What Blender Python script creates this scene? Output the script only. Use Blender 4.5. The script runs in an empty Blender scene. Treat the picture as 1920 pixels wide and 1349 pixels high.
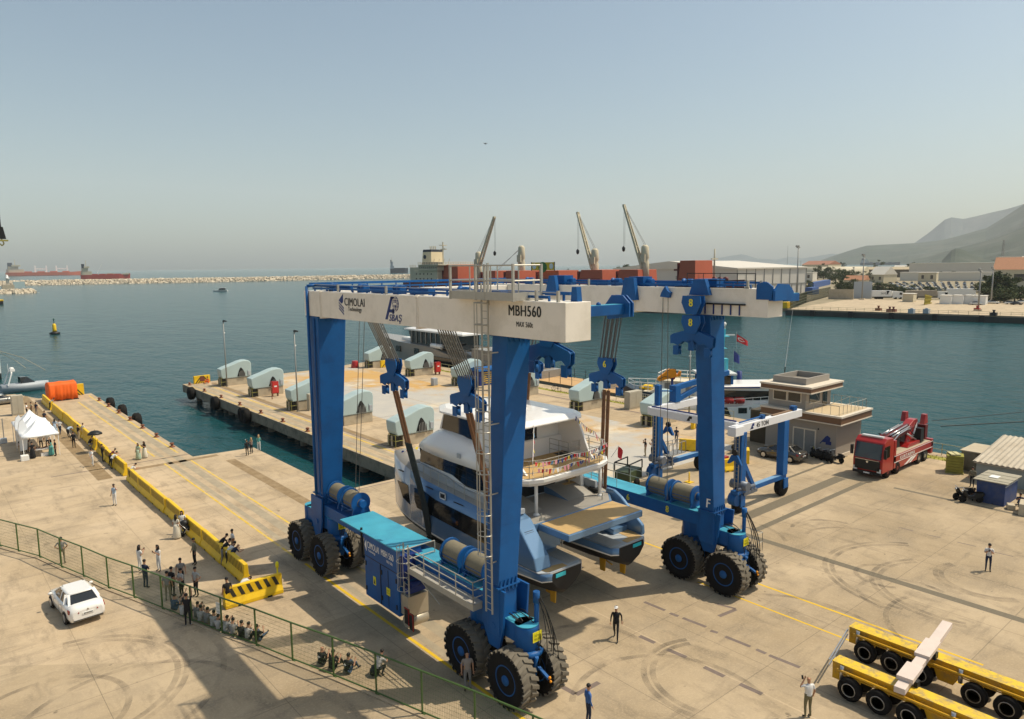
import bpy, bmesh, math, random
from mathutils import Vector, Matrix, noise as mnoise
R_ = math.radians
random.seed(7)
S = bpy.context.scene
COL = S.collection
# ---------------------------------------------------------------- camera
CW, CH, CF = 1920.0, 1349.0, 1356.0
CAMZ = 18.6
yaw, pit, rol = R_(-40.13), R_(7.43), R_(-0.615)
cf = Vector((-math.sin(yaw)*math.cos(pit), math.cos(yaw)*math.cos(pit), -math.sin(pit)))
cr0 = Vector((math.cos(yaw), math.sin(yaw), 0)); cu0 = cr0.cross(cf)
cr = cr0*math.cos(rol)+cu0*math.sin(rol); cu = -cr0*math.sin(rol)+cu0*math.cos(rol)
cam = bpy.data.cameras.new("camera"); cam.sensor_width = 36; cam.lens = CF/CW*36
cam.clip_start = .5; cam.clip_end = 40000
camo = bpy.data.objects.new("camera", cam); COL.objects.link(camo)
camo.matrix_world = Matrix(((cr.x, cu.x, -cf.x, 0), (cr.y, cu.y, -cf.y, 0), (cr.z, cu.z, -cf.z, CAMZ), (0, 0, 0, 1)))
S.camera = camo
def G(px, py, z=0.0):
    """where the sight line through a photo pixel meets the level z: used to survey the place"""
    d = cf*CF+cr*(px-CW/2)-cu*(py-CH/2); t = (z-CAMZ)/d.z
    return Vector((d.x*t, d.y*t, z))
# ---------------------------------------------------------------- light
SUN_EL, SUN_AZ = R_(57), R_(-30)
sdir = Vector((math.cos(SUN_EL)*math.cos(SUN_AZ), math.cos(SUN_EL)*math.sin(SUN_AZ), math.sin(SUN_EL)))
sl = bpy.data.lights.new("sun", 'SUN'); sl.energy = 4.7; sl.angle = R_(.5); sl.color = (1, .89, .70)
so = bpy.data.objects.new("sun", sl); COL.objects.link(so)
so.rotation_euler = sdir.to_track_quat('Z', 'Y').to_euler(); so.location = (60, -40, 90)
W = bpy.data.worlds.new("World"); S.world = W; W.use_nodes = True
wn = W.node_tree; bg = wn.nodes["Background"]
sky = wn.nodes.new("ShaderNodeTexSky"); sky.sky_type = 'NISHITA'; sky.sun_disc = False
sky.sun_elevation = SUN_EL; sky.sun_rotation = math.pi/2-SUN_AZ; sky.altitude = 0
sky.air_density = 1.0; sky.dust_density = 2.4; sky.ozone_density = .9
tint = wn.nodes.new("ShaderNodeMix"); tint.data_type = 'RGBA'; tint.blend_type = 'MULTIPLY'; tint.inputs[0].default_value = 1; tint.inputs[7].default_value = (.90, .935, .845, 1)   # warm white balance of the whole sky
wn.links.new(sky.outputs[0], tint.inputs[6]); wn.links.new(tint.outputs[2], bg.inputs[0]); bg.inputs[1].default_value = .145
S.view_settings.view_transform = 'Standard'; S.view_settings.look = 'None'
S.view_settings.exposure = 0; S.view_settings.gamma = 1; S.view_settings.use_curve_mapping = False
S.render.engine = 'CYCLES'; S.cycles.max_bounces = 6; S.cycles.volume_bounces = 2
S.cycles.transparent_max_bounces = 12
# ---------------------------------------------------------------- materials
MATS = {}
def mat(name, col, rough=.6, metal=0, var=.12, scale=3.0, bump=0, spec=.35, dirt=None, dscale=.6, damt=.5, coat=0, detail=5):
    """procedural paint / metal / stone: two scales of noise vary the colour and gloss"""
    if name in MATS: return MATS[name]
    m = bpy.data.materials.new(name); m.use_nodes = True; nt = m.node_tree; N = nt.nodes; L = nt.links
    b = N["Principled BSDF"]; b.inputs['Roughness'].default_value = rough; b.inputs['Metallic'].default_value = metal
    b.inputs['Specular IOR Level'].default_value = spec; b.inputs['Coat Weight'].default_value = coat
    tc = N.new("ShaderNodeTexCoord")
    nz = N.new("ShaderNodeTexNoise"); nz.inputs['Scale'].default_value = scale; nz.inputs['Detail'].default_value = detail
    L.new(tc.outputs['Object'], nz.inputs['Vector'])
    mx = N.new("ShaderNodeMix"); mx.data_type = 'RGBA'
    c = Vector(col)
    mx.inputs[6].default_value = (*(c*(1-var)), 1); mx.inputs[7].default_value = (*[min(1, k) for k in c*(1+var)], 1)
    L.new(nz.outputs[0], mx.inputs[0]); out = mx.outputs[2]
    if dirt:
        n2 = N.new("ShaderNodeTexNoise"); n2.inputs['Scale'].default_value = dscale; n2.inputs['Detail'].default_value = 8; n2.inputs['Roughness'].default_value = .7
        L.new(tc.outputs['Object'], n2.inputs['Vector'])
        rp = N.new("ShaderNodeValToRGB"); rp.color_ramp.elements[0].position = .46; rp.color_ramp.elements[1].position = .68
        rp.color_ramp.elements[1].color = (damt, damt, damt, 1); rp.color_ramp.elements[0].color = (0, 0, 0, 1)
        L.new(n2.outputs[0], rp.inputs[0])
        m2 = N.new("ShaderNodeMix"); m2.data_type = 'RGBA'; m2.inputs[7].default_value = (*dirt, 1)
        L.new(out, m2.inputs[6]); L.new(rp.outputs[0], m2.inputs[0]); out = m2.outputs[2]
    L.new(out, b.inputs['Base Color'])
    if bump:
        bp = N.new("ShaderNodeBump"); bp.inputs['Strength'].default_value = bump; bp.inputs['Distance'].default_value = .02
        L.new(nz.outputs[0], bp.inputs['Height']); L.new(bp.outputs[0], b.inputs['Normal'])
    MATS[name] = m; return m
BLUE = mat('gantry_blue', (.009, .095, .30), .45, var=.12, scale=1.3, dirt=(.012, .055, .17), damt=.6, spec=.22)
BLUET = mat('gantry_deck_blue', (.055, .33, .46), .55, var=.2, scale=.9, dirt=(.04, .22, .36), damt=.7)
BEAMW = mat('beam_white', (.80, .74, .65), .5, var=.05, scale=.8, dirt=(.5, .45, .36), dscale=.9, damt=.35)
RUBBER = mat('rubber', (.013, .012, .0115), .82, spec=.15, var=.25, scale=6, bump=.3)
DUSTYR = mat('dusty_tread', (.15, .13, .10), .9, var=.2, scale=5, bump=.3)
STEEL = mat('galvanised_steel', (.42, .40, .35), .5, .35, var=.12, scale=4)
GRATE = mat('platform_grating', (.42, .39, .35), .7, .1, var=.15, scale=8)
ROPE = mat('wire_rope', (.13, .125, .115), .55, .3, var=.2, scale=9)
DRUMR = mat('drum_rope', (.20, .175, .12), .7, .1, var=.2, scale=7)
SLING = mat('tan_sling', (.20, .095, .045), .8, var=.3, scale=2, dirt=(.08, .04, .025), damt=.7)
SLINGD = mat('dark_sling', (.025, .035, .035), .85, var=.3)
BLACK = mat('black_paint', (.012, .013, .014), .5, var=.2)
DKBLUE = mat('lettering_blue', (.012, .03, .16), .5, var=.05)
YEL = mat('safety_yellow', (.78, .50, .012), .5, var=.12, scale=1.6, dirt=(.45, .27, .02), damt=.5, dscale=1.3)
YELL = mat('sign_yellow', (.75, .66, .02), .5, var=.04)
WHITE = mat('white_paint', (.78, .77, .74), .4, var=.04, coat=.2)
GEL = mat('white_gelcoat', (.82, .80, .77), .22, var=.02, scale=.7, coat=.4)
GLASS = mat('dark_glass', (.008, .011, .014), .06, var=.2, spec=.8)
TEAK = mat('teak_deck', (.48, .32, .14), .65, var=.14, scale=5)
DECKG = mat('grey_deck', (.30, .28, .25), .55, var=.07, scale=2)
YBLUE = mat('yacht_blue', (.13, .24, .40), .22, .3, var=.05, scale=.7, coat=.5)
YSHEEN = mat('yacht_bow_sheen', (.60, .60, .60), .2, .25, var=.04, scale=.6, coat=.5)  # reflection at the bow painted in: paler copy of the one hull paint
BOOT = mat('antifouling_black', (.010, .010, .011), .6, var=.2)
RED = mat('red_paint', (.33, .014, .012), .35, var=.14, coat=.3)
REDD = mat('dark_red', (.13, .012, .012), .45, var=.25, scale=2)
CONC = mat('concrete', (.47, .40, .29), .85, var=.14, scale=.8, bump=.2, dirt=(.33, .27, .19), damt=.5, dscale=.5)
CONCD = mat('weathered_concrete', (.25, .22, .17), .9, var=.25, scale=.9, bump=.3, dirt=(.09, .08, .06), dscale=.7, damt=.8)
MINT = mat('pale_blue_panel', (.40, .50, .50), .45, var=.05, scale=.6)
GREYP = mat('grey_panel', (.38, .41, .44), .5, var=.06)
OLIVE = mat('olive_frame', (.30, .28, .08), .6, var=.2)
ORANGE = mat('orange_tarp', (.75, .12, .008), .65, var=.12, scale=1.2)
ORANGM = mat('orange_machine', (.72, .27, .008), .45, var=.15)
TENT = mat('white_canvas', (.80, .82, .84), .7, var=.03)
FGREEN = mat('fence_green', (.065, .12, .03), .5, var=.15)
ALU = mat('silver_metal', (.5, .5, .5), .3, .8, var=.06)
LAMPG = mat('lamp_post_grey', (.27, .27, .26), .5, .3, var=.08)
SKIN = mat('skin', (.42, .22, .13), .6, var=.08)
def glassy(name, col, alpha):
    m = mat(name, col, .1); return m
# ---------------------------------------------------------------- mesh helper
def rotm(rz=0, ry=0, rx=0): return Matrix.Rotation(rz, 3, 'Z') @ Matrix.Rotation(ry, 3, 'Y') @ Matrix.Rotation(rx, 3, 'X')
WM = {}                       # world matrix of every empty / part we create
class MB:
    def __init__(s, mi=0): s.v = []; s.f = []; s.m = []; s.sm = []; s.mi = mi
    def _a(s, vs, fs, mi=None, sm=False):
        b = len(s.v); s.v += [Vector(v) for v in vs]
        for f in fs: s.f.append([b+i for i in f]); s.m.append(s.mi if mi is None else mi); s.sm.append(sm)
        return s
    def bx(s, x0, x1, y0, y1, z0, z1, mi=None):
        return s._a([(x0, y0, z0), (x1, y0, z0), (x1, y1, z0), (x0, y1, z0), (x0, y0, z1), (x1, y0, z1), (x1, y1, z1), (x0, y1, z1)],
                    [(3, 2, 1, 0), (4, 5, 6, 7), (0, 1, 5, 4), (1, 2, 6, 5), (2, 3, 7, 6), (3, 0, 4, 7)], mi)
    def box(s, c, d, rz=0, ry=0, rx=0, mi=None):
        M = rotm(rz, ry, rx); c = Vector(c); h = [k/2 for k in d]; k = len(s.v)
        s.bx(-h[0], h[0], -h[1], h[1], -h[2], h[2], mi)
        for i in range(k, len(s.v)): s.v[i] = M @ s.v[i]+c
        return s
    def hexa(s, b, t, mi=None):          # two quads, bottom and top
        return s._a(list(b)+list(t), [(3, 2, 1, 0), (4, 5, 6, 7), (0, 1, 5, 4), (1, 2, 6, 5), (2, 3, 7, 6), (3, 0, 4, 7)], mi)
    def prism(s, poly, ax, a, b, mi=None):
        def p(u, v, w): return {'x': (w, u, v), 'y': (u, w, v), 'z': (u, v, w)}[ax]
        n = len(poly); vs = [p(u, v, a) for u, v in poly]+[p(u, v, b) for u, v in poly]
        return s._a(vs, [tuple(range(n))[::-1], tuple(range(n, 2*n))]+[(i, (i+1) % n, n+(i+1) % n, n+i) for i in range(n)], mi)
    def tube(s, p, q, r, n=6, mi=None, r2=None, cap=True):
        p = Vector(p); q = Vector(q); d = q-p
        if d.length < 1e-6: return s
        M = d.to_track_quat('Z', 'Y').to_matrix(); r2 = r if r2 is None else r2
        vs = [p+M @ Vector((r*math.cos(2*math.pi*i/n), r*math.sin(2*math.pi*i/n), 0)) for i in range(n)]
        vs += [q+M @ Vector((r2*math.cos(2*math.pi*i/n), r2*math.sin(2*math.pi*i/n), 0)) for i in range(n)]
        s._a(vs, [(i, (i+1) % n, n+(i+1) % n, n+i) for i in range(n)], mi, n > 6)
        if cap:
            b = len(s.v)-2*n; s.f += [[b+i for i in range(n)][::-1], [b+n+i for i in range(n)]]; k = s.mi if mi is None else mi; s.m += [k, k]; s.sm += [False, False]
        return s
    def path(s, ps, r, n=5, mi=None):
        for a, b in zip(ps, ps[1:]): s.tube(a, b, r, n, mi)
        return s
    def beam(s, p, q, w, h, mi=None):    # rectangular bar from p to q
        p = Vector(p); q = Vector(q); d = (q-p); L = d.length; d.normalize()
        up = Vector((0, 0, 1)) if abs(d.z) < .95 else Vector((0, 1, 0))
        x = d.cross(up).normalized(); u = x.cross(d)
        c = [x*w/2*a+u*h/2*b for a, b in ((-1, -1), (1, -1), (1, 1), (-1, 1))]
        return s._a([p+k for k in c]+[q+k for k in c], [(3, 2, 1, 0), (4, 5, 6, 7), (0, 1, 5, 4), (1, 2, 6, 5), (2, 3, 7, 6), (3, 0, 4, 7)][:], mi)
    def lathe(s, prof, c=(0, 0, 0), ax='z', n=16, mi=None, mis=None):
        c = Vector(c); vs = []
        for r, h in prof:
            for i in range(n):
                a = 2*math.pi*i/n; u, v = r*math.cos(a), r*math.sin(a)
                vs.append(c+Vector({'z': (u, v, h), 'x': (h, u, v), 'y': (v, h, u)}[ax]))
        b = len(s.v); s.v += vs
        for j in range(len(prof)-1):
            for i in range(n):
                s.f.append([b+j*n+i, b+j*n+(i+1) % n, b+(j+1)*n+(i+1) % n, b+(j+1)*n+i]); s.m.append(mis[j] if mis else (s.mi if mi is None else mi)); s.sm.append(True)
        s.f.append([b+i for i in range(n)][::-1]); s.f.append([b+(len(prof)-1)*n+i for i in range(n)])
        k = s.mi if mi is None else mi
        s.m += [mis[0] if mis else k, mis[-1] if mis else k]; s.sm += [False, False]; return s
    def loft(s, rings, mi=None, cap=True, sm=True, closed=True, mis=None):
        n = len(rings[0]); b = len(s.v)
        for r in rings: s.v += [Vector(p) for p in r]
        k = s.mi if mi is None else mi
        for j in range(len(rings)-1):
            for i in range(n if closed else n-1):
                s.f.append([b+j*n+i, b+j*n+(i+1) % n, b+(j+1)*n+(i+1) % n, b+(j+1)*n+i]); s.m.append(mis[i] if mis else k); s.sm.append(sm)
        if cap and closed:
            s.f.append([b+i for i in range(n)][::-1]); s.f.append([b+(len(rings)-1)*n+i for i in range(n)]); s.m += [k, k]; s.sm += [False, False]
        return s
    def ell(s, c, r, n=8, m=6, mi=None):
        c = Vector(c); r = Vector((r, r, r)) if isinstance(r, (int, float)) else Vector(r)
        vs = []
        for j in range(1, m):
            t = math.pi*j/m
            for i in range(n): a = 2*math.pi*i/n; vs.append(c+Vector((r.x*math.sin(t)*math.cos(a), r.y*math.sin(t)*math.sin(a), r.z*math.cos(t))))
        vs += [c+Vector((0, 0, r.z)), c-Vector((0, 0, r.z))]; T = (m-1)*n
        fs = [(j*n+i, (j+1)*n+i, (j+1)*n+(i+1) % n, j*n+(i+1) % n) for j in range(m-2) for i in range(n)]
        fs += [(T, i, (i+1) % n) for i in range(n)]+[(T+1, (m-2)*n+(i+1) % n, (m-2)*n+i) for i in range(n)]
        return s._a(vs, fs, mi, True)
    def quad(s, *p, mi=None): return s._a(p, [tuple(range(len(p)))], mi)
    def rail(s, pts, h=1.1, r=.025, step=1.2, mids=1, mi=None, up=None):   # guard rail with posts along a polyline
        pts = [Vector(p) for p in pts]
        for a, b in zip(pts, pts[1:]):
            for k in range(mids+1): z = Vector((0, 0, h*(k+1)/(mids+1))); s.tube(a+z, b+z, r, 5, mi)
            n = max(1, round((b-a).length/step))
            for i in range(n+1): q = a.lerp(b, i/n); s.tube(q, q+Vector((0, 0, h)), r, 5, mi)
        return s
    def build(s, name, mats, parent=None, world=False, bevel=0, loc=None, rz=0, flip=True):
        me = bpy.data.meshes.new(name); vs = s.v
        if parent is not None and world: I = WM[parent].inverted(); vs = [I @ v for v in vs]
        me.from_pydata([tuple(v) for v in vs], [], s.f)
        for m in (mats if isinstance(mats, (list, tuple)) else [mats]): me.materials.append(m)
        for p, k, sm in zip(me.polygons, s.m, s.sm): p.material_index = k; p.use_smooth = sm
        if flip:
            bm = bmesh.new(); bm.from_mesh(me); bmesh.ops.recalc_face_normals(bm, faces=bm.faces); bm.to_mesh(me); bm.free()
        o = bpy.data.objects.new(name, me); COL.objects.link(o)
        WM[o] = Matrix.Identity(4)
        if loc is not None: o.location = loc; o.rotation_euler.z = rz; WM[o] = Matrix.Translation(loc) @ Matrix.Rotation(rz, 4, 'Z')
        if parent is not None: o.parent = parent; WM[o] = WM[parent] @ WM[o]
        if bevel: bv = o.modifiers.new('bevel', 'BEVEL'); bv.width = bevel; bv.segments = 2; bv.limit_method = 'ANGLE'; bv.angle_limit = R_(40)
        return o
def tag(o, label=None, cat=None, group=None, kind=None):
    if label: o['label'] = label
    if cat: o['category'] = cat
    if group: o['group'] = group
    if kind: o['kind'] = kind
    return o
def empty(name, loc=(0, 0, 0), rz=0, label=None, cat=None, group=None):
    o = bpy.data.objects.new(name, None); COL.objects.link(o); o.location = loc; o.rotation_euler.z = rz; o.empty_display_size = .3
    WM[o] = Matrix.Translation(Vector(loc)) @ Matrix.Rotation(rz, 4, 'Z'); return tag(o, label, cat, group)
def dup(root, loc, rz=0, label=None, group=None, sc=None):
    def cp(o, par):
        c = o.copy(); COL.objects.link(c)
        if par: c.parent = par
        for ch in o.children: cp(ch, c)
        return c
    r = cp(root, None); r.location = loc; r.rotation_euler.z = rz
    if sc: r.scale = sc if hasattr(sc, '__len__') else (sc, sc, sc)
    if label: r['label'] = label
    if group: r['group'] = group
    return r
def text(body, o, right, up, w, h, m, parent, name='lettering', bold=0, world=True, shear=0, depth=.012):
    """raised lettering fitted into a w x h field whose lower left corner is o"""
    cu_ = bpy.data.curves.new(name, 'FONT'); cu_.body = body; cu_.size = 1; cu_.shear = shear; cu_.resolution_u = 3; cu_.space_character = 1.08
    to = bpy.data.objects.new(name, cu_); COL.objects.link(to)
    dg = bpy.context.evaluated_depsgraph_get(); me = bpy.data.meshes.new_from_object(to.evaluated_get(dg))
    vs = [v.co.copy() for v in me.vertices]; fs = [list(p.vertices) for p in me.polygons]
    bpy.data.objects.remove(to); bpy.data.curves.remove(cu_); bpy.data.meshes.remove(me)
    if not vs: return None
    x0, x1 = min(v.x for v in vs), max(v.x for v in vs); y0, y1 = min(v.y for v in vs), max(v.y for v in vs)
    right = Vector(right).normalized(); up = Vector(up).normalized(); nn = right.cross(up); o = Vector(o)
    b = MB(); nb = 3 if bold else 1; st = (y1-y0)*.045*(bold/.014 if bold < .014 else 1); wx = x1-x0+st*(nb-1)      # stroke weight from shifted copies, each 1 mm prouder
    for k in range(nb): b._a([o+right*((v.x-x0+st*k)/wx*w)+up*((v.y-y0)/(y1-y0)*h)+nn*(depth+.001*k) for v in vs], fs)
    return b.build(name, m, parent, world=world, flip=False)
def plate(poly, o, right, up, m, parent, name, depth=.012, world=True, mb=None):
    """thin flat shape laid on a surface: 2D polygon in (right, up) axes"""
    right = Vector(right).normalized(); up = Vector(up).normalized(); nn = right.cross(up); o = Vector(o)
    b = mb or MB(); n = len(poly)
    vs = [o+right*x+up*y+nn*depth for x, y in poly]+[o+right*x+up*y+nn*.001 for x, y in poly]
    b._a(vs, [tuple(range(n))]+[(i, n+i, n+(i+1) % n, (i+1) % n) for i in range(n)])
    return b if mb else b.build(name, m, parent, world=world, flip=False)
def arc(cx, cy, r0, r1, a0, a1, n=12):
    o = [(cx+r1*math.cos(a0+(a1-a0)*i/n), cy+r1*math.sin(a0+(a1-a0)*i/n)) for i in range(n+1)]
    return o+[(cx+r0*math.cos(a1-(a1-a0)*i/n), cy+r0*math.sin(a1-(a1-a0)*i/n)) for i in range(n+1)]
def struct(o): o['kind'] = 'structure'; return o
# ================================================================ SETTING
def ground_mat(name, c1, c2, slab=6.0, joint=.35, stain=(.26, .21, .15), sx=0, sy=0):
    m = bpy.data.materials.new(name); m.use_nodes = True; nt = m.node_tree; N = nt.nodes; L = nt.links
    b = N["Principled BSDF"]; b.inputs['Roughness'].default_value = .88; b.inputs['Specular IOR Level'].default_value = .125
    tc = N.new("ShaderNodeTexCoord")
    def noise(sc, det=6, ro=.6, vec=None):
        n = N.new("ShaderNodeTexNoise"); n.inputs['Scale'].default_value = sc; n.inputs['Detail'].default_value = det; n.inputs['Roughness'].default_value = ro
        L.new(vec or tc.outputs['Object'], n.inputs['Vector']); return n.outputs[0]
    def mapping(s):
        k = N.new("ShaderNodeMapping"); k.inputs['Scale'].default_value = s; L.new(tc.outputs['Object'], k.inputs[0]); return k.outputs[0]
    def mix(a, b_, f):
        k = N.new("ShaderNodeMix"); k.data_type = 'RGBA'
        for i, v in ((6, a), (7, b_)):
            if isinstance(v, tuple): k.inputs[i].default_value = (*v, 1)
            else: L.new(v, k.inputs[i])
        L.new(f, k.inputs[0]); return k.outputs[2]
    def ramp(x, a, b_, hi=1.0):
        k = N.new("ShaderNodeMapRange"); k.inputs[1].default_value = a; k.inputs[2].default_value = b_; k.inputs[4].default_value = hi; L.new(x, k.inputs[0]); return k.outputs[0]
    col = mix(c1, c2, ramp(noise(.11, 8, .62), .36, .64))
    col = mix(col, stain, ramp(noise(.33, 9, .68), .47, .78, .8))
    col = mix(col, tuple(k*.62 for k in stain), ramp(noise(.9, 6, .7, mapping((1, .28, 1))), .52, .74, .7))      # scuffs dragged along the traffic
    col = mix(col, tuple(k*.7 for k in stain), ramp(noise(1.1, 6, .7, mapping((.22, 1, 1))), .53, .76, .7))
    col = mix(col, tuple(k*.35 for k in stain), ramp(noise(1.9, 3, .5), .70, .76, .7))                               # oil spots
    col = mix(col, tuple(min(1, k*1.12) for k in c1), ramp(noise(9, 4), .5, .75, .5))
    sp = N.new("ShaderNodeSeparateXYZ"); L.new(tc.outputs['Object'], sp.inputs[0])
    for i, off in ((0, sx), (1, sy)):
        a = N.new("ShaderNodeMath"); a.operation = 'ADD'; a.inputs[1].default_value = off; L.new(sp.outputs[i], a.inputs[0])
        d = N.new("ShaderNodeMath"); d.operation = 'DIVIDE'; d.inputs[1].default_value = slab; L.new(a.outputs[0], d.inputs[0])
        f = N.new("ShaderNodeMath"); f.operation = 'FRACT'; L.new(d.outputs[0], f.inputs[0])
        g = N.new("ShaderNodeMath"); g.operation = 'LESS_THAN'; g.inputs[1].default_value = .035/slab; L.new(f.outputs[0], g.inputs[0])
        h = N.new("ShaderNodeMath"); h.operation = 'MULTIPLY'; h.inputs[1].default_value = joint; L.new(g.outputs[0], h.inputs[0])
        col = mix(col, tuple(k*.5 for k in stain), h.outputs[0])
    L.new(col, b.inputs['Base Color'])
    bp = N.new("ShaderNodeBump"); bp.inputs['Strength'].default_value = .25; bp.inputs['Distance'].default_value = .02
    L.new(noise(14, 5), bp.inputs['Height']); L.new(bp.outputs[0], b.inputs['Normal'])
    return m
APRON = ground_mat('apron_concrete', (.52, .405, .275), (.40, .305, .195), sx=.8, sy=1.5)
LAND = ground_mat('dusty_land', (.36, .30, .21), (.24, .21, .14), slab=400, stain=(.2, .17, .11))
FARQ = ground_mat('far_quay_paving', (.52, .42, .29), (.46, .37, .26), slab=12)
YARD = ground_mat('yard_concrete', (.46, .36, .24), (.30, .23, .145), joint=.55, sx=.8, sy=1.5)
SEA_Z = -2.4
# ---- sea
def sea_mat():
    m = bpy.data.materials.new('sea_water'); m.use_nodes = True; nt = m.node_tree; N = nt.nodes; L = nt.links
    b = N["Principled BSDF"]; b.inputs['Roughness'].default_value = .14; b.inputs['IOR'].default_value = 1.25; b.inputs['Specular IOR Level'].default_value = .12
    tc = N.new("ShaderNodeTexCoord")
    def noise(sc, st, det=3, rz=0):
        k = N.new("ShaderNodeMapping"); k.inputs['Scale'].default_value = st; k.inputs['Rotation'].default_value = (0, 0, rz); L.new(tc.outputs['Object'], k.inputs[0])
        n = N.new("ShaderNodeTexNoise"); n.inputs['Scale'].default_value = sc; n.inputs['Detail'].default_value = det; L.new(k.outputs[0], n.inputs[0]); return n.outputs[0]
    big = noise(.006, (1, .35, 1), 5, .8)
    mx = N.new("ShaderNodeMix"); mx.data_type = 'RGBA'; mx.inputs[6].default_value = (.006, .045, .054, 1); mx.inputs[7].default_value = (.012, .070, .078, 1)
    L.new(big, mx.inputs[0]); L.new(mx.outputs[2], b.inputs['Base Color'])
    h = None
    for sc, st, w, rz in ((.9, (1, .42, 1), .5, .75), (.32, (1, .5, 1), 1.0, .6), (.11, (1, .5, 1), 1.3, .9), (2.6, (1, .6, 1), .18, .4)):
        k = N.new("ShaderNodeMath"); k.operation = 'MULTIPLY'; k.inputs[1].default_value = w; L.new(noise(sc, st, 4, rz), k.inputs[0])
        if h is None: h = k.outputs[0]
        else:
            a = N.new("ShaderNodeMath"); a.operation = 'ADD'; L.new(h, a.inputs[0]); L.new(k.outputs[0], a.inputs[1]); h = a.outputs[0]
    bp = N.new("ShaderNodeBump"); bp.inputs['Strength'].default_value = .75; bp.inputs['Distance'].default_value = .55; L.new(h, bp.inputs['Height']); L.new(bp.outputs[0], b.inputs['Normal'])
    return m
s = MB(); rr = [0, 60, 160, 400, 1000, 2500, 6000, 13500]; n = 32
for j in range(len(rr)-1):
    for i in range(n):
        a, c = 2*math.pi*i/n, 2*math.pi*(i+1)/n
        s._a([(rr[j]*math.cos(a), rr[j]*math.sin(a), SEA_Z), (rr[j+1]*math.cos(a), rr[j+1]*math.sin(a), SEA_Z), (rr[j+1]*math.cos(c), rr[j+1]*math.sin(c), SEA_Z), (rr[j]*math.cos(c), rr[j]*math.sin(c), SEA_Z)][(1 if j == 0 else 0):], [(0, 1, 2) if j == 0 else (0, 1, 2, 3)])
struct(s.build('sea', sea_mat()))
# ---- quay and pier slabs: one outline, a sheet with a 1.2 m fascia
QE = 76.0
out = [(-220, -70), (110, -70), (110, -20), (QE, -20), (QE, 128), (66, 126), (58, 123.4), (33.85, 123.2), (33.85, 54.2), (26.85, 54.2), (26.85, 73.9), (20.9, 74.4), (20.9, 117.6), (20.9, 124), (14.2, 124.4), (12, 131.5), (-60, 141), (-220, 150)]
s = MB(); s.prism(out, 'z', -1.2, 0); struct(s.build('quay_ground', [APRON]))
s = MB(); s.quad((27.2, -20, .002), (72, -20, .002), (72, 38, .002), (44, 53.4, .002), (27.2, 53.4, .002)); s.quad((-10, -20, .002), (27.1, -20, .002), (27.1, 34, .002), (10, 34, .002), (-10, 50, .002)); struct(s.build('yard_slab', YARD, flip=False))
o = s
# darker fascia strip hung on the slab edges (proud by 3 mm)
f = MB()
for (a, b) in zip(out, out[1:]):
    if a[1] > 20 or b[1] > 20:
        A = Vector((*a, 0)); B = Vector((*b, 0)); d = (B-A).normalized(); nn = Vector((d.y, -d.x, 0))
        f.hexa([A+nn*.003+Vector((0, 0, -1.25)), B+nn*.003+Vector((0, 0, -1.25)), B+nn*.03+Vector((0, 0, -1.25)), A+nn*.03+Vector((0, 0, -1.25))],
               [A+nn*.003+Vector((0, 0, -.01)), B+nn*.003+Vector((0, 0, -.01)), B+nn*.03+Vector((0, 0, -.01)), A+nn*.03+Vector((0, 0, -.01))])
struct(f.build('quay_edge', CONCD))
# solid walls under the apron (pier stands on piles)
w = MB(); w.bx(-60, 26.6, 20, 53.9, -5, -1.21); w.bx(26.6, 75.7, -60, 53.9, -5, -1.21)
w.bx(-60, 20.5, 54, 117, -5, -1.21); w.bx(21, 26.5, 54, 73.5, -5, -1.21)
struct(w.build('quay_wall', CONCD))
pm = MB(); pm.lathe([(.45, -5), (.45, -1.25)], n=10); p0 = pm.build('pier_pile', CONCD, loc=(35.2, 119.5, 0))
tag(p0, 'round concrete pile under the front edge of the long pier', 'pile', 'piles carrying the long pier')
k = 0
for i in range(13):
    for x in (35.2, 39.5):
        if i == 0 and x < 36: continue
        dup(p0, (x+(.5 if i % 3 == 1 else 0), 119.5-i*4.9, 0))
# ---- markings and strips, thin sheets on the concrete
LINE = mat('worn_yellow_line', (.62, .42, .05), .8, var=.3, scale=1.5, dirt=(.50, .41, .27), dscale=1.1, damt=.85)
LINEK = mat('fresh_yellow_line', (.66, .42, .02), .8, var=.15)
DRAIN = mat('drain_cover', (.24, .165, .085), .8, var=.25, scale=1.6, dirt=(.36, .27, .16), dscale=.8, damt=.6)
GRATM = mat('drain_grating', (.15, .125, .085), .8, var=.3, scale=7)
DARKM = mat('dark_marking', (.17, .13, .11), .85, var=.25, scale=3)
BANDM = mat('wheel_worn_band', (.31, .26, .185), .9, var=.2, scale=1.2, dirt=(.44, .36, .245), dscale=.7, damt=.8)
def sheet(name, m, rects, z=.004):
    s = MB()
    for r in rects:
        if len(r) == 4 and not hasattr(r[0], '__len__'): x0, x1, y0, y1 = r; s.quad((x0, y0, z), (x1, y0, z), (x1, y1, z), (x0, y1, z))
        else: s.quad(*[(p[0], p[1], z) for p in r])
    return struct(s.build(name, m, flip=False))
sheet('wheel_track', BANDM, [(18.35, 18.75, 76.2, 117), (18.35, 18.75, 26, 75.8), (19.3, 20.0, 76.2, 117), (19.3, 20.0, 26, 75.8), (34.5, 34.9, 56, 121), (35.6, 36.2, 56, 121)])
sheet('yellow_line', LINE, [(17.95, 18.12, 77, 117), (20.15, 20.32, 77, 122), (17.95, 18.12, 43, 73.5), (20.25, 20.42, 37, 73), (36.6, 36.8, 56, 119), (34.12, 34.24, 60, 119)], .006)
sheet('yellow_line', LINEK, [(18.0, 18.18, 8, 42), (36.7, 36.85, 10, 31), (34.3, 34.42, 10, 24)], .006)
drs = [(22.85, 23.75, 52, 70.6), (12.0, 13.2, 71.5, 128)]
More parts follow.
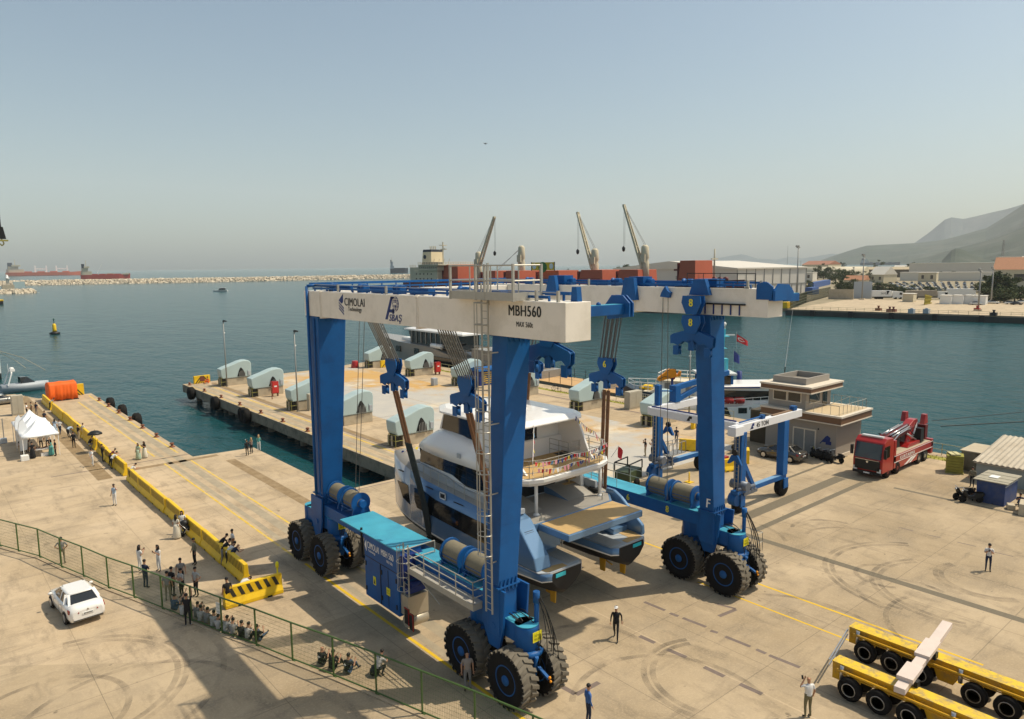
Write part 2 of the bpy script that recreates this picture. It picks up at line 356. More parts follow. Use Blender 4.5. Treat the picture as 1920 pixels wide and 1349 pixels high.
sheet('drain_strip', DRAIN, drs+[(13.8, 23.2, 73.5, 74.2) if False else (15.2, 23.0, 72.9, 73.7)])
sheet('slab_gap', DARKM, [(9, 20.9, 75.55, 75.75), (15.5, 20.9, 98.3, 98.45), (33.9, 44, 78, 78.12), (26.85, 33.85, 53.5, 53.65), (37.3, 37.5, 60, 120), (69.6, 70.0, 36, 122), (69.2, 69.3, 40, 120)])
sheet('pier_strip', DRAIN, [(37.55, 38.25, 56, 121)])
sheet('drain_grating', GRATM, [(42.75, 43.35, -30, 27.2), (44.2, 61, 26.05, 26.55), (46, 61, 26.65+1.1, 28.75), (57, 68.5, 31.1, 31.4), (61.2, 61.6, 12, 24)])
ds = []
for (a, b, w_) in [((1208, 1129), (1247, 1145), .22), ((1256, 1150), (1272, 1156), .22), ((1280, 1159), (1324, 1176), .22), ((1332, 1183), (1346, 1187), .22), ((1360, 1194), (1407, 1213), .22), ((1418, 1218), (1436, 1226), .22), ((1442, 1229), (1500, 1252), .22),
               ((1199, 1193), (1228, 1206), .26), ((1251, 1218), (1287, 1233), .26), ((1320, 1251), (1358, 1269), .26), ((1387, 1283), (1429, 1302), .26), ((1348, 1156), (1380, 1143), .24), ((1345, 1133), (1380, 1142), .18), ((1034, 1277), (1079, 1302), .26), ((1080, 1303), (1123, 1280), .26),
               ((1685, 989), (1712, 996), .1), ((1738, 1003), (1765, 1009), .1), ((1795, 1017), (1830, 1025), .1), ((1865, 1036), (1900, 1044), .1)]:
    A, B = G(*a), G(*b); d = (B-A).normalized(); nn = Vector((-d.y, d.x, 0))*w_/2; ds.append((A-nn, B-nn, B+nn, A+nn))
sheet('dark_dash', DARKM, ds, .005)
# pier top: grey coating with rust stains
def rust_mat():
    m = bpy.data.materials.new('stained_pier_coating'); m.use_nodes = True; nt = m.node_tree; N = nt.nodes; L = nt.links; b = N["Principled BSDF"]; b.inputs['Roughness'].default_value = .8
    tc = N.new("ShaderNodeTexCoord"); col = (.39, .37, .34, 1); prev = None
    for sc, lo, hi, c, st in ((.5, .3, .7, (.46, .425, .365, 1), (1, 1, 1)), (.055, .49, .60, (.50, .30, .095, 1), (1, .75, 1)), (.35, .52, .7, (.44, .22, .05, 1), (.5, 1, 1)), (.12, .58, .66, (.56, .48, .36, 1), (1, 1, 1))):
        k = N.new("ShaderNodeMapping"); k.inputs['Scale'].default_value = st; L.new(tc.outputs['Object'], k.inputs[0])
        n = N.new("ShaderNodeTexNoise"); n.inputs['Scale'].default_value = sc; n.inputs['Detail'].default_value = 9; n.inputs['Roughness'].default_value = .65; L.new(k.outputs[0], n.inputs[0])
        r = N.new("ShaderNodeMapRange"); r.inputs[1].default_value = lo; r.inputs[2].default_value = hi; L.new(n.outputs[0], r.inputs[0]); fac = r.outputs[0]
        if sc == .35:      # streaks only where the big stain is
            q = N.new("ShaderNodeMath"); q.operation = 'MULTIPLY'; L.new(fac, q.inputs[0]); L.new(big, q.inputs[1]); fac = q.outputs[0]
        if sc == .055: big = fac
        x = N.new("ShaderNodeMix"); x.data_type = 'RGBA'; x.inputs[7].default_value = c
        if prev is None: x.inputs[6].default_value = col
        else: L.new(prev, x.inputs[6])
        L.new(fac, x.inputs[0]); prev = x.outputs[2]
    L.new(prev, b.inputs['Base Color']); return m
RUSTM = rust_mat()
sheet('pier_coating', RUSTM, [(44.2, 53.9, 57, 121.5), (54.05, 64, 57, 121.5), (44.2, 64, 40, 56.9)])
sheet('pier_joint', DARKM, [(44, 64, 77.9, 78.0), (44, 64, 99, 99.1)], .007)
# tyre scuffs: faint dark arcs lying on the concrete
def scuff_mat():
    m = bpy.data.materials.new('tyre_scuff'); m.use_nodes = True; nt = m.node_tree; N = nt.nodes; L = nt.links; b = N["Principled BSDF"]
    b.inputs['Base Color'].default_value = (.15, .125, .095, 1); b.inputs['Roughness'].default_value = .9
    tc = N.new("ShaderNodeTexCoord"); n = N.new("ShaderNodeTexNoise"); n.inputs['Scale'].default_value = .9; n.inputs['Detail'].default_value = 6; L.new(tc.outputs['Object'], n.inputs[0])
    r = N.new("ShaderNodeMapRange"); r.inputs[1].default_value = .35; r.inputs[2].default_value = .75; r.inputs[4].default_value = .42; L.new(n.outputs[0], r.inputs[0]); L.new(r.outputs[0], b.inputs['Alpha']); return m
s = MB()
def scuff(cx, cy, r, a0, a1, w=.28):
    n = max(6, int(abs(a1-a0)/R_(5))); z = .009+.0004*len(s.f) % .004
    for i in range(n):
        a, c = a0+(a1-a0)*i/n, a0+(a1-a0)*(i+1)/n
        s.quad((cx+(r-w/2)*math.cos(a), cy+(r-w/2)*math.sin(a), z), (cx+(r+w/2)*math.cos(a), cy+(r+w/2)*math.sin(a), z), (cx+(r+w/2)*math.cos(c), cy+(r+w/2)*math.sin(c), z), (cx+(r-w/2)*math.cos(c), cy+(r-w/2)*math.sin(c), z))
for (px, py, r, a0, a1) in [(1740, 1085, 5.6, 60, 215), (1740, 1085, 5.2, 60, 215), (1800, 1110, 4.5, 80, 230), (1800, 1110, 4.1, 80, 230), (1850, 1090, 2.6, 90, 260), (1850, 1090, 2.3, 90, 260), (1700, 1120, 2.4, 0, 200), (1660, 1080, 1.6, 40, 250),
                            (1600, 1020, 3.0, 20, 130), (1560, 1000, 2.6, 30, 140), (1350, 1270, 3.4, 90, 250), (1350, 1270, 3.0, 90, 230), (1260, 1330, 4.2, 0, 160), (1480, 1200, 5.0, -10, 90), (1850, 1190, 4.5, 100, 200),
                            (120, 1300, 5.0, -60, 110), (120, 1300, 4.6, -60, 110), (120, 1300, 6.6, -50, 60), (80, 1349, 3.2, -40, 160), (250, 1349, 4.5, 40, 170), (1330, 1010, 5, -20, 60), (1105, 1230, 3, 10, 120)]:
    q = G(px, py); scuff(q.x, q.y, r, R_(a0-28), R_(a1-28))
struct(s.build('tyre_scuff', scuff_mat(), flip=False))
GRASS = mat('grass_verge', (.30, .28, .05), .9, var=.3, scale=2, bump=.6)
s = MB()
rg = random.Random(3)
for (x0, x1, y0, y1) in ((72.6, 73.5, 38, 112), (73.3, 74.6, 18, 30)):
    for i in range(int((y1-y0)*26)):
        x, y = rg.uniform(x0, x1), rg.uniform(y0, y1); h = rg.uniform(.05, .22); a = rg.uniform(0, 6.28); w_ = .05
        s.quad((x-w_*math.cos(a), y-w_*math.sin(a), 0.004), (x+w_*math.cos(a), y+w_*math.sin(a), 0.004), (x+rg.uniform(-.1, .1), y+rg.uniform(-.1, .1), h))
    s.quad((x0, y0, .005), (x1, y0, .005), (x1, y1, .005), (x0, y1, .005))
tag(s.build('grass_verge', GRASS, flip=False), kind='stuff')
# ---- far land to the right
land = [(320, -420), (284.5, 66), (270.5, 150), (291, 156), (291, 168), (284, 184), (249, 380), (232, 470), (330, 560), (900, 640), (1150, 520), (2200, 470), (5200, 400), (5200, -2500), (900, -2500)]
s = MB(); s.prism(land, 'z', -4, -.02); struct(s.build('land', LAND))
s = MB(); s.quad((284.6, 66, 0), (319, -400, 0), (520, -420, 0), (384, 90, 0), (365, 168, 0), (271, 150.5, 0)); struct(s.build('far_quay_apron', FARQ))
s = MB()
QD = mat('far_quay_wall', (.05, .055, .05), .9, var=.4, scale=.2)
for a, b in ((Vector((322, -420, 0)), Vector((284.3, 66, 0))), (Vector((284.3, 66, 0)), Vector((270.2, 150.3, 0)))):
    d = (b-a); L_ = d.length; d.normalize(); nn = Vector((-d.y, d.x, 0)); n = int(L_/14)
    s.hexa([a+Vector((0, 0, -3)), b+Vector((0, 0, -3)), b+nn*.5+Vector((0, 0, -3)), a+nn*.5+Vector((0, 0, -3))], [p+Vector((0, 0, -.45)) for p in (a, b, b+nn*.5, a+nn*.5)])
    for i in range(n): q = a+d*(i*14+5)+nn*.5; s.box(q+Vector((0, 0, -1.6)), (1.6, .9, 3), rz=math.atan2(d.y, d.x), mi=1)
struct(s.build('far_quay_wall', [QD, BLACK]))
# ---- breakwater
def rockmat():
    m = bpy.data.materials.new('breakwater_rock'); m.use_nodes = True; nt = m.node_tree; N = nt.nodes; L = nt.links; b = N["Principled BSDF"]; b.inputs['Roughness'].default_value = .95
    tc = N.new("ShaderNodeTexCoord"); v = N.new("ShaderNodeTexNoise"); v.inputs['Scale'].default_value = .2; v.inputs['Detail'].default_value = 4; L.new(tc.outputs['Object'], v.inputs[0])
    x = N.new("ShaderNodeMix"); x.data_type = 'RGBA'; x.inputs[6].default_value = (.42, .36, .27, 1); x.inputs[7].default_value = (.62, .54, .42, 1); L.new(v.outputs[0], x.inputs[0]); L.new(x.outputs[2], b.inputs['Base Color']); return m
ROCK = rockmat(); rg = random.Random(5)
def rocks(name, ps, w, h, n, size, lab):
    s = MB()
    rings = []
    for i, p in enumerate(ps):
        p = Vector(p); d = (Vector(ps[min(i+1, len(ps)-1)])-Vector(ps[max(i-1, 0)])).normalized(); nn = Vector((-d.y, d.x, 0))
        e = .35 if i in (0, len(ps)-1) else 1
        rings.append([p-nn*w*e+Vector((0, 0, -4)), p-nn*w*.3*e+Vector((0, 0, SEA_Z+h*.85*e)), p+nn*w*.3*e+Vector((0, 0, SEA_Z+h*.85*e)), p+nn*w*e+Vector((0, 0, -4))])
    s.loft(rings, sm=False)
    for _ in range(n):
        i = rg.randrange(len(ps)-1); t = rg.random(); p = Vector(ps[i]).lerp(Vector(ps[i+1]), t); d = (Vector(ps[i+1])-Vector(ps[i])).normalized(); nn = Vector((-d.y, d.x, 0))
        u = rg.uniform(-.95, .45); z = SEA_Z+h*min(1, (1-abs(u))*1.35); k = size*rg.uniform(.6, 1.5)
        s.box(p+nn*u*w+Vector((0, 0, z-.2*k)), (k*rg.uniform(.7, 1.3), k, k*rg.uniform(.6, 1)), rg.uniform(0, 3), rg.uniform(-.6, .6), rg.uniform(-.6, .6))
    o = s.build(name, ROCK); o['kind'] = 'structure'; return o
bw = [G(-260, 541, SEA_Z), G(0, 536, SEA_Z), G(200, 532.5, SEA_Z), G(400, 529, SEA_Z), G(700, 523, SEA_Z), G(840, 521, SEA_Z), G(960, 519, SEA_Z)]
rocks('breakwater', bw, 17, 8.0, 5200, 2.7, '')
rocks('rock_mole', [G(-120, 553, SEA_Z), G(-40, 552, SEA_Z), G(20, 551, SEA_Z), G(60, 549.5, SEA_Z)], 12, 5.5, 500, 2.0, '')
# ---- hills and mountains
HILL = mat('hill_scrub', (.035, .05, .032), .95, var=.5, scale=.004, dirt=(.10, .10, .08), dscale=.006, damt=.7)
HILL2 = mat('mountain_rock', (.06, .075, .075), .95, var=.4, scale=.0016, dirt=(.16, .16, .15), dscale=.0025, damt=.7)
def hill(name, prof, D, depth, m, rough, nsub=10):
    pts = []
    for (a, b) in zip(prof, prof[1:]):
        for i in range(nsub): t = i/nsub; pts.append((a[0]+(b[0]-a[0])*t, a[1]+(b[1]-a[1])*t))
    pts.append(prof[-1]); rows = 14; s = MB(); rings = []
    for (px, py) in pts:
        d = cf*CF+cr*(px-CW/2)-cu*(py-CH/2); hd = Vector((d.x, d.y, 0)); t = D/hd.length; top = CAMZ+d.z*t; u = hd.normalized(); col = []
        for r in range(rows+1):
            v = r/rows*2-1; dist = D+v*depth; base = -8
            prof_ = max(0, 1-abs(v))**.85; p = u*dist
            z = base+(top-base)*prof_
            q = p*(1/rough)
            nz = mnoise.fractal(q*1.3, .9, 2.1, 6)*(top-base)*.16*min(1, abs(v)*1.6)*(0 if abs(v) > .97 else 1)
            col.append(Vector((p.x, p.y, max(-9, z+nz))))
        rings.append(col)
    s.loft(rings, cap=False, closed=False, sm=False)
    return struct(s.build(name, m))
hill('headland', [(1766, 489), (1772, 483), (1784, 470), (1792, 466), (1800, 467), (1812, 472), (1828, 479), (1846, 486), (1866, 490)], 2900, 260, HILL, 200, 6)
hill('hill_ridge', [(1712, 488), (1740, 482), (1772, 472), (1810, 462), (1850, 452), (1886, 440), (1925, 424), (2050, 380), (2200, 340)], 4300, 900, HILL, 420)
hill('hill_ridge', [(1540, 488), (1560, 481), (1600, 468), (1625, 461), (1680, 458), (1720, 456), (1770, 450), (1800, 442), (1850, 428), (1880, 410), (1925, 380), (1990, 340), (2150, 300)], 6800, 1500, HILL, 700)
hill('mountain', [(1690, 470), (1716, 455), (1740, 438), (1772, 412), (1784, 408), (1806, 411), (1830, 406), (1862, 398), (1886, 393), (1930, 380), (2100, 350)], 10500, 1300, HILL2, 900)
hill('mountain', [(1300, 493), (1330, 487), (1365, 481), (1390, 477), (1400, 479), (1420, 485), (1455, 487), (1480, 482), (1505, 485), (1560, 476), (1600, 480), (1700, 476)], 12200, 800, HILL2, 800)
# ---- haze: one closed box of even pale air
hz = MB(); hz.bx(-14200, 14200, -14200, 14200, -12, 1500)
ho = hz.build('haze', []); hm = bpy.data.materials.new('haze'); hm.use_nodes = True; hn = hm.node_tree; hn.nodes.remove(hn.nodes["Principled BSDF"])
pv = hn.nodes.new("ShaderNodeVolumePrincipled"); pv.inputs['Color'].default_value = (.92, .96, 1.0, 1); pv.inputs['Density'].default_value = 6e-5; pv.inputs['Anisotropy'].default_value = .0
hn.links.new(pv.outputs[0], hn.nodes["Material Output"].inputs['Volume']); ho.data.materials.append(hm); ho['kind'] = 'stuff'
# ================================================================ THE TRAVEL LIFT
V3 = Vector
GO = V3((27, 32, 0))
gan = empty('travel_lift', GO, 0, 'huge blue four legged boat hoist with white top beams straddling the catamaran', 'boat hoist')
def gp(mb, name, m, parent=gan, bevel=0): return mb.build(name, m, parent, world=True, bevel=bevel)
def rect(x0, x1, y0, y1, z): return [(x0, y0, z), (x1, y0, z), (x1, y1, z), (x0, y1, z)]
BEAMS = {}
for key, x0, x1, y0, y1, z0, z1 in (('A', 18.5, 19.85, 18.9, 41.15, 15.75, 17.22), ('B', 33.05, 34.45, 19.35, 41.3, 15.85, 17.28)):
    b = MB(); b.bx(x0, x1, y0, y1, z0, z1)
    o = gp(b, 'top_beam', BEAMW, bevel=.02); BEAMS[key] = o
    f = MB()      # bolted splice flanges, in thin pairs standing proud of the box
    for y in ((39.0, 28.8) if key == 'A' else (36.0, 28.0)):
        for dy in (-.09, .03):
            f.bx(x0-.05, x1+.05, y+dy, y+dy+.05, z0-.08, z1+.05)
        for k in range(12): f.box((x0-.03, y-.005, z0+.1+k*.12), (.05, .09, .05))
    gp(f, 'splice_flange', BEAMW, o)
    t = MB()      # pipes and cable trays on top of the beam
    xt = (x0+x1)/2
    t.beam((xt-.35, y0+1.2, z1+.16), (xt-.35, y1-.6, z1+.16), .12, .1); t.beam((xt+.42, y0+.8, z1+.28), (xt+.42, y1-.3, z1+.28), .16, .12)
    for k in range(14): y = y0+1.2+k*(y1-y0-2)/13; t.bx(xt+.38, xt+.46, y-.04, y+.04, z1, z1+.25); t.bx(xt-.39, xt-.31, y-.03, y+.03, z1, z1+.12)
    gp(t, 'pipe_run', BLUE, o)
    for y in ((26, 31.5, 35.2, 38.6) if key == 'A' else (24.7, 27.5, 30, 34, 38)):
        w = MB(); w.lathe([(.17, -.32), (.2, -.3), (.2, .05), (.15, .08), (.15, .25), (.23, .26), (.23, .34), (.1, .36)], (xt+.05, y, z1+.26), 'y', 10); w.bx(xt-.2, xt+.3, y-.25, y+.25, z1, z1+.1)
        w.tube((xt+.05, y-.1, z1+.26), (xt+.4, y-.1, z1+.26), .1, 8); gp(w, 'winch_motor', BLUE, o)
    for y in ((24.2, 29.6, 33.4) if key == 'A' else (26, 31.5)):
        w = MB(); w.prism([(y-.9, z1+.02), (y+.7, z1+.02), (y+.9, z1+.3), (y-.9, z1+.34)], 'x', xt-.1, xt+.3); gp(w, 'cable_tray', BLUE, o)
    w = MB()
    for y in (y0+.5, 20.6, 31.8, 37): w.bx(xt-.6, xt-.5, y-.05, y+.05, z1, z1+.42)
    if key == 'A': w.path([(18.8, 41.0, 17.6), (18.8, 19.5, 17.55)], .012)
    gp(w, 'cable_post', STEEL, o)
# near-end top posts
w = MB(); w.prism([(-.18, 0), (.18, 0), (.12, .55), (-.12, .55)], 'x', 0, .25)
for v in w.v: v += V3((19.3, 19.25, 17.22))
gp(w, 'sheave_post', BLUE, BEAMS['A'])
cb = MB(); cb.bx(19.86, 33.04, 39.6, 41.4, 15.8, 17.2); cb = gp(cb, 'cross_beam', BEAMW, bevel=.02)
t = MB(); t.beam((18.9, 41.2, 17.62), (34.2, 41.2, 17.62), .16, .14); t.beam((19.9, 40.0, 17.4), (33, 40.0, 17.4), .1, .1)
for k in range(14): x = 19.6+k*1.05; t.bx(x, x+.06, 41.16, 41.24, 17.2, 17.6); t.bx(x, x+.06, 39.97, 40.03, 17.2, 17.4)
gp(t, 'pipe_run', BLUE, cb)
# ---- legs
LEGS = [('A', (18.95, 20.22, 22.75, 23.75), (18.45, 19.52, 22.95, 23.85), 15.75, 4.9), ('A', (18.6, 20.4, 39.65, 41.0), (18.72, 19.98, 40.3, 41.5), 15.75, 4.7),
        ('B', (33.1, 34.42, 22.75, 23.75), (34.2, 35.32, 22.95, 23.9), 15.85, 4.55), ('B', (33.1, 34.7, 39.65, 41.0), (34.2, 35.45, 40.3, 41.5), 15.85, 4.6)]
legs = []
for key, t, bt, zt, zb in LEGS:
    b = MB(); b.hexa(rect(*bt, zb), rect(*t, zt)); o = gp(b, 'leg', BLUE, bevel=.03); legs.append(o)
    f = MB()
    for c, z, dz in ((bt, zb, -.06), (t, zt, -.09)):
        f.bx(c[0]-.09, c[1]+.09, c[2]-.09, c[3]+.09, z+dz, z+dz+.06)
        for k in range(5):
            x = c[0]+.1+k*(c[1]-c[0]-.2)/4
            for s_ in (1, -1):
                f.prism([(x-.06, z+dz+(.06 if s_ > 0 else 0)), (x+.06, z+dz+(.06 if s_ > 0 else 0)), (x, z+dz+.06+s_*.28)], 'y', c[2]-.07, c[2]-.012)
    gp(f, 'bolted_flange', BLUE, o)
    f = MB()
    for k in range(1, 4):
        q = k/4; x0 = bt[0]+(t[0]-bt[0])*q; x1 = bt[1]+(t[1]-bt[1])*q; y0 = bt[2]+(t[2]-bt[2])*q; z = zb+(zt-zb)*q
        f.bx(x0+.05, x1-.05, y0-.006, y0+.02, z, z+.02)
    gp(f, 'weld_seam', BLUE, o)
f = MB(); f.path([(18.42, 40.6, 17.5), (18.42, 40.6, 4.8)], .09, 8); f.path([(18.42, 40.6, 17.5), (18.9, 40.4, 17.55), (18.95, 36, 17.5)], .09, 8); f.path([(18.55, 40.1, 15.6), (18.6, 40.4, 4.8)], .05, 6)
gp(f, 'hydraulic_pipe', BLUE, legs[1])
text('F', (34.62, 22.9, 4.72), (1, 0, 0), (0, 0, 1), .3, .5, WHITE, legs[2], bold=.02) if False else text('F', (34.15, 23.35, 4.8), (0, -1, 0), (.1, 0, 1), .26, .5, WHITE, legs[2], bold=.04, depth=.12)
# ---- wheels: rim is the part, tyre a sub-part; built once, then copied
def make_wheel():
    r = MB(); r.lathe([(.06, -.40), (.22, -.40), (.24, -.30), (.30, -.22), (.52, -.22), (.60, -.36), (.66, -.37), (.66, -.30), (.58, -.1), (.58, .1), (.66, .30), (.66, .37), (.60, .36), (.52, .22), (.24, .22), (.22, .40), (.06, .40)], ax='x', n=24)
    for k in range(10):
        a = 2*math.pi*k/10
        for sx in (-.41, .41): r.ell((sx*.6, .42*math.cos(a), .42*math.sin(a)), .035, 5, 4)
    o = r.build('wheel', BLUE, gan)
    t = MB(); t.lathe([(.64, -.36), (.80, -.43), (1.0, -.45), (1.14, -.42), (1.20, -.36), (1.21, 0), (1.20, .36), (1.14, .42), (1.0, .45), (.80, .43), (.64, .36)], ax='x', n=40, mis=[0, 0, 0, 0, 1, 1, 0, 0, 0, 0])
    for k in range(22):
        for sgn in (-1, 1):
            a = 2*math.pi*(k+(.5 if sgn > 0 else 0))/22; a2 = a+.13
            pts = []
            for (x, ang, da) in ((.43*sgn, a, .085), (.05*sgn, a2, .075)):
                for rr_, d_ in ((1.16, -da), (1.16, da), (1.275, da*.8), (1.275, -da*.8)): pts.append((x, rr_*math.cos(ang+d_), rr_*math.sin(ang+d_)))
            t._a(pts, [(0, 1, 2, 3), (7, 6, 5, 4), (0, 4, 5, 1), (1, 5, 6, 2), (2, 6, 7, 3), (3, 7, 4, 0)], 1)
            t._a([(.455*sgn, 1.04*math.cos(a-.05), 1.04*math.sin(a-.05)), (.455*sgn, 1.04*math.cos(a+.05), 1.04*math.sin(a+.05)), (.43*sgn, 1.24*math.cos(a+.06), 1.24*math.sin(a+.06)), (.43*sgn, 1.24*math.cos(a-.06), 1.24*math.sin(a-.06))], [(0, 1, 2, 3)], 0)
    t.build('tyre', [RUBBER, DUSTYR], o); return o
wheel0 = make_wheel(); wfirst = True
def put_wheel(p, rz):
    global wfirst
    if wfirst: o = wheel0; wfirst = False
    else:
        o = wheel0.copy(); COL.objects.link(o); o.parent = gan
        for ch in wheel0.children: c = ch.copy(); COL.objects.link(c); c.parent = o
    o.location = V3(p)-GO; o.rotation_euler = (random.uniform(0, 6), 0, rz)
    o.rotation_mode = 'XYZ'
BOG = [(19.25, 22.05, 25.2, 23.4, 0), (19.25, 39.75, 43.0, 40.9, 1), (35.15, 22.05, 25.1, 23.4, 2), (35.15, 39.75, 43.0, 40.9, 3)]
for cx, ya, yb, yl, li in BOG:
    zb = LEGS[li][4]; lg = legs[li]; bt = LEGS[li][2]
    b = MB(); b.bx(bt[0]+.04, bt[1]-.04, bt[2]+.02, bt[3]-.02, 2.6, zb-.06)
    for sx in (-.66, .66):       # big side plates
        x = cx+sx; b.prism([(yl-.75, zb-.15), (yl+.75, zb-.15), (yl+.85, 3.0), (yl+.35, 2.0), (yl-.35, 2.0), (yl-.6, 3.0)], 'x', x-.06, x+.06)
    b.tube((cx-.78, yl, 3.0), (cx+.78, yl, 3.0), .16, 12)
    gp(b, 'leg_base', BLUE, bevel=.015)
    for y in (ya, yb):
        f = MB(); s_ = 1 if y > yl else -1
        f.bx(cx-.48, cx+.48, min(y, yl+s_*.3), max(y, yl+s_*.3), 2.62, 3.4)
        gp(f, 'equaliser_frame', BLUE, bevel=.02)
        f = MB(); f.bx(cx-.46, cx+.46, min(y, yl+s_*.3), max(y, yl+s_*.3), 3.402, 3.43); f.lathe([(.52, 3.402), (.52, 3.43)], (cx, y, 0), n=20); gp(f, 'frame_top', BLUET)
        c = MB(); c.lathe([(.5, 2.35), (.54, 2.4), (.54, 3.3), (.5, 3.4)], (cx, y, 0), n=20); c.lathe([(.7, 2.12), (.72, 2.2), (.72, 2.3), (.55, 2.36)], (cx, y, 0), n=20)
        c.bx(cx-.3, cx+.3, y-.3, y+.3, 1.0, 2.12); c.tube((cx-1.0, y, 1.27), (cx+1.0, y, 1.27), .18, 10); c.prism([(y-.55, 2.1), (y+.55, 2.1), (y+.3, 1.25), (y-.3, 1.25)], 'x', cx-.22, cx+.22)
        c.tube((cx-.1, y-s_*-.75, 2.2), (cx-.1, y+s_*.5, 1.5), .09, 8); c.tube((cx+.5, y+s_*.2, 2.2), (cx+.75, y+s_*.75, 1.9), .1, 8); c.tube((cx-.7, y+s_*.1, 2.25), (cx-.5, y+s_*.8, 2.1), .08, 8)
        c.beam((cx+.12, y+s_*.6, 1.6), (cx+.12, y+s_*1.25, 1.35), .14, .1)
        gp(c, 'steering_column', BLUE)
        e = MB(); e.ell((cx+.12, y+s_*1.3, 1.42), .07, 8, 6); e.ell((cx+.12, y+s_*1.36, 1.28), .06, 8, 6); gp(e, 'travel_beacon', ORANGM)
        for sx in (-.86, .86): put_wheel((cx+sx, y, 1.235), random.choice((0, math.pi)))
        h = MB()
        for k in range(5):
            p0 = V3((cx+random.uniform(-.3, .5), yl+s_*.5, 3.6)); p3 = V3((cx+random.uniform(-.2, .6), y+s_*.6, random.uniform(1.4, 2.4))); p1 = p0+V3((random.uniform(-.3, .3), s_*.6, .25)); p2 = p3+V3((random.uniform(-.3, .5), s_*.3, 1.0))
            h.path([((1-t)**3*p0+3*(1-t)**2*t*p1+3*(1-t)*t*t*p2+t**3*p3) for t in [i/8 for i in range(9)]], .022, 5)
        gp(h, 'hydraulic_hose', BLACK)
    c = MB(); c.tube((cx+.35, ya-.25, 2.9), (cx+.35, ya-.25, 4.75), .11, 10); c.tube((cx+.35, ya-.25, 4.3), (cx+.35, ya-.25, 4.8), .15, 10); gp(c, 'slewing_cylinder', BLUE)
    h = MB()
    for k in range(6):
        a = V3((cx+.35+random.uniform(-.1, .1), ya-.3, 4.75)); e = V3((cx+.4+random.uniform(-.1, .5), ya-.7-random.random()*.4, 1.6+random.random())); m_ = a.lerp(e, .5)+V3((random.uniform(.1, .5), -.35, -.2))
        h.path([((1-t)**2*a+2*(1-t)*t*m_+t*t*e) for t in [i/8 for i in range(9)]], .02, 5)
    gp(h, 'hydraulic_hose', BLACK)
    q = MB(); q.bx(cx-.25+.1, cx+.25+.1, ya-.575, ya-.56, 2.75, 3.2); gp(q, 'warning_plate', YELL)
    text('3.65 m\nMAX 40 t', (cx-.08, ya-.575, 2.82), (1, 0, 0), (0, 0, 1), .36, .3, BLACK, gan, name='plate_lettering')
for cx, y in ((36.5, 22.2),):
    r = MB(); r.rail([(cx, y-1.0, 2.2), (cx, y+.4, 2.2)], 1.1, .02, .7); r.rail([(cx, y-1.0, 2.2), (cx-.5, y-1.0, 2.2)], 1.1, .02, .5); gp(r, 'guard_frame', STEEL)
# ---- lower side beams and winch drums
def drum(x, y0, y1, z, r=.52):
    d = MB(); d.lathe([(.12, y0-.1), (r*.8, y0), (r, y0+.02)] + [(r*(1+.02*(i % 2)), y0+.02+(y1-y0-.04)*i/24) for i in range(25)]+[(r*.8, y1), (.12, y1+.1)], (x, 0, z), 'y', 20)
    o = gp(d, 'winch_drum', DRUMR)
    f = MB()
    for y in (y0, y1):
        f.lathe([(r*1.22, y-.05), (r*1.22, y+.05)], (x, 0, z), 'y', 20); f.prism([(x-r*1.2, z-r*1.35), (x+r*1.2, z-r*1.35), (x+r*.8, z), (x-r*.8, z)], 'y', y-.04, y+.04)
    f.lathe([(.22, y0-.35), (.25, y0-.1)], (x, 0, z), 'y', 10)
    for k in range(3): f.bx(x-r*1.25+.05*k, x-r*1.2+.05*k, y0, y1, z-.35+.16*k, z-.32+.16*k)
    gp(f, 'drum_flange', BLUE, o)
b = MB(); b.bx(18.75, 19.85, 23.85, 40.3, 3.45, 4.15); gp(b, 'side_beam', BLUE, bevel=.02)
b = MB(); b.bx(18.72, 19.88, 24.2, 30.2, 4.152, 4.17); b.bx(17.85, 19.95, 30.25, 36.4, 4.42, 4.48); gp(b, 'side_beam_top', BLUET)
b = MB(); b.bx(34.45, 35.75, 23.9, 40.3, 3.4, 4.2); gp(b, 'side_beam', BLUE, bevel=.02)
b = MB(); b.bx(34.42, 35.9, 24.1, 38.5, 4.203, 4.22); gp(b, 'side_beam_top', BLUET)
text('6', (34.44, 29.6, 3.62), (0, -1, 0), (0, 0, 1), .24, .4, YELL, gan, bold=.014); text('8', (34.44, 26.5, 3.62), (0, -1, 0), (0, 0, 1), .24, .4, YELL, gan, bold=.014)
r = MB(); r.rail([(35.85, 29, 4.22), (35.85, 38, 4.22)], 1.0, .02, 1.5); r.rail([(34.5, 30.5, 4.22), (34.5, 38, 4.22)], 1.0, .02, 1.5); gp(r, 'guard_rail', STEEL)
for y0 in (24.75, 26.6): drum(19.55, y0, y0+1.45, 4.75); drum(35.15, y0+.05, y0+1.5, 4.85)
for y0 in (36.9, 38.7): drum(19.45, y0, y0+1.3, 4.95, .5)
# ---- engine house
b = MB(); b.bx(17.9, 19.3, 30.3, 33.75, .95, 4.4)
en = gp(b, 'engine_house', BLUE, bevel=.03)
b = MB(); b.bx(17.885, 17.9, 31.3, 31.33, 1.1, 3.1); b.bx(17.885, 17.9, 30.3, 33.75, 3.2, 3.23); b.bx(17.87, 17.9, 32.05, 32.08, 1.0, 3.2)
for y in (30.5, 31.95, 33.6):
    for z in (1.4, 2.8): b.bx(17.86, 17.9, y-.04, y+.04, z-.12, z+.12)
gp(b, 'door_trim', BLACK, en)
b = MB(); b.bx(17.88, 17.9, 32.6, 32.85, 1.85, 2.3); b.bx(17.88, 17.9, 31.15, 31.5, 1.75, 2.15); gp(b, 'warning_plate', YELL, en)
plate([(.04, .06), (.21, .06), (.125, .36)], (17.879, 32.85, 1.85), (0, -1, 0), (0, 0, 1), BLACK, en, 'warning_symbol', .004)
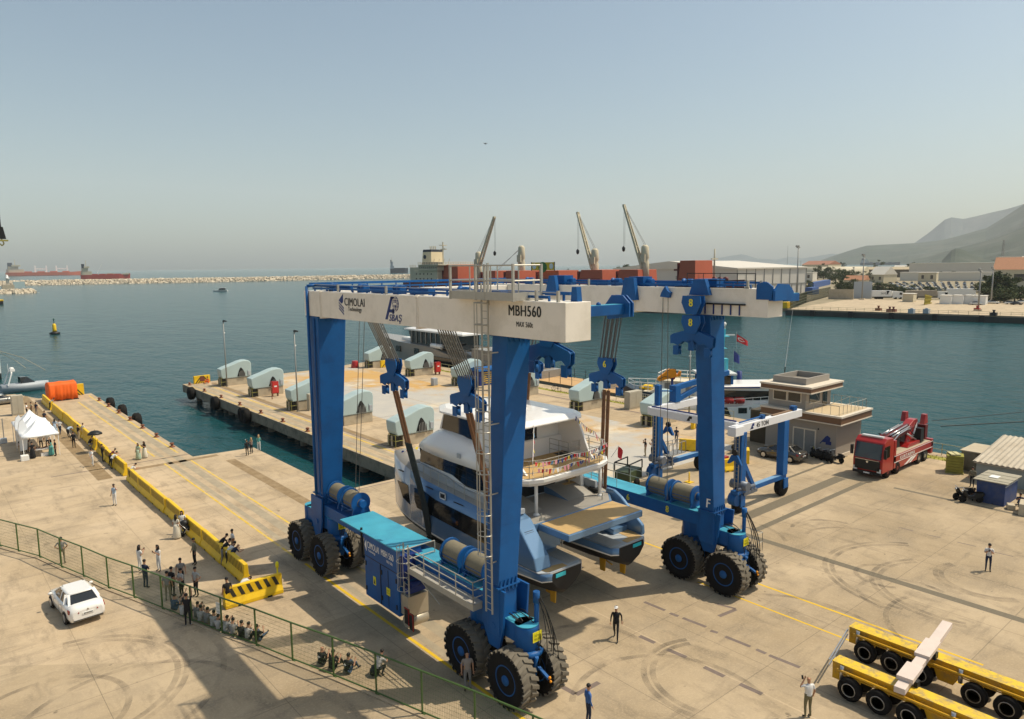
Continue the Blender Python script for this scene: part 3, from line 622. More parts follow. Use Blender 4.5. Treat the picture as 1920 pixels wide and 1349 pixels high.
text('DANGER\nNO ENTRY', (17.879, 31.46, 1.83), (0, -1, 0), (0, 0, 1), .28, .22, BLACK, en, name='plate_lettering', depth=.004)
text('CIMOLAI', (17.9, 33.4, 3.72), (0, -1, 0), (0, 0, 1), 1.25, .36, WHITE, en, bold=.014); text('Technology', (17.9, 33.3, 3.5), (0, -1, 0), (0, 0, 1), .75, .16, WHITE, en, bold=.015)
text('MBH 560', (17.9, 31.95, 3.75), (0, -1, 0), (0, 0, 1), 1.25, .34, WHITE, en, bold=.014); text('MAX 560t', (17.9, 31.4, 3.5), (0, -1, 0), (0, 0, 1), .6, .15, WHITE, en, bold=.015)
plate([(0, .3), (.2, .62), (.2, 0)], (17.9, 33.7, 3.5), (0, -1, 0), (0, 0, 1), WHITE, en, 'maker_emblem')
b = MB(); b.bx(18.0, 19.2, 30.0, 30.29, 2.9, 4.2); b.bx(18.2, 18.6, 29.6, 30.29, 3.3, 3.5); b.bx(18.1, 19.1, 29.7, 30.29, 2.3, 2.6); b.tube((18.3, 29.8, 2.7), (18.9, 29.8, 2.7), .18, 10); gp(b, 'filter_unit', DKBLUE, en)
b = MB(); b.bx(18.0, 19.2, 29.6, 30.28, 1.15, 2.2); b.lathe([(.3, 18.0), (.34, 18.05), (.34, 19.15), (.3, 19.2)], (0, 29.85, .85), 'x', 14); gp(b, 'fuel_tank', mat('bare_aluminium', (.5, .44, .34), .35, .5, var=.1), en)
b = MB(); b.path([(17.95, 34.1, 4.6), (17.95, 34.1, 3.0), (18.1, 34.1, 2.9)], .07, 6); gp(b, 'exhaust_pipe', BLACK, en)
# ---- service platform, its rails, ladder and the caged ladder on the leg
b = MB(); b.bx(18.1, 19.3, 24.3, 29.5, 3.6, 3.66); gp(b, 'service_platform', GRATE)
b = MB(); b.bx(18.04, 18.1, 24.3, 29.5, 3.48, 3.78); b.bx(18.04, 19.3, 24.24, 24.3, 3.48, 3.78); b.bx(18.04, 18.9, 29.5, 29.56, 3.48, 3.78)
b.rail([(18.07, 29.5, 3.7), (18.07, 24.27, 3.7)], 1.1, .028, 1.3, 2); b.rail([(18.07, 24.27, 3.7), (19.3, 24.27, 3.7)], 1.1, .028, 1.2, 2); b.rail([(18.07, 29.5, 3.7), (19.6, 29.5, 3.7)], 1.1, .028, 1.5, 1)
b.path([(18.1, 28.6, 3.5), (18.8, 28.0, 2.2)], .03); gp(b, 'guard_rail', STEEL)
def ladder(mb, p, h, wdir, w=.42, st=.3, r=.022):
    p = V3(p); wd = V3(wdir)*w/2
    for s_ in (-1, 1): mb.bx(*[c for k in range(3) for c in sorted((((p+wd*s_)[k]-.03), ((p+wd*s_)[k]+.03)))][:4], p.z, p.z+h)
    for i in range(int(h/st)): z = V3((0, 0, .15+i*st)); mb.tube(p-wd+z, p+wd+z, r*.7, 5)
def cage(mb, p, z0, z1, out, side, r=.36, step=.85):
    p = V3(p); out = V3(out); side = V3(side); N_ = 9; n = int((z1-z0)/step)
    def pt(a, z): return p+out*(r*math.sin(a)+.12)+side*(r*math.cos(a))+V3((0, 0, z-p.z))
    for i in range(n+1):
        z = z0+(z1-z0)*i/n; q = [p+side*.22+V3((0, 0, z-p.z))]+[pt(math.pi*k/N_, z) for k in range(N_+1)]+[p-side*.22+V3((0, 0, z-p.z))]
        mb.path(q, .022, 4)
    for k in (0, 2, 4, 5, 7, 9): mb.tube(pt(math.pi*k/N_, z0), pt(math.pi*k/N_, z1), .015, 4)
b = MB(); ladder(b, (18.1, 29.85, .55), 3.2, (0, 1, 0)); ladder(b, (18.1, 29.85, 3.7), 1.2, (0, 1, 0)); gp(b, 'access_ladder', STEEL)
b = MB(); cage(b, (18.1, 29.85, 2.6), 2.6, 4.8, (-1, 0, 0), (0, 1, 0), step=.55); gp(b, 'ladder_cage', STEEL)
b = MB(); b.bx(17.98, 18.04, 29.55, 29.95, .75, 1.6); b.bx(17.98, 18.04, 29.15, 29.5, .6, 1.45)
for z in (.8, .95, 1.1, 1.25): b.bx(17.965, 17.98, 29.6, 29.9, z, z+.05)
gp(b, 'safety_board', BLACK)
b = MB()
for y0, y1, z0, z1 in ((29.55, 29.95, .75, 1.6), (29.15, 29.5, .6, 1.45)):
    b.bx(17.95, 17.98, y0-.03, y0+.02, z0, z1); b.bx(17.95, 17.98, y0, y1, z1-.03, z1+.02)
gp(b, 'board_edge', RED)
lx, ly = 18.25, 23.35
b = MB(); ladder(b, (lx, ly, 3.7), 14.2, (0, 1, 0)); 
for z in (6, 9, 12, 15): b.bx(lx, 18.75, ly-.24, ly-.2, z, z+.05); b.bx(lx, 18.75, ly+.2, ly+.24, z, z+.05)
gp(b, 'leg_ladder', STEEL, legs[0])
b = MB(); cage(b, (lx, ly, 6.4), 6.4, 17.1, (-1, 0, 0), (0, 1, 0)); gp(b, 'ladder_cage', STEEL, legs[0])
# top landing
b = MB(); b.bx(18.05, 19.5, 21.3, 25.4, 17.3, 17.36); lo = gp(b, 'top_landing', GRATE)
b = MB(); b.bx(18.0, 18.05, 21.3, 25.4, 17.22, 17.55); b.bx(18.05, 19.5, 21.25, 21.3, 17.22, 17.55); b.bx(18.05, 19.5, 25.4, 25.45, 17.22, 17.55)
pp = [(18.03, 21.28, 17.4), (18.03, 25.42, 17.4), (19.5, 25.42, 17.4), (19.5, 21.28, 17.4), (18.03, 21.28, 17.4)]
b.rail(pp, 1.2, .03, 1.4, 1)
for (x, y) in ((18.03, 21.28), (18.03, 23.05), (18.03, 23.65), (18.03, 25.42), (19.5, 21.28)): b.bx(x-.045, x+.045, y-.045, y+.045, 17.2, 18.65)
b.bx(18.2, 18.3, 23.08, 23.14, 17.0, 18.7); gp(b, 'guard_rail', STEEL, lo)
# ---- lettering and emblems on the near beam's outer side
X0 = 18.5
def ax_(y): return (X0, y, 0)
Yr = (0, -1, 0); Zu = (0, 0, 1)
text('MBH560', (X0, 22.12, 16.62), Yr, Zu, 1.93, .42, BLACK, BEAMS['A'], bold=.016); text('MAX 560t', (X0, 21.65, 16.2), Yr, Zu, .98, .2, BLACK, BEAMS['A'], bold=.014)
text('CIMOLAI', (X0, 36.05, 16.52), Yr, Zu, 2.25, .42, BLACK, BEAMS['A'], bold=.014); text('Technology', (X0, 35.65, 16.17), Yr, Zu, 1.5, .3, BLACK, BEAMS['A'], bold=.012)
mb = MB(); oo = (X0, 36.72, 16.12)
plate([(0, .62), (.55, 1.02), (.55, .50), (.42, .42), (.56, .30)], oo, Yr, Zu, None, None, '', mb=mb) if False else None
plate([(0, .66), (.52, 1.02), (.52, .62), (.40, .50), (.30, .50)], oo, Yr, Zu, None, None, '', mb=mb)
for k in range(3): z = .52-.16*k; plate([(0, z), (0, z+.07), (.56, z-.24), (.56, z-.33)], oo, Yr, Zu, None, None, '', mb=mb)
gp(mb, 'maker_emblem', DKBLUE, BEAMS['A'])
oo = (X0, 30.9+.85, 15.98); mb = MB()        # big slanted A with a globe as its bowl
plate([(0, 0), (.22, 0), (.80, 1.15), (.58, 1.15)], oo, Yr, Zu, 0, 0, '', mb=mb); plate([(.58, 1.15), (.80, 1.15), (1.0, 1.15), (1.0, 1.02), (.66, 1.02)], oo, Yr, Zu, 0, 0, '', mb=mb)
plate([(.38, .36), (.44, .52), (.86, .52), (.90, .36)], oo, Yr, Zu, 0, 0, '', mb=mb); plate([(.72, .56), (.84, .56), (.84, .30), (.70, .30)], oo, Yr, Zu, 0, 0, '', mb=mb)
ec = (1.02, .80)
plate([(ec[0]+.29*math.cos(a), ec[1]+.36*math.sin(a)) for a in [2*math.pi*i/20 for i in range(20)]], oo, Yr, Zu, 0, 0, '', mb=mb)
gp(mb, 'yard_emblem', DKBLUE, BEAMS['A'])
mb = MB()
for rx in (.10, .2):
    for s_ in (-1, 1):
        q = [V3((X0-.02, 31.75-(ec[0]+s_*rx*math.cos(a)), 15.98+ec[1]+.33*math.sin(a))) for a in [-1.5+3*i/8 for i in range(9)]]; mb.path(q, .012, 4)
for dz in (-.2, -.05, .1, .23):
    hw = .29*math.sqrt(max(0, 1-(dz/.36)**2)); mb.tube((X0-.02, 31.75-ec[0]+hw, 15.98+ec[1]+dz), (X0-.02, 31.75-ec[0]-hw, 15.98+ec[1]+dz), .012, 4)
mb.bx(X0-.022, X0-.012, 31.75-ec[0]-.12, 31.75-ec[0]+.2, 15.98+ec[1]-.03, 15.98+ec[1]+.05); gp(mb, 'emblem_globe', BEAMW, BEAMS['A'])
text('SBAŞ', (X0, 31.38, 15.83), Yr, Zu, 1.22, .45, DKBLUE, BEAMS['A'], bold=.014, shear=.25)
# ---- end arms
b = MB(); b.bx(19.87, 22.35, 19.3, 19.75, 16.6, 17.0); b.bx(19.86, 19.95, 19.15, 19.95, 16.5, 17.12); b.prism([(16.35, 19.1), (16.35, 20.3), (17.0, 20.3), (17.3, 19.9), (17.3, 19.3), (17.0, 19.0)][::-1], 'x', 0, .1) if False else None
b.prism([(19.05, 16.5), (20.2, 16.35), (20.4, 16.9), (20.0, 17.35), (19.4, 17.35), (19.05, 17.05)], 'x', 22.2, 22.28); b.prism([(19.05, 16.5), (20.2, 16.35), (20.4, 16.9), (20.0, 17.35), (19.4, 17.35), (19.05, 17.05)], 'x', 22.42, 22.5); b.ell((20.9, 19.5, 17.03), (.1, .1, .1), 8, 6)
gp(b, 'end_arm', BLUE, bevel=.01)
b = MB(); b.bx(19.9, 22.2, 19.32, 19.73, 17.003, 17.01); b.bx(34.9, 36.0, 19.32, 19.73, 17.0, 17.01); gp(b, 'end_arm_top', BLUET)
b = MB(); b.prism([(19.15, 16.75), (20.0, 16.75), (20.0, 17.5), (19.7, 17.62), (19.4, 17.62), (19.1, 17.4)], 'x', 33.0, 33.1); b.bx(33.1, 34.9, 19.1, 19.34, 16.7, 17.3); b.bx(34.5, 36.0, 19.3, 19.75, 16.6, 17.0); b.prism([(33.0, 16.7), (34.6, 16.7), (34.8, 17.1), (34.3, 17.5), (33.4, 17.55), (33.0, 17.2)], 'y', 18.95, 19.08); gp(b, 'end_bracket', BLUE, bevel=.01)
b = MB(); b.bx(32.9, 33.04, 20.6, 24.0, 16.42, 16.5); b.bx(32.95, 33.0, 20.4, 25, 17.3, 17.34); b.rail([(33.4, 20.3, 17.3), (33.4, 24.5, 17.3)], .75, .02, 1.2); gp(b, 'trolley_rail', BLACK, BEAMS['B'])
b = MB()
for k in range(6): b.bx(32.98, 33.04, 20.9+k*.52, 20.96+k*.52, 15.9, 16.42)
gp(b, 'rail_stay', DKBLUE, BEAMS['B'])
b = MB(); b.bx(33.4, 34.2, 22.6, 23.9, 17.3, 17.75); b.prism([(22.6, 16.9), (23.9, 16.9), (23.6, 17.75), (22.9, 17.75)], 'x', 32.75, 33.03); b.bx(33.4, 34.2, 27.6, 28.7, 17.3, 17.85); b.prism([(27.6, 16.5), (28.8, 16.5), (28.5, 17.8), (27.8, 17.8)], 'x', 32.75, 33.03); b.bx(33.4, 34.2, 34.2, 35.4, 17.3, 17.9); b.prism([(34.2, 16.6), (35.4, 16.6), (35.0, 17.9), (34.5, 17.9)], 'x', 32.75, 33.03); gp(b, 'trolley', BLUE, BEAMS['B'])
b = MB(); b.prism([(25.3, 16.7), (25.9, 16.75), (25.8, 17.0), (25.55, 17.35), (25.4, 17.1), (25.2, 17.0)], 'x', 32.8, 33.02); gp(b, 'small_sheave', BLUE, BEAMS['B'])
b = MB(); b.tube((32.9, 25.4, 16.7), (33.0, 25.3, 5.0), .018, 4); b.tube((32.9, 25.75, 16.7), (34.9, 27.4, 5.1), .018, 4); b.tube((20.2, 37.6, 15.7), (19.6, 37.8, 5.2), .018, 4); b.tube((20.2, 37.0, 15.7), (19.5, 37.2, 5.2), .018, 4); gp(b, 'hoist_rope', ROPE)
# ---- lifting blocks and slings (each hangs free: a thing of its own)
def block_parts(root, num=None, ropes=True, top=15.8, n=5, spread=.5, dx=0):
    m = MB()
    for sx in (-.22, .16): m.prism([(-.32, 0), (.32, 0), (.62, .62), (.55, .98), (-.55, .98), (-.62, .62)], 'x', sx, sx+.06)
    for k in range(3): m.lathe([(.36, -.16+k*.12), (.36, -.1+k*.12)], (0, -.01, .62), 'x', 14)
    m.build('sheave_head', BLUE, root, bevel=.01)
    if num: text(num, (-.222, .13, .42), (0, -1, 0), (0, 0, 1), .26, .4, YELL, root, world=False, bold=.02)
    p = [(-1.35, -.62), (-1.38, -.18), (-1.25, -.08), (0, .28), (1.25, -.08), (1.38, -.18), (1.35, -.62)]
    for k in range(8): y = 1.18-k*.337; p.append((y, -.66+.32*(1-abs(y)/1.3)-(.12 if k % 2 else -.05)))
    m = MB()
    for sx in (-.15, .1): m.prism(p, 'x', sx, sx+.05)
    m.bx(-.1, .1, -1.3, -.05, -.2, -.14); m.hexa([(-.12, .1, .16), (.12, .1, .16), (.12, 1.3, -.22), (-.12, 1.3, -.22)], [(-.12, .1, .2), (.12, .1, .2), (.12, 1.3, -.18), (-.12, 1.3, -.18)]); m.hexa([(-.12, -1.3, -.22), (.12, -1.3, -.22), (.12, -.1, .16), (-.12, -.1, .16)], [(-.12, -1.3, -.18), (.12, -1.3, -.18), (.12, -.1, .2), (-.12, -.1, .2)])
    m.build('spreader_plate', BLUE, root, bevel=.008)
    for y, z in ((0, -.55), (1.0, -.85), (-1.0, -.85)):
        m = MB(); m.lathe([(.16, -.12), (.2, -.1), (.2, .1), (.16, .12)], (0, y, z-.12), 'x', 10)
        m.bx(-.15, -.1, y-.17, y+.17, z-.35, z+.15); m.bx(.1, .15, y-.17, y+.17, z-.35, z+.15); m.build('pulley', BLUE, root)
    if ropes:
        m = MB()
        for k in range(n):
            for sx in (-.14, .12): y = -.48+.96*k/(n-1); m.tube((sx, y, .75), (sx+dx, y*1.15+.25, top-root.location.z), .034 if n > 4 else .05, 4)
        m.build('hoist_rope', ROPE, root)
def block(p, lab, **k):
    o = empty('lifting_block', p, 0, lab, 'lifting block', 'lifting blocks of the boat hoist'); block_parts(o, **k); return o
block((21.3, 35.8, 12.4), 'blue lifting block hanging from the lettered beam nearest the tall far left leg', n=6, dx=-1.1)
block((21.5, 29.0, 12.1), 'blue lifting block hanging beside the caged ladder over the yacht roof', n=6, dx=-1.2)
block((20.9, 22.3, 15.15), 'blue lifting block pulled up high under the end of the lettered beam', ropes=False)
block((32.4, 29.5, 12.0), 'blue lifting block with a yellow 6 on it above the yacht terrace', num='6', n=4, dx=.9)
block((32.4, 36.7, 12.2), 'blue lifting block seen low behind the near leg over the pier', n=4, dx=.9)
o = block((32.35, 23.3, 14.85), 'blue lifting block with a yellow 8 pulled up against the right leg', num='8', ropes=False)
m = MB()
for sx in (-.22, .16): m.prism([(-.32, 0), (.32, 0), (.62, .62), (.55, .98), (-.55, .98), (-.62, .62)], 'x', sx, sx+.06)
for v in m.v: v.z += 1.05
q = m.build('upper_sheave_head', BLUE, o); text('8', (-.222, .13, 1.47), (0, -1, 0), (0, 0, 1), .26, .4, YELL, q, world=False, bold=.02)
def sling(pts, split, lab):
    o = empty('lifting_sling', pts[0], 0, lab, 'sling', 'slings under the yacht'); p0 = V3(pts[0])
    a = MB(); d = MB()
    for i, (p, q) in enumerate(zip(pts, pts[1:])):
        p = V3(p)-p0; q = V3(q)-p0
        for dy in (-.17, .17): (a if i < split else d).beam(p+V3((0, dy, 0)), q+V3((0, dy*(1 if i < split else .7), 0)), .07, .24 if i < split else .34)
    if a.v: a.build('strap', SLING, o)
    if d.v: d.build('sleeve', SLINGD, o)
sling([(21.35, 35.8, 11.5), (22.1, 35.8, 8.3), (23.15, 35.8, 4.2), (23.5, 35.9, 2.2), (24.6, 35.9, 1.45)], 1, 'tan sling with a long dark lower sleeve along the yacht bow')
sling([(21.55, 29.0, 11.2), (22.6, 29.0, 7.4), (23.2, 29.0, 4.5), (23.35, 29.0, 1.9), (24.5, 29, 1.5)], 2, 'tan sling running down behind the caged ladder')
sling([(32.35, 29.5, 11.0), (32.2, 29.5, 7.4), (32.05, 29.5, 4.2), (31.9, 29.5, 2.0), (30.8, 29.5, 1.5)], 2, 'tan sling below the block numbered 6 at the yacht stern')
sling([(32.35, 36.7, 11.3), (32.0, 36.7, 8.0), (31.8, 36.7, 4.0), (31.5, 36.7, 2.2), (30.6, 36.7, 1.5)], 2, 'tan sling on the far side of the yacht bow, behind the near leg')
# ================================================================ THE CATAMARAN IN THE SLINGS
ya = empty('catamaran_yacht', (27.65, 33, 1.4), 0, 'three deck silver blue catamaran yacht hanging in the slings of the boat hoist', 'yacht')
def yp(mb, name, m, parent=ya, bevel=0): return mb.build(name, m, parent, world=True, bevel=bevel)
CX = 27.65
ST = [(25.55, 24.05, 26.15, 1.85, 2.58, 2.62, 3.0), (25.85, 23.6, 26.5, 1.6, 2.55, 2.62, 3.0), (27.9, 23.42, 26.6, 1.4, 2.5, 2.6, 3.0), (28.3, 23.4, 26.6, 1.4, 2.48, 2.58, 4.75), (30.5, 23.4, 26.6, 1.4, 2.4, 2.5, 5.3), (33.5, 23.4, 26.6, 1.45, 2.3, 2.42, 5.5), (36, 23.42, 26.6, 1.45, 2.42, 2.55, 5.65),
      (38, 23.5, 26.4, 1.55, 2.6, 2.72, 5.9), (39.5, 23.68, 26.1, 1.75, 2.78, 2.9, 6.12), (40.6, 24.0, 25.8, 2.1, 2.95, 3.07, 6.3), (41.2, 24.3, 25.55, 2.5, 3.1, 3.2, 6.36), (41.55, 24.6, 25.3, 2.95, 3.25, 3.35, 6.3), (41.66, 24.85, 25.05, 3.3, 3.4, 3.5, 6.1)]
def sect(st, sgn):
    y, xo, xi, zk, zb, zl, zs = st; xc = (xo+xi)/2
    pts = [(xc, zk), (xo+(xc-xo)*.35, zk+(zb-zk)*.45), (xo+.02, zb), (xo, zl), (xo-.0, zl+(zs-zl)*.5), (xo+.05, zs), (xi, zs), (xi, zl), (xi, zb), (xi-(xi-xc)*.35, zk+(zb-zk)*.45)]
    return [((x if sgn > 0 else 2*CX-x), y, z) for x, z in pts]
for sgn in (1, -1):
    h = MB(); a = [sect(s_, sgn) for s_ in ST]
    h.loft(a[:8], mis=[0, 0, 3, 1, 1, 4, 1, 3, 0, 0]); h.loft(a[7:], mis=[0, 0, 3, 2, 2, 4, 2, 3, 0, 0])  # bow stations get the paler colour that imitates their reflection
    yp(h, 'hull', [BOOT, YBLUE, YSHEEN, WHITE, DECKG])
    fx = lambda x: x if sgn > 0 else 2*CX-x
    def bxx(m, x0, x1, *r): m.bx(min(fx(x0), fx(x1)), max(fx(x0), fx(x1)), *r)
    m = MB(); pl = [(23.5, 26.0), (24.0, 25.62), (26.1, 25.62), (26.45, 26.0), (26.5, 28.2), (23.5, 28.2)]
    m.prism([(fx(x), y) for x, y in pl], 'z', 3.003, 3.05); yp(m, 'swim_platform', GREYP)
    m = MB(); m.prism([(fx(x), y) for x, y in [(23.75, 26.5), (23.95, 25.75), (25.3, 25.72), (25.3, 26.1), (24.6, 26.25), (24.55, 27.2), (23.75, 27.2)]], 'z', 3.052, 3.065); yp(m, 'teak_tread', TEAK)
    m = MB(); bxx(m, 25.5, 26.4, 25.9, 27.6, 3.052, 3.06); yp(m, 'grey_tread', GRATE)
    m = MB(); bxx(m, 24.3, 25.0, 25.52, 25.545, 2.72, 2.92); yp(m, 'transom_light', mat('cyan_panel', (.03, .42, .50), .3))
    m = MB(); m.ell((fx(25.2), 25.62, 2.25), .05, 6, 5); yp(m, 'exhaust_outlet', ALU)
    m = MB()
    for x, y in ((24.9, 26.4), (25.5, 27.4)): m.prism([(y-.2, .95), (y+.15, .95), (y+.2, 1.8), (y-.25, 1.8)], 'x', fx(x)-.04, fx(x)+.04)
    m.tube((fx(25.2), 27.5, 1.5), (fx(25.2), 26.9, 1.35), .04, 6); yp(m, 'rudder', mat('yellow_primer', (.55, .30, .02), .6))
# stern quarter fairings and steps
for sgn, pr in ((1, [(26.1, 3.05), (28.8, 3.05), (28.8, 5.45), (28.35, 5.5), (27.7, 5.3), (26.3, 3.7)]), (-1, [(25.9, 3.05), (28.8, 3.05), (28.8, 5.2), (28.2, 5.2), (27.6, 4.9), (25.95, 3.6)])):
    fx = lambda x: x if sgn > 0 else 2*CX-x
    m = MB(); x0, x1 = sorted((fx(23.48), fx(24.55)))
    if sgn < 0: x0, x1 = sorted((fx(23.48), fx(23.75)))
    m.prism(pr, 'x', x0, x1); q = yp(m, 'stern_quarter', YBLUE, bevel=.08)
    if sgn > 0:
        m = MB()
        for k in range(6): t = k/6; m.box(((x0+x1)/2, 27.25-.32*t+.02, 4.72-.5*t+.08), (.6, .02, .05), rx=.85)
        yp(m, 'vent_louvre', BLACK, q)
        m = MB(); m.bx(23.7, 24.4, 28.0, 28.6, 5.5, 5.75); m.tube((24.0, 28.2, 5.7), (24.0, 28.2, 6.6), .02, 5); m.ell((24.0, 28.2, 6.6), .06); yp(m, 'helm_pod', GREYP, q)
    else:
        m = MB()
        for k in range(4): a, b = sorted((fx(23.8), fx(25.0))); m.bx(a, b, 27.0+.3*k, 28.4, 3.05+.35*k, 3.38+.35*k)
        yp(m, 'stern_steps', YBLUE, bevel=.02)
# bridge deck, aft deck with folding teak platform
m = MB(); m.bx(26.3, 29.0, 28.4, 40.2, 3.3, 4.6); m.bx(25.2, 26.6, 27.9, 28.6, 3.05, 4.6); m.bx(28.7, 30.1, 27.9, 28.6, 3.05, 4.6); m.bx(25.0, 26.6, 27.6, 31, 3.3, 4.6); yp(m, 'bridge_deck', YBLUE)
m = MB(); m.bx(26.55, 28.7, 27.62, 27.66, 3.4, 4.5); m.bx(26.7, 26.75, 27.55, 27.6, 3.2, 4.5); yp(m, 'tender_garage_frame', STEEL)
m = MB(); m.prism([(24.6, 27.5), (30.7, 27.5), (31.6, 28.5), (31.6, 31.2), (23.7, 31.2), (23.7, 28.5)], 'z', 4.6, 4.93); yp(m, 'aft_deck', YBLUE, bevel=.03)
m = MB(); m.prism([(24.75, 27.55), (30.55, 27.55), (31.45, 28.5), (31.45, 31.1), (23.85, 31.1), (23.85, 28.5)], 'z', 4.933, 4.94); yp(m, 'deck_covering', DECKG)
m = MB(); m.bx(24.9, 30.7, 25.2, 27.48, 4.55, 4.92); yp(m, 'folding_platform', YBLUE, bevel=.04)
m = MB(); m.bx(25.02, 30.6, 25.3, 27.4, 4.923, 4.932); yp(m, 'platform_teak', TEAK)
# main deck house
m = MB(); m.bx(24.25, 31.05, 31.2, 37.6, 4.9, 7.2); m.hexa([(24.25, 37.6, 4.9), (31.05, 37.6, 4.9), (30.6, 38.9, 4.9), (24.7, 38.9, 4.9)], [(24.25, 37.6, 7.2), (31.05, 37.6, 7.2), (30.8, 38.0, 7.2), (24.5, 38.0, 7.2)]); mh = yp(m, 'deck_house', GEL)
for sgn in (1, -1):
    x = 24.235 if sgn > 0 else 31.05; m = MB()
    m.prism([(31.3, 5.85), (33.0, 5.82), (33.6, 5.98), (34.4, 6.22), (37.9, 6.35), (37.75, 7.14), (31.3, 7.14)], 'x', x, x+.02); m.prism([(24.7, 5.9), (30.6, 5.9), (30.8, 7.1), (24.5, 7.1)], 'y', 38.32, 38.34) if sgn > 0 else None
    yp(m, 'saloon_window', GLASS, mh)
m = MB(); m.bx(26.5, 29.6, 31.17, 31.19, 5.0, 7.0); yp(m, 'aft_door', GLASS, mh)
m = MB()
for x in (26.45, 28.0, 29.6): m.bx(x, x+.06, 31.14, 31.165, 5.0, 7.05)
m.bx(26.4, 29.7, 31.1, 31.165, 4.95, 5.0); yp(m, 'door_frame', GREYP, mh)
# side deck sweep above the hull side
for sgn in (1, -1):
    fx = lambda x: x if sgn > 0 else 2*CX-x
    m = MB(); a, b = sorted((fx(24.02), fx(24.2)))
    m.prism([(29.2, 4.9), (38.6, 5.4), (38.6, 6.1), (37.6, 6.3), (34.8, 6.05), (34.0, 5.85), (33.2, 5.72), (29.2, 5.6)], 'x', a, b); yp(m, 'side_bulwark', GREYP)
    m = MB(); xx = fx(23.5); m.rail([(xx, 29.2, 5.0+.15), (xx, 33.2, 5.45), (xx, 36.4, 5.65)], .85, .018, .9, 1); yp(m, 'guard_rail', STEEL)
# hull windows, slits and port
xh = 23.385
m = MB(); m.prism([(28.9, 3.35), (37.05, 3.72), (37.3, 4.2), (37.3, 4.95), (36.4, 4.98), (35.0, 4.72), (28.9, 4.45)], 'x', xh-.02, xh+.03); m.prism([(38.0, 3.6), (38.9, 3.9), (39.5, 4.9), (38.25, 4.85)], 'x', 23.5, 23.53); yp(m, 'hull_window', GLASS)
m = MB(); m.bx(xh-.03, xh, 33.9, 34.5, 4.95, 5.02); m.bx(xh-.03, xh, 33.9, 34.5, 5.3, 5.36); m.bx(xh-.03, xh, 33.9, 33.96, 4.95, 5.36); m.bx(xh-.03, xh, 34.44, 34.5, 4.95, 5.36); yp(m, 'port_frame', GEL)
m = MB(); m.bx(xh-.02, xh, 33.96, 34.44, 5.02, 5.3); m.bx(xh-.02, xh, 35.2, 36.0, 5.3, 5.36); m.bx(xh-.02, xh, 32.2, 33.1, 5.05, 5.11); m.bx(23.6, 23.64, 38.9, 39.5, 5.55, 5.62); yp(m, 'hull_vent', BLACK)
# foredeck
m = MB(); m.prism([(24.2, 38.0), (31.1, 38.0), (30.9, 40.3), (30.2, 41.0), (25.1, 41.0), (24.4, 40.3)], 'z', 5.2, 5.5); yp(m, 'foredeck', mat('cyan_deck', (.22, .46, .52), .4))
m = MB(); m.prism([(24.6, 40.6), (30.7, 40.6), (30.3, 41.3), (25.0, 41.3)], 'z', 4.0, 6.2); yp(m, 'bow_bulwark', YSHEEN, bevel=.1)
m = MB(); m.bx(25.4, 29.9, 38.5, 39.6, 5.5, 5.95); m.bx(26.5, 28.8, 39.8, 40.4, 5.5, 5.75); yp(m, 'sun_pad', GEL, bevel=.08)
# upper shell: white brow rising to the wheelhouse
def ringr(y, x0, x1, z0, z1, rr): return [(x0, y, z0), (x0+rr*.15, y, z0+(z1-z0)*.45), (x0+rr*.5, y, z0+(z1-z0)*.82), (x0+rr, y, z1), (x1-rr, y, z1), (x1-rr*.5, y, z0+(z1-z0)*.82), (x1-rr*.15, y, z0+(z1-z0)*.45), (x1, y, z0)]
m = MB(); m.loft([ringr(31.2, 23.95, 31.35, 7.15, 8.3, .8), ringr(33, 23.95, 31.35, 7.15, 8.35, .85), ringr(34.2, 23.95, 31.35, 7.15, 8.55, .9), ringr(36, 24.0, 31.3, 7.17, 8.62, 1.0), ringr(37.2, 24.1, 31.2, 7.2, 8.35, 1.1), ringr(38.2, 24.35, 30.95, 7.22, 7.85, 1.1), ringr(38.8, 24.8, 30.5, 7.24, 7.45, .8)]); yp(m, 'upper_shell', GEL)
m = MB(); m.bx(23.98, 24.0, 33.2, 33.55, 7.5, 7.78); yp(m, 'shell_hatch', GREYP)
m = MB(); m.hexa([(24.95, 31.5, 8.3), (30.35, 31.5, 8.3), (30.2, 36.9, 8.5), (25.1, 36.9, 8.5)], [(25.0, 31.5, 9.65), (30.3, 31.5, 9.65), (30.2, 36.4, 9.65), (25.1, 36.4, 9.65)]); wh = yp(m, 'wheelhouse', GEL)
m = MB()
m.prism([(33.3, 8.45), (36.45, 8.62), (36.15, 9.55), (33.3, 9.55)], 'x', 24.94, 25.0); m.prism([(33.3, 8.45), (36.45, 8.62), (36.15, 9.55), (33.3, 9.55)], 'x', 30.3, 30.36); m.hexa([(25.3, 36.86, 8.6), (30.0, 36.86, 8.6), (30.0, 36.93, 8.6), (25.3, 36.93, 8.6)], [(25.3, 36.42, 9.55), (30.0, 36.42, 9.55), (30.0, 36.5, 9.55), (25.3, 36.5, 9.55)]); yp(m, 'wheelhouse_window', GLASS, wh)
m = MB(); m.bx(26.4, 28.4, 31.46, 31.49, 7.32, 9.4); yp(m, 'terrace_door', GLASS, wh)
rp = [(25.4, 29.2), (29.9, 29.2), (30.65, 30.0), (30.65, 36.2), (29.8, 37.5), (25.5, 37.5), (24.65, 36.2), (24.65, 30.0)]
m = MB(); n = len(rp); cxy = (27.65, 33.4)
def rs(k, z): return [(cxy[0]+(x-cxy[0])*k, cxy[1]+(y-cxy[1])*k, z) for x, y in rp]
m.loft([rs(.93, 9.6), rs(1, 9.68), rs(1, 9.78), rs(.9, 9.98), rs(.5, 10.06)], sm=False); yp(m, 'roof', GEL, bevel=.03)
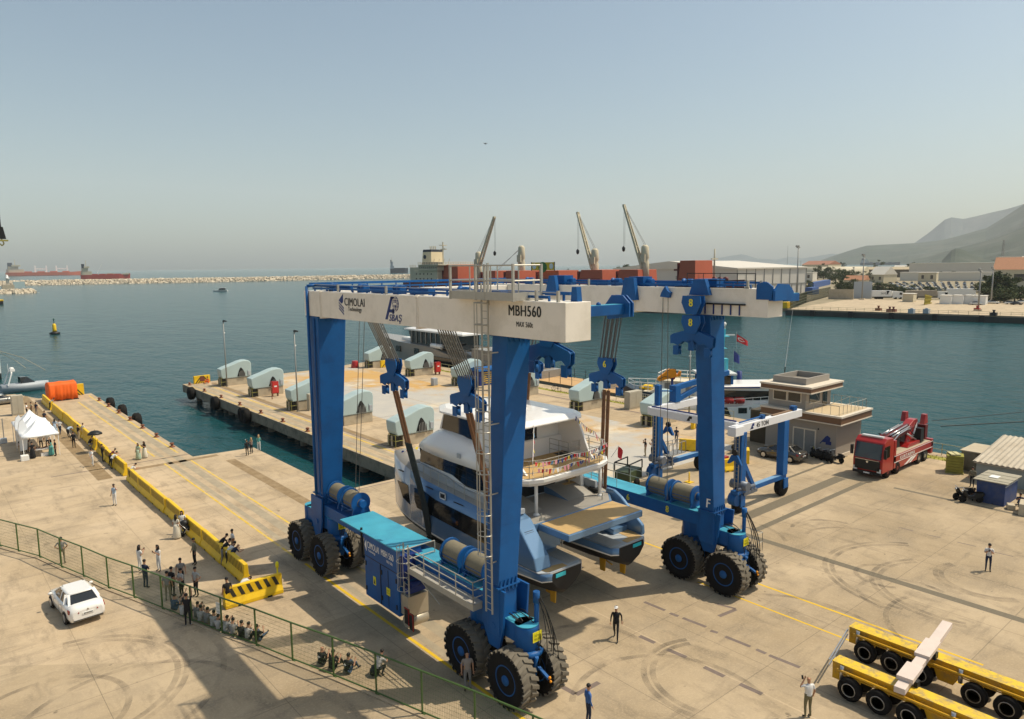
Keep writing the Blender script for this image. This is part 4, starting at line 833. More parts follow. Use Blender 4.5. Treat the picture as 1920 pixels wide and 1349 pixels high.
m = MB(); m.hexa([(26.4, 32.0, 10.03), (28.2, 32.0, 10.03), (28.2, 33.6, 10.03), (26.4, 33.6, 10.03)], [(26.7, 32.3, 10.6), (27.9, 32.3, 10.6), (27.9, 33.0, 10.6), (26.7, 33.0, 10.6)]); m.bx(26.9, 27.7, 34.2, 35, 10.0, 10.2); yp(m, 'mast_base', GEL, bevel=.04)
for sgn in (1, -1):
    fx = lambda x: x if sgn > 0 else 2*CX-x
    a, b = sorted((fx(24.95), fx(25.1))); m = MB(); m.prism([(31.6, 9.62), (30.0, 9.62), (29.6, 9.0), (28.9, 7.6), (28.5, 7.3), (31.6, 7.3)], 'x', a, b); yp(m, 'wing_panel', GEL, bevel=.03)
# terrace
tp = [(24.6, 27.9), (25.4, 27.6), (29.9, 27.6), (30.7, 27.9), (31.35, 28.6), (31.4, 31.3), (23.9, 31.3), (23.95, 28.6)]
m = MB()
def ts(k, z, dy=0): return [(27.65+(x-27.65)*k, 30+(y-30)*k+dy, z) for x, y in tp]
m.loft([ts(.93, 6.85), ts(1, 7.05), ts(1.01, 7.24), ts(.97, 7.28)], sm=False); yp(m, 'terrace', GEL)
m = MB(); m.prism([(27.65+(x-27.65)*.95, 30+(y-30)*.94) for x, y in tp], 'z', 7.283, 7.29); yp(m, 'terrace_teak', TEAK)
q = [(27.65+(x-27.65)*.97, 30+(y-30)*.965, 7.28) for x, y in tp]
m = MB(); m.rail([q[6], q[7], q[0], q[1], q[2], q[3], q[4], q[5]], 1.0, .02, 1.1, 2); m.rail([(29.2, 31.2, 7.28), (29.2, 29.6, 7.28), (31, 29.6, 7.28)], .95, .02, .9, 2); yp(m, 'terrace_rail', STEEL)
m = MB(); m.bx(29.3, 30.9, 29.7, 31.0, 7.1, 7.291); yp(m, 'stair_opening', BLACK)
for x in (25.7, 30.8):
    m = MB(); m.tube((x, 28.55, 4.94), (x, 28.55, 6.9), .1, 10); m.lathe([(.22, 4.94), (.12, 5.05)], (x, 28.55, 0), n=10); yp(m, 'terrace_post', GEL)
m = MB()
for k in range(5): m.box((30.3+.12*(k % 2), 30.7-.1*k, 5.3+.35*k), (.9, .35, .05), rz=.2*k)
m.path([(30.3, 30.8, 4.95), (30.35, 30.3, 6.9)], .05); yp(m, 'deck_stair', TEAK)
m = MB(); m.hexa([(30.75, 30.0, 4.94), (31.0, 30.0, 4.94), (31.0, 31.2, 4.94), (30.75, 31.2, 4.94)], [(30.75, 30.3, 6.9), (31.0, 30.3, 6.9), (31.0, 31.2, 6.9), (30.75, 31.2, 6.9)]); yp(m, 'stair_screen', GEL, bevel=.04)
m = MB(); m.bx(25.2, 25.6, 27.7, 27.75, 4.94, 5.1); m.tube((25.3, 27.7, 4.94), (25.3, 27.7, 5.35), .035, 6); m.tube((30.3, 27.9, 4.94), (30.3, 27.9, 5.35), .035, 6); yp(m, 'mooring_post', STEEL)
m = MB(); m.bx(30.9, 31.3, 28.9, 29.6, 4.94, 5.2); m.bx(31.0, 31.3, 29.7, 30.3, 4.94, 5.1); yp(m, 'deck_box', BLACK)
# bunting: strings of little flags tied on the yacht
PC = [mat('flag_red', (.55, .03, .04), .7), mat('flag_white', (.75, .74, .72), .7), mat('flag_navy', (.04, .06, .25), .7), mat('flag_pink', (.6, .25, .3), .7), mat('flag_yellow', (.65, .5, .05), .7), mat('flag_sky', (.1, .3, .55), .7)]
def bunting(ps, n, lab, sag=.15):
    o = empty('bunting', ps[0], 0, lab, 'bunting', 'flag strings on the yacht'); p0 = V3(ps[0]); ps = [V3(p)-p0 for p in ps]; m = MB(); L_ = [(b-a).length for a, b in zip(ps, ps[1:])]; T = sum(L_)
    def at(u):
        u *= T
        for a, b, l in zip(ps, ps[1:], L_):
            if u <= l+1e-6: t = u/l; return a.lerp(b, t)-V3((0, 0, 4*sag*t*(1-t)))
            u -= l
        return ps[-1]
    m.path([at(i/30) for i in range(31)], .012, 3); m.build('cord', WHITE, o)
    for i in range(n):
        a = at((i+.15)/n); b = at((i+.8)/n); w = V3((random.uniform(-.06, .06), random.uniform(-.06, .06), -random.uniform(.2, .3)))
        f = MB(); f.quad(a, b, b+w*.9+(a-b)*.2, a+w+(b-a)*.2); f.quad(a+V3((.004, .004, 0)), a+w+(b-a)*.2+V3((.004, .004, 0)), b+w*.9+(a-b)*.2+V3((.004, .004, 0)), b+V3((.004, .004, 0))); f.build('pennant', random.choice(PC[:4]+PC), o, flip=False)
bunting([(26.2, 29.25, 9.9), (24.75, 27.75, 8.3), (24.75, 27.7, 7.4)], 16, 'string of small flags running down from the roof to the terrace rail')
bunting([(24.8, 27.65, 8.3), (27.5, 27.5, 8.3), (30.7, 27.9, 8.3)], 26, 'string of small flags tied along the terrace rail top')
bunting([(25.0, 27.66, 7.9), (27.5, 27.52, 7.8), (30.6, 27.92, 8.0)], 22, 'lower string of small flags across the terrace rail')
bunting([(29.4, 29.2, 9.9), (30.4, 28.6, 8.9), (31.1, 28.5, 8.3)], 18, 'string of small flags from the roof corner to the far terrace corner')
bunting([(24.5, 40.6, 6.5), (26.5, 41.2, 6.5), (30.5, 40.8, 6.6), (30.3, 37.4, 9.7)], 24, 'string of small flags along the yacht bow')
o = empty('ensign', (31.5, 28.3, 7.2), 0, 'small drooping red flag at the terrace corner of the yacht', 'flag')
m = MB(); m.tube((0, 0, 0), (.35, -.3, .7), .02, 5); m.build('flagstaff', WHITE, o)
m = MB(); m.loft([[(.33, -.28, .65), (.36, -.2, .5), (.36, -.18, .2), (.3, -.25, .0)], [(.5, -.32, .55), (.5, -.25, .4), (.46, -.2, .1), (.4, -.3, -.1)], [(.55, -.42, .4), (.58, -.4, .25), (.52, -.38, .0), (.46, -.42, -.12)]], closed=False, cap=False); m.build('cloth', PC[0], o)
# ================================================================ THINGS ON THE PIER
def winch_house(loc, lab):
    r = empty('winch_house', loc, 0, lab, 'winch house', 'pale blue winch houses on the pier')
    m = MB(); m.bx(0, 1.3, -.15, .15, 0, 1.2); m.bx(1.2, 6.2, -.9, .9, 0, 1.2); m.bx(0.0, .25, .65, .9, 0, 1.15); m.build('concrete_base', CONC, r, bevel=.03)
    m = MB(); pr = [(.0, 1.75), (.3, 1.25), (6.3, 1.25), (6.4, 3.35), (6.25, 3.75), (5.8, 4.0), (5.0, 4.08), (3.9, 3.92), (2.4, 3.5), (.9, 3.15), (.25, 2.95), (-.1, 2.85)]
    m.prism(pr, 'y', -1.0, 1.0); m.build('cover', MINT, r, bevel=.12)
    m = MB(); m.prism([(3.3, 1.42), (3.5, 1.9), (3.75, 2.5), (4.0, 2.85), (4.2, 2.9), (4.45, 2.7), (4.7, 2.35), (4.9, 1.9), (5.0, 1.42)], 'y', -1.03, -1.0); m.build('vent_arch', BLACK, r)
    m = MB()
    for k in range(6): x = 3.75+.24*k; m.tube((x, -1.12, 1.3), (x, -1.08, 2.05+.35*math.sin(math.pi*(k+.5)/6)), .05, 5)
    m.bx(3.6, 5.1, -1.1, -1.03, 1.35, 1.42); m.build('vent_grille', LAMPG, r)
    m = MB(); m.bx(5.6, 6.1, -1.12, -1.0, 1.5, 2.2); m.bx(5.5, 5.57, -1.05, -1.0, 1.7, 2.4); m.build('control_box', GREYP, r)
    m = MB(); m.rail([(1.3, -.95, 1.2), (6.1, -.95, 1.2)], .35, .03, .5, 0); m.build('cover_rail', GREYP, r)
    m = MB(); m.bx(.15, .9, -.8, .6, .1, 1.3); m.bx(.2, 1.2, -.7, .7, 1.3, 1.9); m.build('fairlead_shade', BLACK, r)  # black blocks stand in for the shade inside the open end
    m = MB()
    for y in (-.9, .62): m.tube((.02, y, 0), (.02, y, 1.35), .04, 5)
    for z in (.7, 1.35): m.tube((.02, -.9, z), (.02, .62, z), .04, 5); m.tube((.02, -.9, z), (1.2, -.9, z), .035, 5)
    m.build('end_guard', OLIVE, r); return r
wh0 = winch_house((37.75, 117.1, 0), 'pale blue winch house at the outer corner of the pier by the lamp post')
for (x, y, lab) in [(37.75, 104.1, 'pale blue winch house with a red cabinet in front near the outer pier corner'), (37.75, 90.4, 'pale blue winch house behind the second lamp post'), (37.75, 77.5, 'pale blue winch house seen right of the tall far left leg'), (37.75, 64.4, 'pale blue winch house just behind the yacht bow'),
                    (65.0, 119.0, 'pale blue winch house at the far end of the inner row behind the hoist ropes'), (65.0, 104.8, 'pale blue winch house beside a red cabinet in front of the grey yacht'), (65.0, 91.2, 'pale blue winch house with the blue roofed hut beside it'), (65.0, 77.6, 'pale blue winch house half hidden by the near leg by the bicycle'), (64.6, 64.5, 'pale blue winch house left of the sling below the number 6'), (64.4, 52.6, 'pale blue winch house behind the small boat hoist')]:
    dup(wh0, (x, y, 0), 0, lab, None, (.76, .9, .95))
wh0.scale = (.76, .9, .95)
def lamp(loc, h, lab, group='lamp posts on the pier', double=True):
    r = empty('lamp_post', loc, 0, lab, 'lamp post', group)
    m = MB(); m.tube((0, 0, 0), (0, 0, h), .11, 8, r2=.07); m.bx(-.15, .15, -.15, .15, 0, .06); m.build('pole', LAMPG, r)
    m = MB(); m.box((.25, 0, h+.1), (.5, .35, .2), ry=.3); m.box((0, -.2, h+.05), (.2, .5, .12)); m.build('lamp_head', BLACK, r); m = MB(); m.box((.1, .1, h*.83), (.2, .2, .18)); m.build('camera_box', WHITE, r); return r
l0 = lamp((38.4, 115.7, 0), 10.3, 'grey lamp post at the outer pier corner winch house'); lamp((38.3, 88.8, 0), 10.4, 'grey lamp post left of the tall far left leg'); lamp((72.5, 52.5, 0), 9.0, 'grey lamp post behind the orange folded crane')
def cabinet(loc, lab):
    r = empty('fire_cabinet', loc, 0, lab, 'fire cabinet', 'red fire cabinets on the pier'); m = MB(); m.bx(-.5, .5, -.3, .3, .45, 2.2); m.build('body', RED, r, bevel=.02)
    m = MB(); m.bx(-.42, .42, -.32, -.3, .55, 2.1); m.build('door', mat('cabinet_door', (.5, .03, .025), .4), r); m = MB(); m.bx(-.2, .2, -.335, -.32, 1.4, 1.6); m.build('sign', WHITE, r)
    m = MB(); [m.bx(x-.05, x+.05, -.2, .2, 0, .45) for x in (-.4, .4)]; m.build('stand', mat('rusty_leg', (.2, .1, .05), .8), r); return r
c0 = cabinet((40.6, 101.9, 0), 'red fire cabinet beside the second winch house of the outer row'); dup(c0, (69.8, 102.8, 0), 0, 'red fire cabinet in front of the moored grey yacht')
def bollard(loc, lab, m_, sc=1):
    r = MB(); r.lathe([(.45*sc, 0), (.42*sc, .08*sc), (.2*sc, .25*sc), (.18*sc, .4*sc), (.32*sc, .5*sc), (.3*sc, .62*sc), (.1*sc, .68*sc)], n=12); o = r.build('mooring_bollard', m_, loc=loc); return tag(o, lab, 'bollard', 'mooring bollards')
RUSTY = mat('rusty_iron', (.20, .075, .04), .8, var=.3)
b0 = bollard((34.4, 121.4, 0), 'small rusty mooring bollard along the quay edge', RUSTY, .7)
for y in (113.5, 106, 98.5, 91, 84, 77, 70): dup(b0, (34.25, y, 0), 0)
for y in (116, 110, 104, 98, 92, 86, 80): dup(b0, (20.5, y, 0), 0)
# tyre fenders hung on the edges
f = MB(); f.lathe([(.35, -.3), (.55, -.42), (.85, -.42), (1.0, -.25), (1.0, .25), (.85, .42), (.55, .42), (.35, .3)], ax='x', n=18)
f0 = f.build('tyre_fender', RUBBER, loc=(33.35, 117.2, -.65)); tag(f0, 'black tyre fender hanging on the concrete quay edge', 'fender', 'tyre fenders on the quay edges')
for x, y in ((33.35, 106.0), (33.35, 95.0), (33.35, 94.0), (21.35, 113.2), (21.35, 106.1), (21.35, 98.4)): dup(f0, (x, y, -.65 if x > 30 else -.25), 0)
def stripe_panel(loc, w, h, lab, rz=0, emblem=True):
    r = empty('striped_barrier', loc, rz, lab, 'barrier', 'yellow and black end barriers'); m = MB(); m.bx(-w/2, w/2, -.2, .2, 0, h); m.build('panel', YELL if False else YEL, r, bevel=.03)
    m = MB(); n = int(w/.42)
    for sgn in (1, -1):
        for k in range(n):
            x = .1+k*.42; p = [(x, 0), (x+.2, 0), (x+.2+h*.8, h), (x+h*.8, h)]; q = [(min(a, w/2), b if a <= w/2 else h-(0)) for a, b in p]
            if x+.2 > w/2-.1: continue
            sc = min(1, (w/2-x-.2)/(h*.8)); q = [(x, .02), (x+.2, .02), (x+.2+h*.8*sc, max(.1, h*sc-.02)), (x+h*.8*sc, max(.1, h*sc-.02))]
            plate([(-sgn*(a-w/2)*1.0 if False else sgn*(w/2-a), b) for a, b in q], (0, -.2, 0), (1, 0, 0), (0, 0, 1), 0, 0, '', mb=m)
    m.build('stripes', BLACK, r)
    if emblem: m = MB(); m.lathe([(.42, -.225), (.42, -.205)], (0, 0, h*.55), 'y', 18); m.build('round_mark', mat('dark_red_mark', (.17, .05, .03), .7), r)
    return r
stripe_panel((36.6, 122.3, 0), 2.6, 1.25, 'striped yellow and black barrier at the tip of the long pier', .1); stripe_panel((18.3, 123.4, 0), 3.2, 1.7, 'striped yellow and black barrier beside the orange tarpaulin', .1); stripe_panel((67.8, 117.3, 0), 1.6, 1.3, 'small striped barrier behind the far winch house', 0, False)
stripe_panel((68.2, 48.4, 0), 2.6, 1.5, 'striped barrier standing beside the right leg behind the small hoist', .3, False)
# red ribbed bollard cover, steel bits
m = MB(); m.lathe([(.75, 0), (.7, .5), (.55, 1.25), (.5, 1.3)], n=12); o = m.build('buoy_cover', RED, loc=(63.6, 120.8, 0)); tag(o, 'red ribbed mooring cover standing by the far winch house', 'mooring cover')
m = MB(); m.tube((0, 0, 0), (0, 0, 1.6), .06, 6); m.bx(-.12, .12, -.12, .12, 1.6, 1.75); o = m.build('marker_post', RUSTY, loc=(39.3, 99.8, 0)); tag(o, 'short rusty marker post by the second winch house', 'post')
m = MB(); m.tube((0, 0, 0), (0, 0, 1.3), .06, 6); m.lathe([(.14, 0), (.14, .05)], n=8); o = m.build('marker_post', REDD, loc=(72.2, 97.4, 0)); tag(o, 'thin dark red post standing at the pier side by the grey yacht', 'post')
def utility(loc, d, lab, m_=GREYP, rz=0):
    r = empty('utility_cabinet', loc, rz, lab, 'utility cabinet', 'utility cabinets on the quay'); m = MB(); m.bx(-d[0]/2, d[0]/2, -d[1]/2, d[1]/2, .1, d[2]); m.build('body', m_, r, bevel=.03); m = MB(); m.bx(-d[0]/2+.08, -.03, -d[1]/2-.02, -d[1]/2, .25, d[2]-.15); m.bx(.03, d[0]/2-.08, -d[1]/2-.02, -d[1]/2, .25, d[2]-.15); m.build('door', m_, r); m = MB(); m.bx(-d[0]/2, d[0]/2, -d[1]/2, d[1]/2, 0, .1); m.build('plinth', CONC, r); return r
CABM = mat('beige_cabinet', (.42, .38, .30), .6)
utility((40.3, 88.4, 0), (1.5, .7, 2.2), 'grey electric cabinet behind the second lamp post', CABM); utility((71.5, 60.5, 0), (2.5, .9, 2.3), 'large beige electric cabinet on the pier side behind the number 6 block', CABM); utility((72.2, 57.9, 0), (.9, .7, 1.9), 'slim beige cabinet right of the large one', CABM); utility((62.9, 93.6, 0), (.8, .8, 1.2), 'low grey control box left of the blue roofed hut')
utility((10.4, 112.0, 0), (1.3, 1.0, 2.6), 'tall grey cabinet between the grey car and the orange tarpaulin', CABM)
# small blue roofed hut by the ladder
r = empty('pier_hut', (69.3, 89.2, 0), 0, 'small blue roofed cabin with a striped side on the pier behind the ladder', 'hut'); m = MB(); m.bx(-1.6, 1.6, -1.0, 1.0, 0, 2.3); m.build('wall', DKBLUE, r); m = MB(); m.prism([(-1.3, 2.32), (1.3, 2.32), (1.2, 2.6), (0, 2.85), (-1.2, 2.6)], 'x', -1.9, 1.9); m.build('roof', BLUE, r); m = MB()
for k in range(6): m.bx(-.9, .8, -1.03, -1.0, .3+.32*k, .42+.32*k)
m.build('stripe_board', YEL, r)
# pier side rail fence and low fence
def railfence(ps, h, lab, m_, step=2.0, mids=1, r=.035):
    o = empty('rail_fence', ps[0], 0, lab, 'fence', 'light rail fences at the water'); p0 = V3(ps[0])
    for a, b in zip(ps, ps[1:]):
        a = V3(a)-p0; b = V3(b)-p0; n = max(1, round((b-a).length/step))
        for i in range(n+1): q = a.lerp(b, i/n); m = MB(); m.tube(q, q+V3((0, 0, h)), r, 5); m.build('post', m_, o)
        m = MB(); [m.tube(a+V3((0, 0, h*(k+1)/(mids+1))), b+V3((0, 0, h*(k+1)/(mids+1))), r*.8, 5) for k in range(mids+1)]; m.build('rail', m_, o)
    return o
PALEG = mat('pale_green_rail', (.40, .38, .22), .6)
railfence([(73.6, 112, 0), (73.6, 88, 0)], 1.1, 'pale rail fence on the pier side in front of the grey yacht', PALEG, 2.4)
railfence([(74.4, 66, 0), (74.4, 47.5, 0)], 1.1, 'pale rail fence on the quay in front of the work boat', PALEG, 2.6)
railfence([(75.3, 30, 0), (75.3, 20.5, 0)], 1.1, 'pale rail fence at the water behind the red truck', PALEG, 2.2)
r = railfence([(75.0, 64.5, 0), (75.0, 58.2, 0)], 1.3, 'dark boarded screen below the work boat bow', LAMPG, .4, 1, .07)
# floating pontoon with wooden deck, posts and a ramp
r = empty('pontoon', (83, 80, SEA_Z), 0, 'wooden floating pontoon with thin posts beside the pier', 'pontoon'); m = MB(); m.bx(-3.5, 2.5, -11, 11, .2, 2.0); m.build('float', CONCD, r); m = MB(); m.bx(-3.6, 2.6, -11, 11, 2.003, 2.12); m.build('planking', mat('orange_planks', (.50, .31, .14), .8, var=.2, scale=2), r)
for x in (-3.4, 2.4):
    for k in range(9): m = MB(); m.tube((x, -10.5+k*2.6, 2.1), (x, -10.5+k*2.6, 3.7), .05, 5); m.build('post', BLACK, r)
m = MB()
for x in (-3.4, 2.4): m.tube((x, -10.5, 3.0), (x, 10.3, 3.0), .015, 4)
m.build('rope_line', LAMPG, r)
o = empty('boarding_ramp', (81.5, 73.5, SEA_Z+2.12), .5, 'weathered wooden boarding steps on the pontoon', 'steps'); m = MB(); m.prism([(0, 0), (2.6, 0), (2.6, 1.6), (2.1, 1.6)], 'y', -.6, .6); m.build('stringer', mat('grey_wood', (.26, .2, .14), .85, var=.3), o); m = MB(); [m.bx(.25+.3*k, .55+.3*k, -.7, .7, .15+.2*k, .2+.2*k) for k in range(7)]; m.build('tread', CONC, o)
# bicycle
def bicycle(loc, rz, lab):
    r = empty('bicycle', loc, rz, lab, 'bicycle')
    for x in (-.52, .52):
        m = MB(); m.path([(x+.33*math.cos(a), 0, .34+.33*math.sin(a)) for a in [2*math.pi*i/14 for i in range(15)]], .025, 5); w_ = m.build('wheel', BLACK, r); m = MB(); [m.tube((x, 0, .34), (x+.31*math.cos(a), 0, .34+.31*math.sin(a)), .004, 3) for a in [math.pi*i/4 for i in range(8)]]; m.build('spokes', ALU, w_)
    m = MB(); m.path([(-.52, 0, .34), (-.12, 0, .34), (.36, 0, .85), (-.2, 0, .82), (-.12, 0, .34)], .025); m.path([(.52, 0, .34), (.36, 0, .95)], .025); m.path([(-.52, 0, .34), (-.2, 0, .82)], .02); m.build('frame', BLACK, r)
    m = MB(); m.path([(.36, -.25, 1.0), (.38, 0, .95), (.36, .25, 1.0)], .02); m.build('handlebar', BLACK, r); m = MB(); m.ell((-.2, 0, .92), (.13, .07, .04)); m.build('saddle', BLACK, r)
bicycle((73.3, 76.8, 0), 1.75, 'dark bicycle parked on the pier side behind the near leg')
# dark machine parked on the pier, seen through the terrace rail
r = empty('generator_trailer', (45.8, 39.2, 0), .2, 'dark generator trailer on the pier seen beyond the yacht terrace', 'generator'); m = MB(); m.bx(-1.1, 1.1, -.7, .7, .55, 1.4); m.build('housing', mat('dark_green_body', (.05, .07, .03), .5), r); m = MB(); m.path([(-1.1, -.7, 1.4), (-1.1, -.7, 2.1), (1.1, -.7, 2.1), (1.1, -.7, 1.4)], .06); m.path([(-1.1, .7, 1.4), (-1.1, .7, 2.1), (1.1, .7, 2.1), (1.1, .7, 1.4)], .06); m.path([(-1.1, -.7, 2.1), (-1.1, .7, 2.1)], .06); m.build('roll_frame', BLACK, r)
for y in (-.8, .8): m = MB(); m.lathe([(.1, -.1), (.35, -.12), (.35, .12), (.1, .1)], (0, y, .35), 'y', 12); m.build('wheel', RUBBER, r)
# ================================================================ LEFT QUAY
def barrier(loc, rz, L_, striped, lab=None, group=None, n=None, name='road_barrier'):
    r = empty(name, loc, rz, lab, 'barrier', group); m = MB()
    m.prism([(-.3, 0), (.3, 0), (.3, .2), (.16, .5), (.13, 1.15), (-.13, 1.15), (-.16, .5), (-.3, .2)], 'y', -L_/2+.02, L_/2-.02); m.build('body', YEL, r, bevel=.04)
    m = MB(); [m.bx(-.31, .31, y-.13, y+.13, 0.0, .1) for y in (-L_/4, L_/4)]; m.build('fork_slot', BLACK, r)
    if striped:
        m = MB(); n = n or int(L_/.3)
        for k in range(n):
            y = -L_/2+.2+k*(L_-.4)/n; w_ = (L_-.4)/n*.45
            for sx in (-1, 1):
                x0, x1 = sx*.165, sx*.137
                m._a([(x0, y, .56), (x0, y+w_, .56), (x1, y+w_+.22, 1.08), (x1, y+.22, 1.08)], [(0, 1, 2, 3)])
        m.build('slash_marking', mat('dark_slash', (.035, .03, .02), .7), r, flip=False)
    return r
bp = barrier((14.3, 118.3, 0), 0, 3.9, False, 'plain yellow road barrier in the long row beside the quay lane', 'yellow barriers beside the quay lane')
for y in (114.4, 109.2, 105.3, 101.4, 97.5, 93.6, 89.7, 85.8): dup(bp, (14.3+random.uniform(-.06, .06), y, 0), random.uniform(-.01, .01))
bs = barrier((14.3, 81.2, 0), 0, 3.9, True, 'yellow road barrier with dark slashes in the long row beside the quay lane', 'slashed yellow barriers beside the quay lane')
for y in (77.3, 73.4, 68.0, 64.1, 60.2, 56.3, 51.4, 47.5, 43.6): dup(bs, (14.25+random.uniform(-.06, .06), y, 0), random.uniform(-.012, .012))
fb = barrier((13.75, 39.2, 0), R_(90)-.02, 3.3, True, 'large yellow barrier with black slashes set across the end of the row by the fence', 'slashed yellow barriers beside the quay lane', n=6)
m = MB(); m.tube((0, 0, 0), (0, 0, .35), .05, 6); m.lathe([(.1, .35), (.1, .6), (.04, .7)], n=8); o = m.build('warning_lamp', YELL, loc=(15.2, 39.22, 1.14)); tag(o, 'small yellow warning lamp on the last slashed barrier', 'warning lamp')
# orange tarpaulin over a container-like load
r = empty('covered_load', (16.7, 121.1, 0), .06, 'bright orange tarpaulin over a big load at the end of the left quay', 'covered load'); m = MB(); N_ = 26; rings = []
for i in range(N_+1):
    x = -3.6+7.2*i/N_; k = .05*math.sin(i*1.9)+.07*math.sin(i*.7); sg = .18*abs(math.sin(math.pi*i/N_*2)); e = 1 if 0 < i < N_ else .9
    rings.append([(x, -1.35-k*1.4, 0.05), (x, -1.3-k-.1*math.sin(i*.9), 1.2), (x, -1.25*e, 2.3+k*.4), (x, -1.05*e, (2.72-sg*.5)*e), (x, 0, (2.85-sg*.5)*e), (x, 1.05*e, (2.75-sg*.5)*e), (x, 1.25*e, 2.35), (x, 1.35, .05)])
m.loft(rings); m.build('tarpaulin', ORANGE, r); m = MB(); m.bx(-3.7, 3.7, -1.45, 1.45, 0, .12); m.build('pallet_frame', BLACK, r); r.scale = (.5, .9, .95)
# gazebos
def gazebo(loc, lab):
    r = empty('gazebo', loc, 0, lab, 'gazebo', 'white gazebos on the left quay'); S_ = 1.55
    m = MB(); N_ = 6; n4 = []
    for j in range(N_+1):
        t = j/N_; h = 2.35+1.35*(t**1.7); w_ = S_*(1-t)+.02; ring = []
        for c in range(4):
            a = [(-1, -1), (1, -1), (1, 1), (-1, 1)][c]; b = [(1, -1), (1, 1), (-1, 1), (-1, -1)][c]
            for k in range(4): u = k/4; dip = -.12*math.sin(math.pi*u)*(1-t); ring.append((w_*(a[0]+(b[0]-a[0])*u), w_*(a[1]+(b[1]-a[1])*u), h+dip))
        n4.append(ring)
    m.loft([[(x*1.0, y*1.0, 2.1) for x, y, z in n4[0]]]+n4); m.build('canopy', TENT, r)
    for x in (-S_+.04, S_-.04):
        for y in (-S_+.04, S_-.04): m = MB(); m.bx(x-.03, x+.03, y-.03, y+.03, 0, 2.3); m.build('leg', WHITE, r)
    return r
gz = gazebo((9.5, 86.0, 0), 'white peaked gazebo nearest of the three, with the table under it')
dup(gz, (9.55, 89.15, 0), 0, 'white peaked gazebo in the middle of the three'); dup(gz, (9.6, 92.3, 0), 0, 'white peaked gazebo farthest back of the three')
r = empty('table', (9.6, 85.2, 0), 0, 'white folding table with cups under the nearest gazebo', 'table'); m = MB(); m.bx(-1.0, 1.0, -.4, .4, .72, .78); m.build('table_top', WHITE, r)
for x in (-.9, .9):
    for y in (-.33, .33): m = MB(); m.bx(x-.03, x+.03, y-.03, y+.03, 0, .72); m.build('leg', WHITE, r)
m = MB(); [m.lathe([(.05, 0), (.06, .14)], (-.8+.13*k, random.uniform(-.25, .25), .78), n=6) for k in range(13)]; o = m.build('cups', mat('brown_cups', (.25, .12, .07), .6), r); o['kind'] = 'stuff'
m = MB(); m.bx(-.35, .45, -.2, .25, 0, .3); o = m.build('crate', WHITE, loc=(9.8, 85.1, 0)); tag(o, 'low white crate on the ground under the table', 'crate')
for (x, y, lab) in ((8.0, 84.2, 'white weight block at the front foot of the nearest gazebo'), (7.2, 94.5, 'grey weight block at the foot of the leaning pole left of the gazebos')):
    m = MB(); m.prism([(-.35, 0), (.35, 0), (.33, .55), (-.33, .55)], 'y', -.3, .3); o = m.build('weight_block', WHITE if y < 90 else GREYP, loc=(x, y, 0), bevel=.04); tag(o, lab, 'weight block')
for (x, y, lab) in ((7.9, 86.6, 'white feather banner at the left front of the gazebos'), (7.9, 89.4, 'white feather banner behind the first one')):
    r = empty('feather_banner', (x, y, 0), 0, lab, 'banner', 'white feather banners'); m = MB(); m.path([(0, 0, 0), (0, 0, 2.8), (.15, 0, 3.5), (.45, 0, 3.75)], .025); m.build('pole', ALU, r); m = MB(); m.prism([(.03, .5), (.6, .55), (.75, 1.8), (.75, 3.0), (.45, 3.75), (.16, 3.5), (.03, 2.8)], 'y', -.01, .01); m.build('cloth', TENT, r)
r = empty('barrier_pole', (7.3, 94.6, .5), 0, 'grey bar on a post left of the gazebos', 'barrier pole'); m = MB(); m.tube((0, 0, 0), (0, 0, 2.2), .05, 6); m.build('post', LAMPG, r); m = MB(); m.tube((0, 0, 2.2), (-4.5, -2.5, 2.0), .05, 6); m.build('bar', CONC, r)
o = empty('parasol', (14.0, 83.0, 0), 0, 'open dark umbrella held over people by the barrier', 'umbrella'); m = MB(); m.lathe([(.02, 2.3), (.35, 2.22), (.62, 2.05), (.72, 1.9), (.6, 2.0), (.02, 2.26)], n=10); m.build('canopy', BLACK, o); m = MB(); m.tube((0, 0, 1.2), (0, 0, 2.4), .015, 5); m.build('shaft', BLACK, o)
# fence along the inner yard
fp = [G(*p) for p in ((-60, 1001), (0, 1025), (35, 1035), (75, 1046), (116, 1065), (157, 1082), (204, 1104), (252, 1122), (305, 1143), (360, 1165), (417, 1188), (481, 1212), (549, 1240), (626, 1270), (706, 1303), (792, 1340), (891, 1382), (1000, 1432), (1120, 1490))]
r = empty('mesh_fence', fp[9], 0, 'long green wire mesh fence crossing the yard in front of the crowd', 'fence'); FH = 1.95
for p in fp: m = MB(); m.tube(p, p+V3((0, 0, FH)), .045, 6); m.bx(p.x-.1, p.x+.1, p.y-.1, p.y+.1, 0, .02); m.build('post', FGREEN, r, world=True)
for a, b in zip(fp, fp[1:]):
    m = MB(); m.tube(a+V3((0, 0, FH)), b+V3((0, 0, FH)), .04, 6); m.tube(a+V3((0, 0, .12)), b+V3((0, 0, .12)), .035, 6); m.build('rail', FGREEN, r, world=True)
    m = MB(); n = int((b-a).length/.09)
    for i in range(1, n): q = a.lerp(b, i/n); m.tube(q+V3((0, 0, .12)), q+V3((0, 0, FH)), .004, 3, cap=False)
    for k in range(1, 9): z = V3((0, 0, .12+k*.2)); m.tube(a+z, b+z, .005, 3, cap=False)
    m.build('mesh_panel', FGREEN, r, world=True)
q = G(377, 1163); m = MB(); m.bx(-.18, .18, -.01, .01, 1.0, 1.6); o = m.build('notice', WHITE, loc=(11.05, 36.7, 0), rz=-1.2); tag(o, 'white notice sheet fixed on the green mesh fence', 'notice')
s = MB(); kb = [p+V3((-.12, -.08, 0)) for p in fp]
for a, b in zip(kb, kb[1:]): s.beam(a+V3((0, 0, .03)), b+V3((0, 0, .03)), .16, .06)
struct(s.build('fence_kerb', APRON))
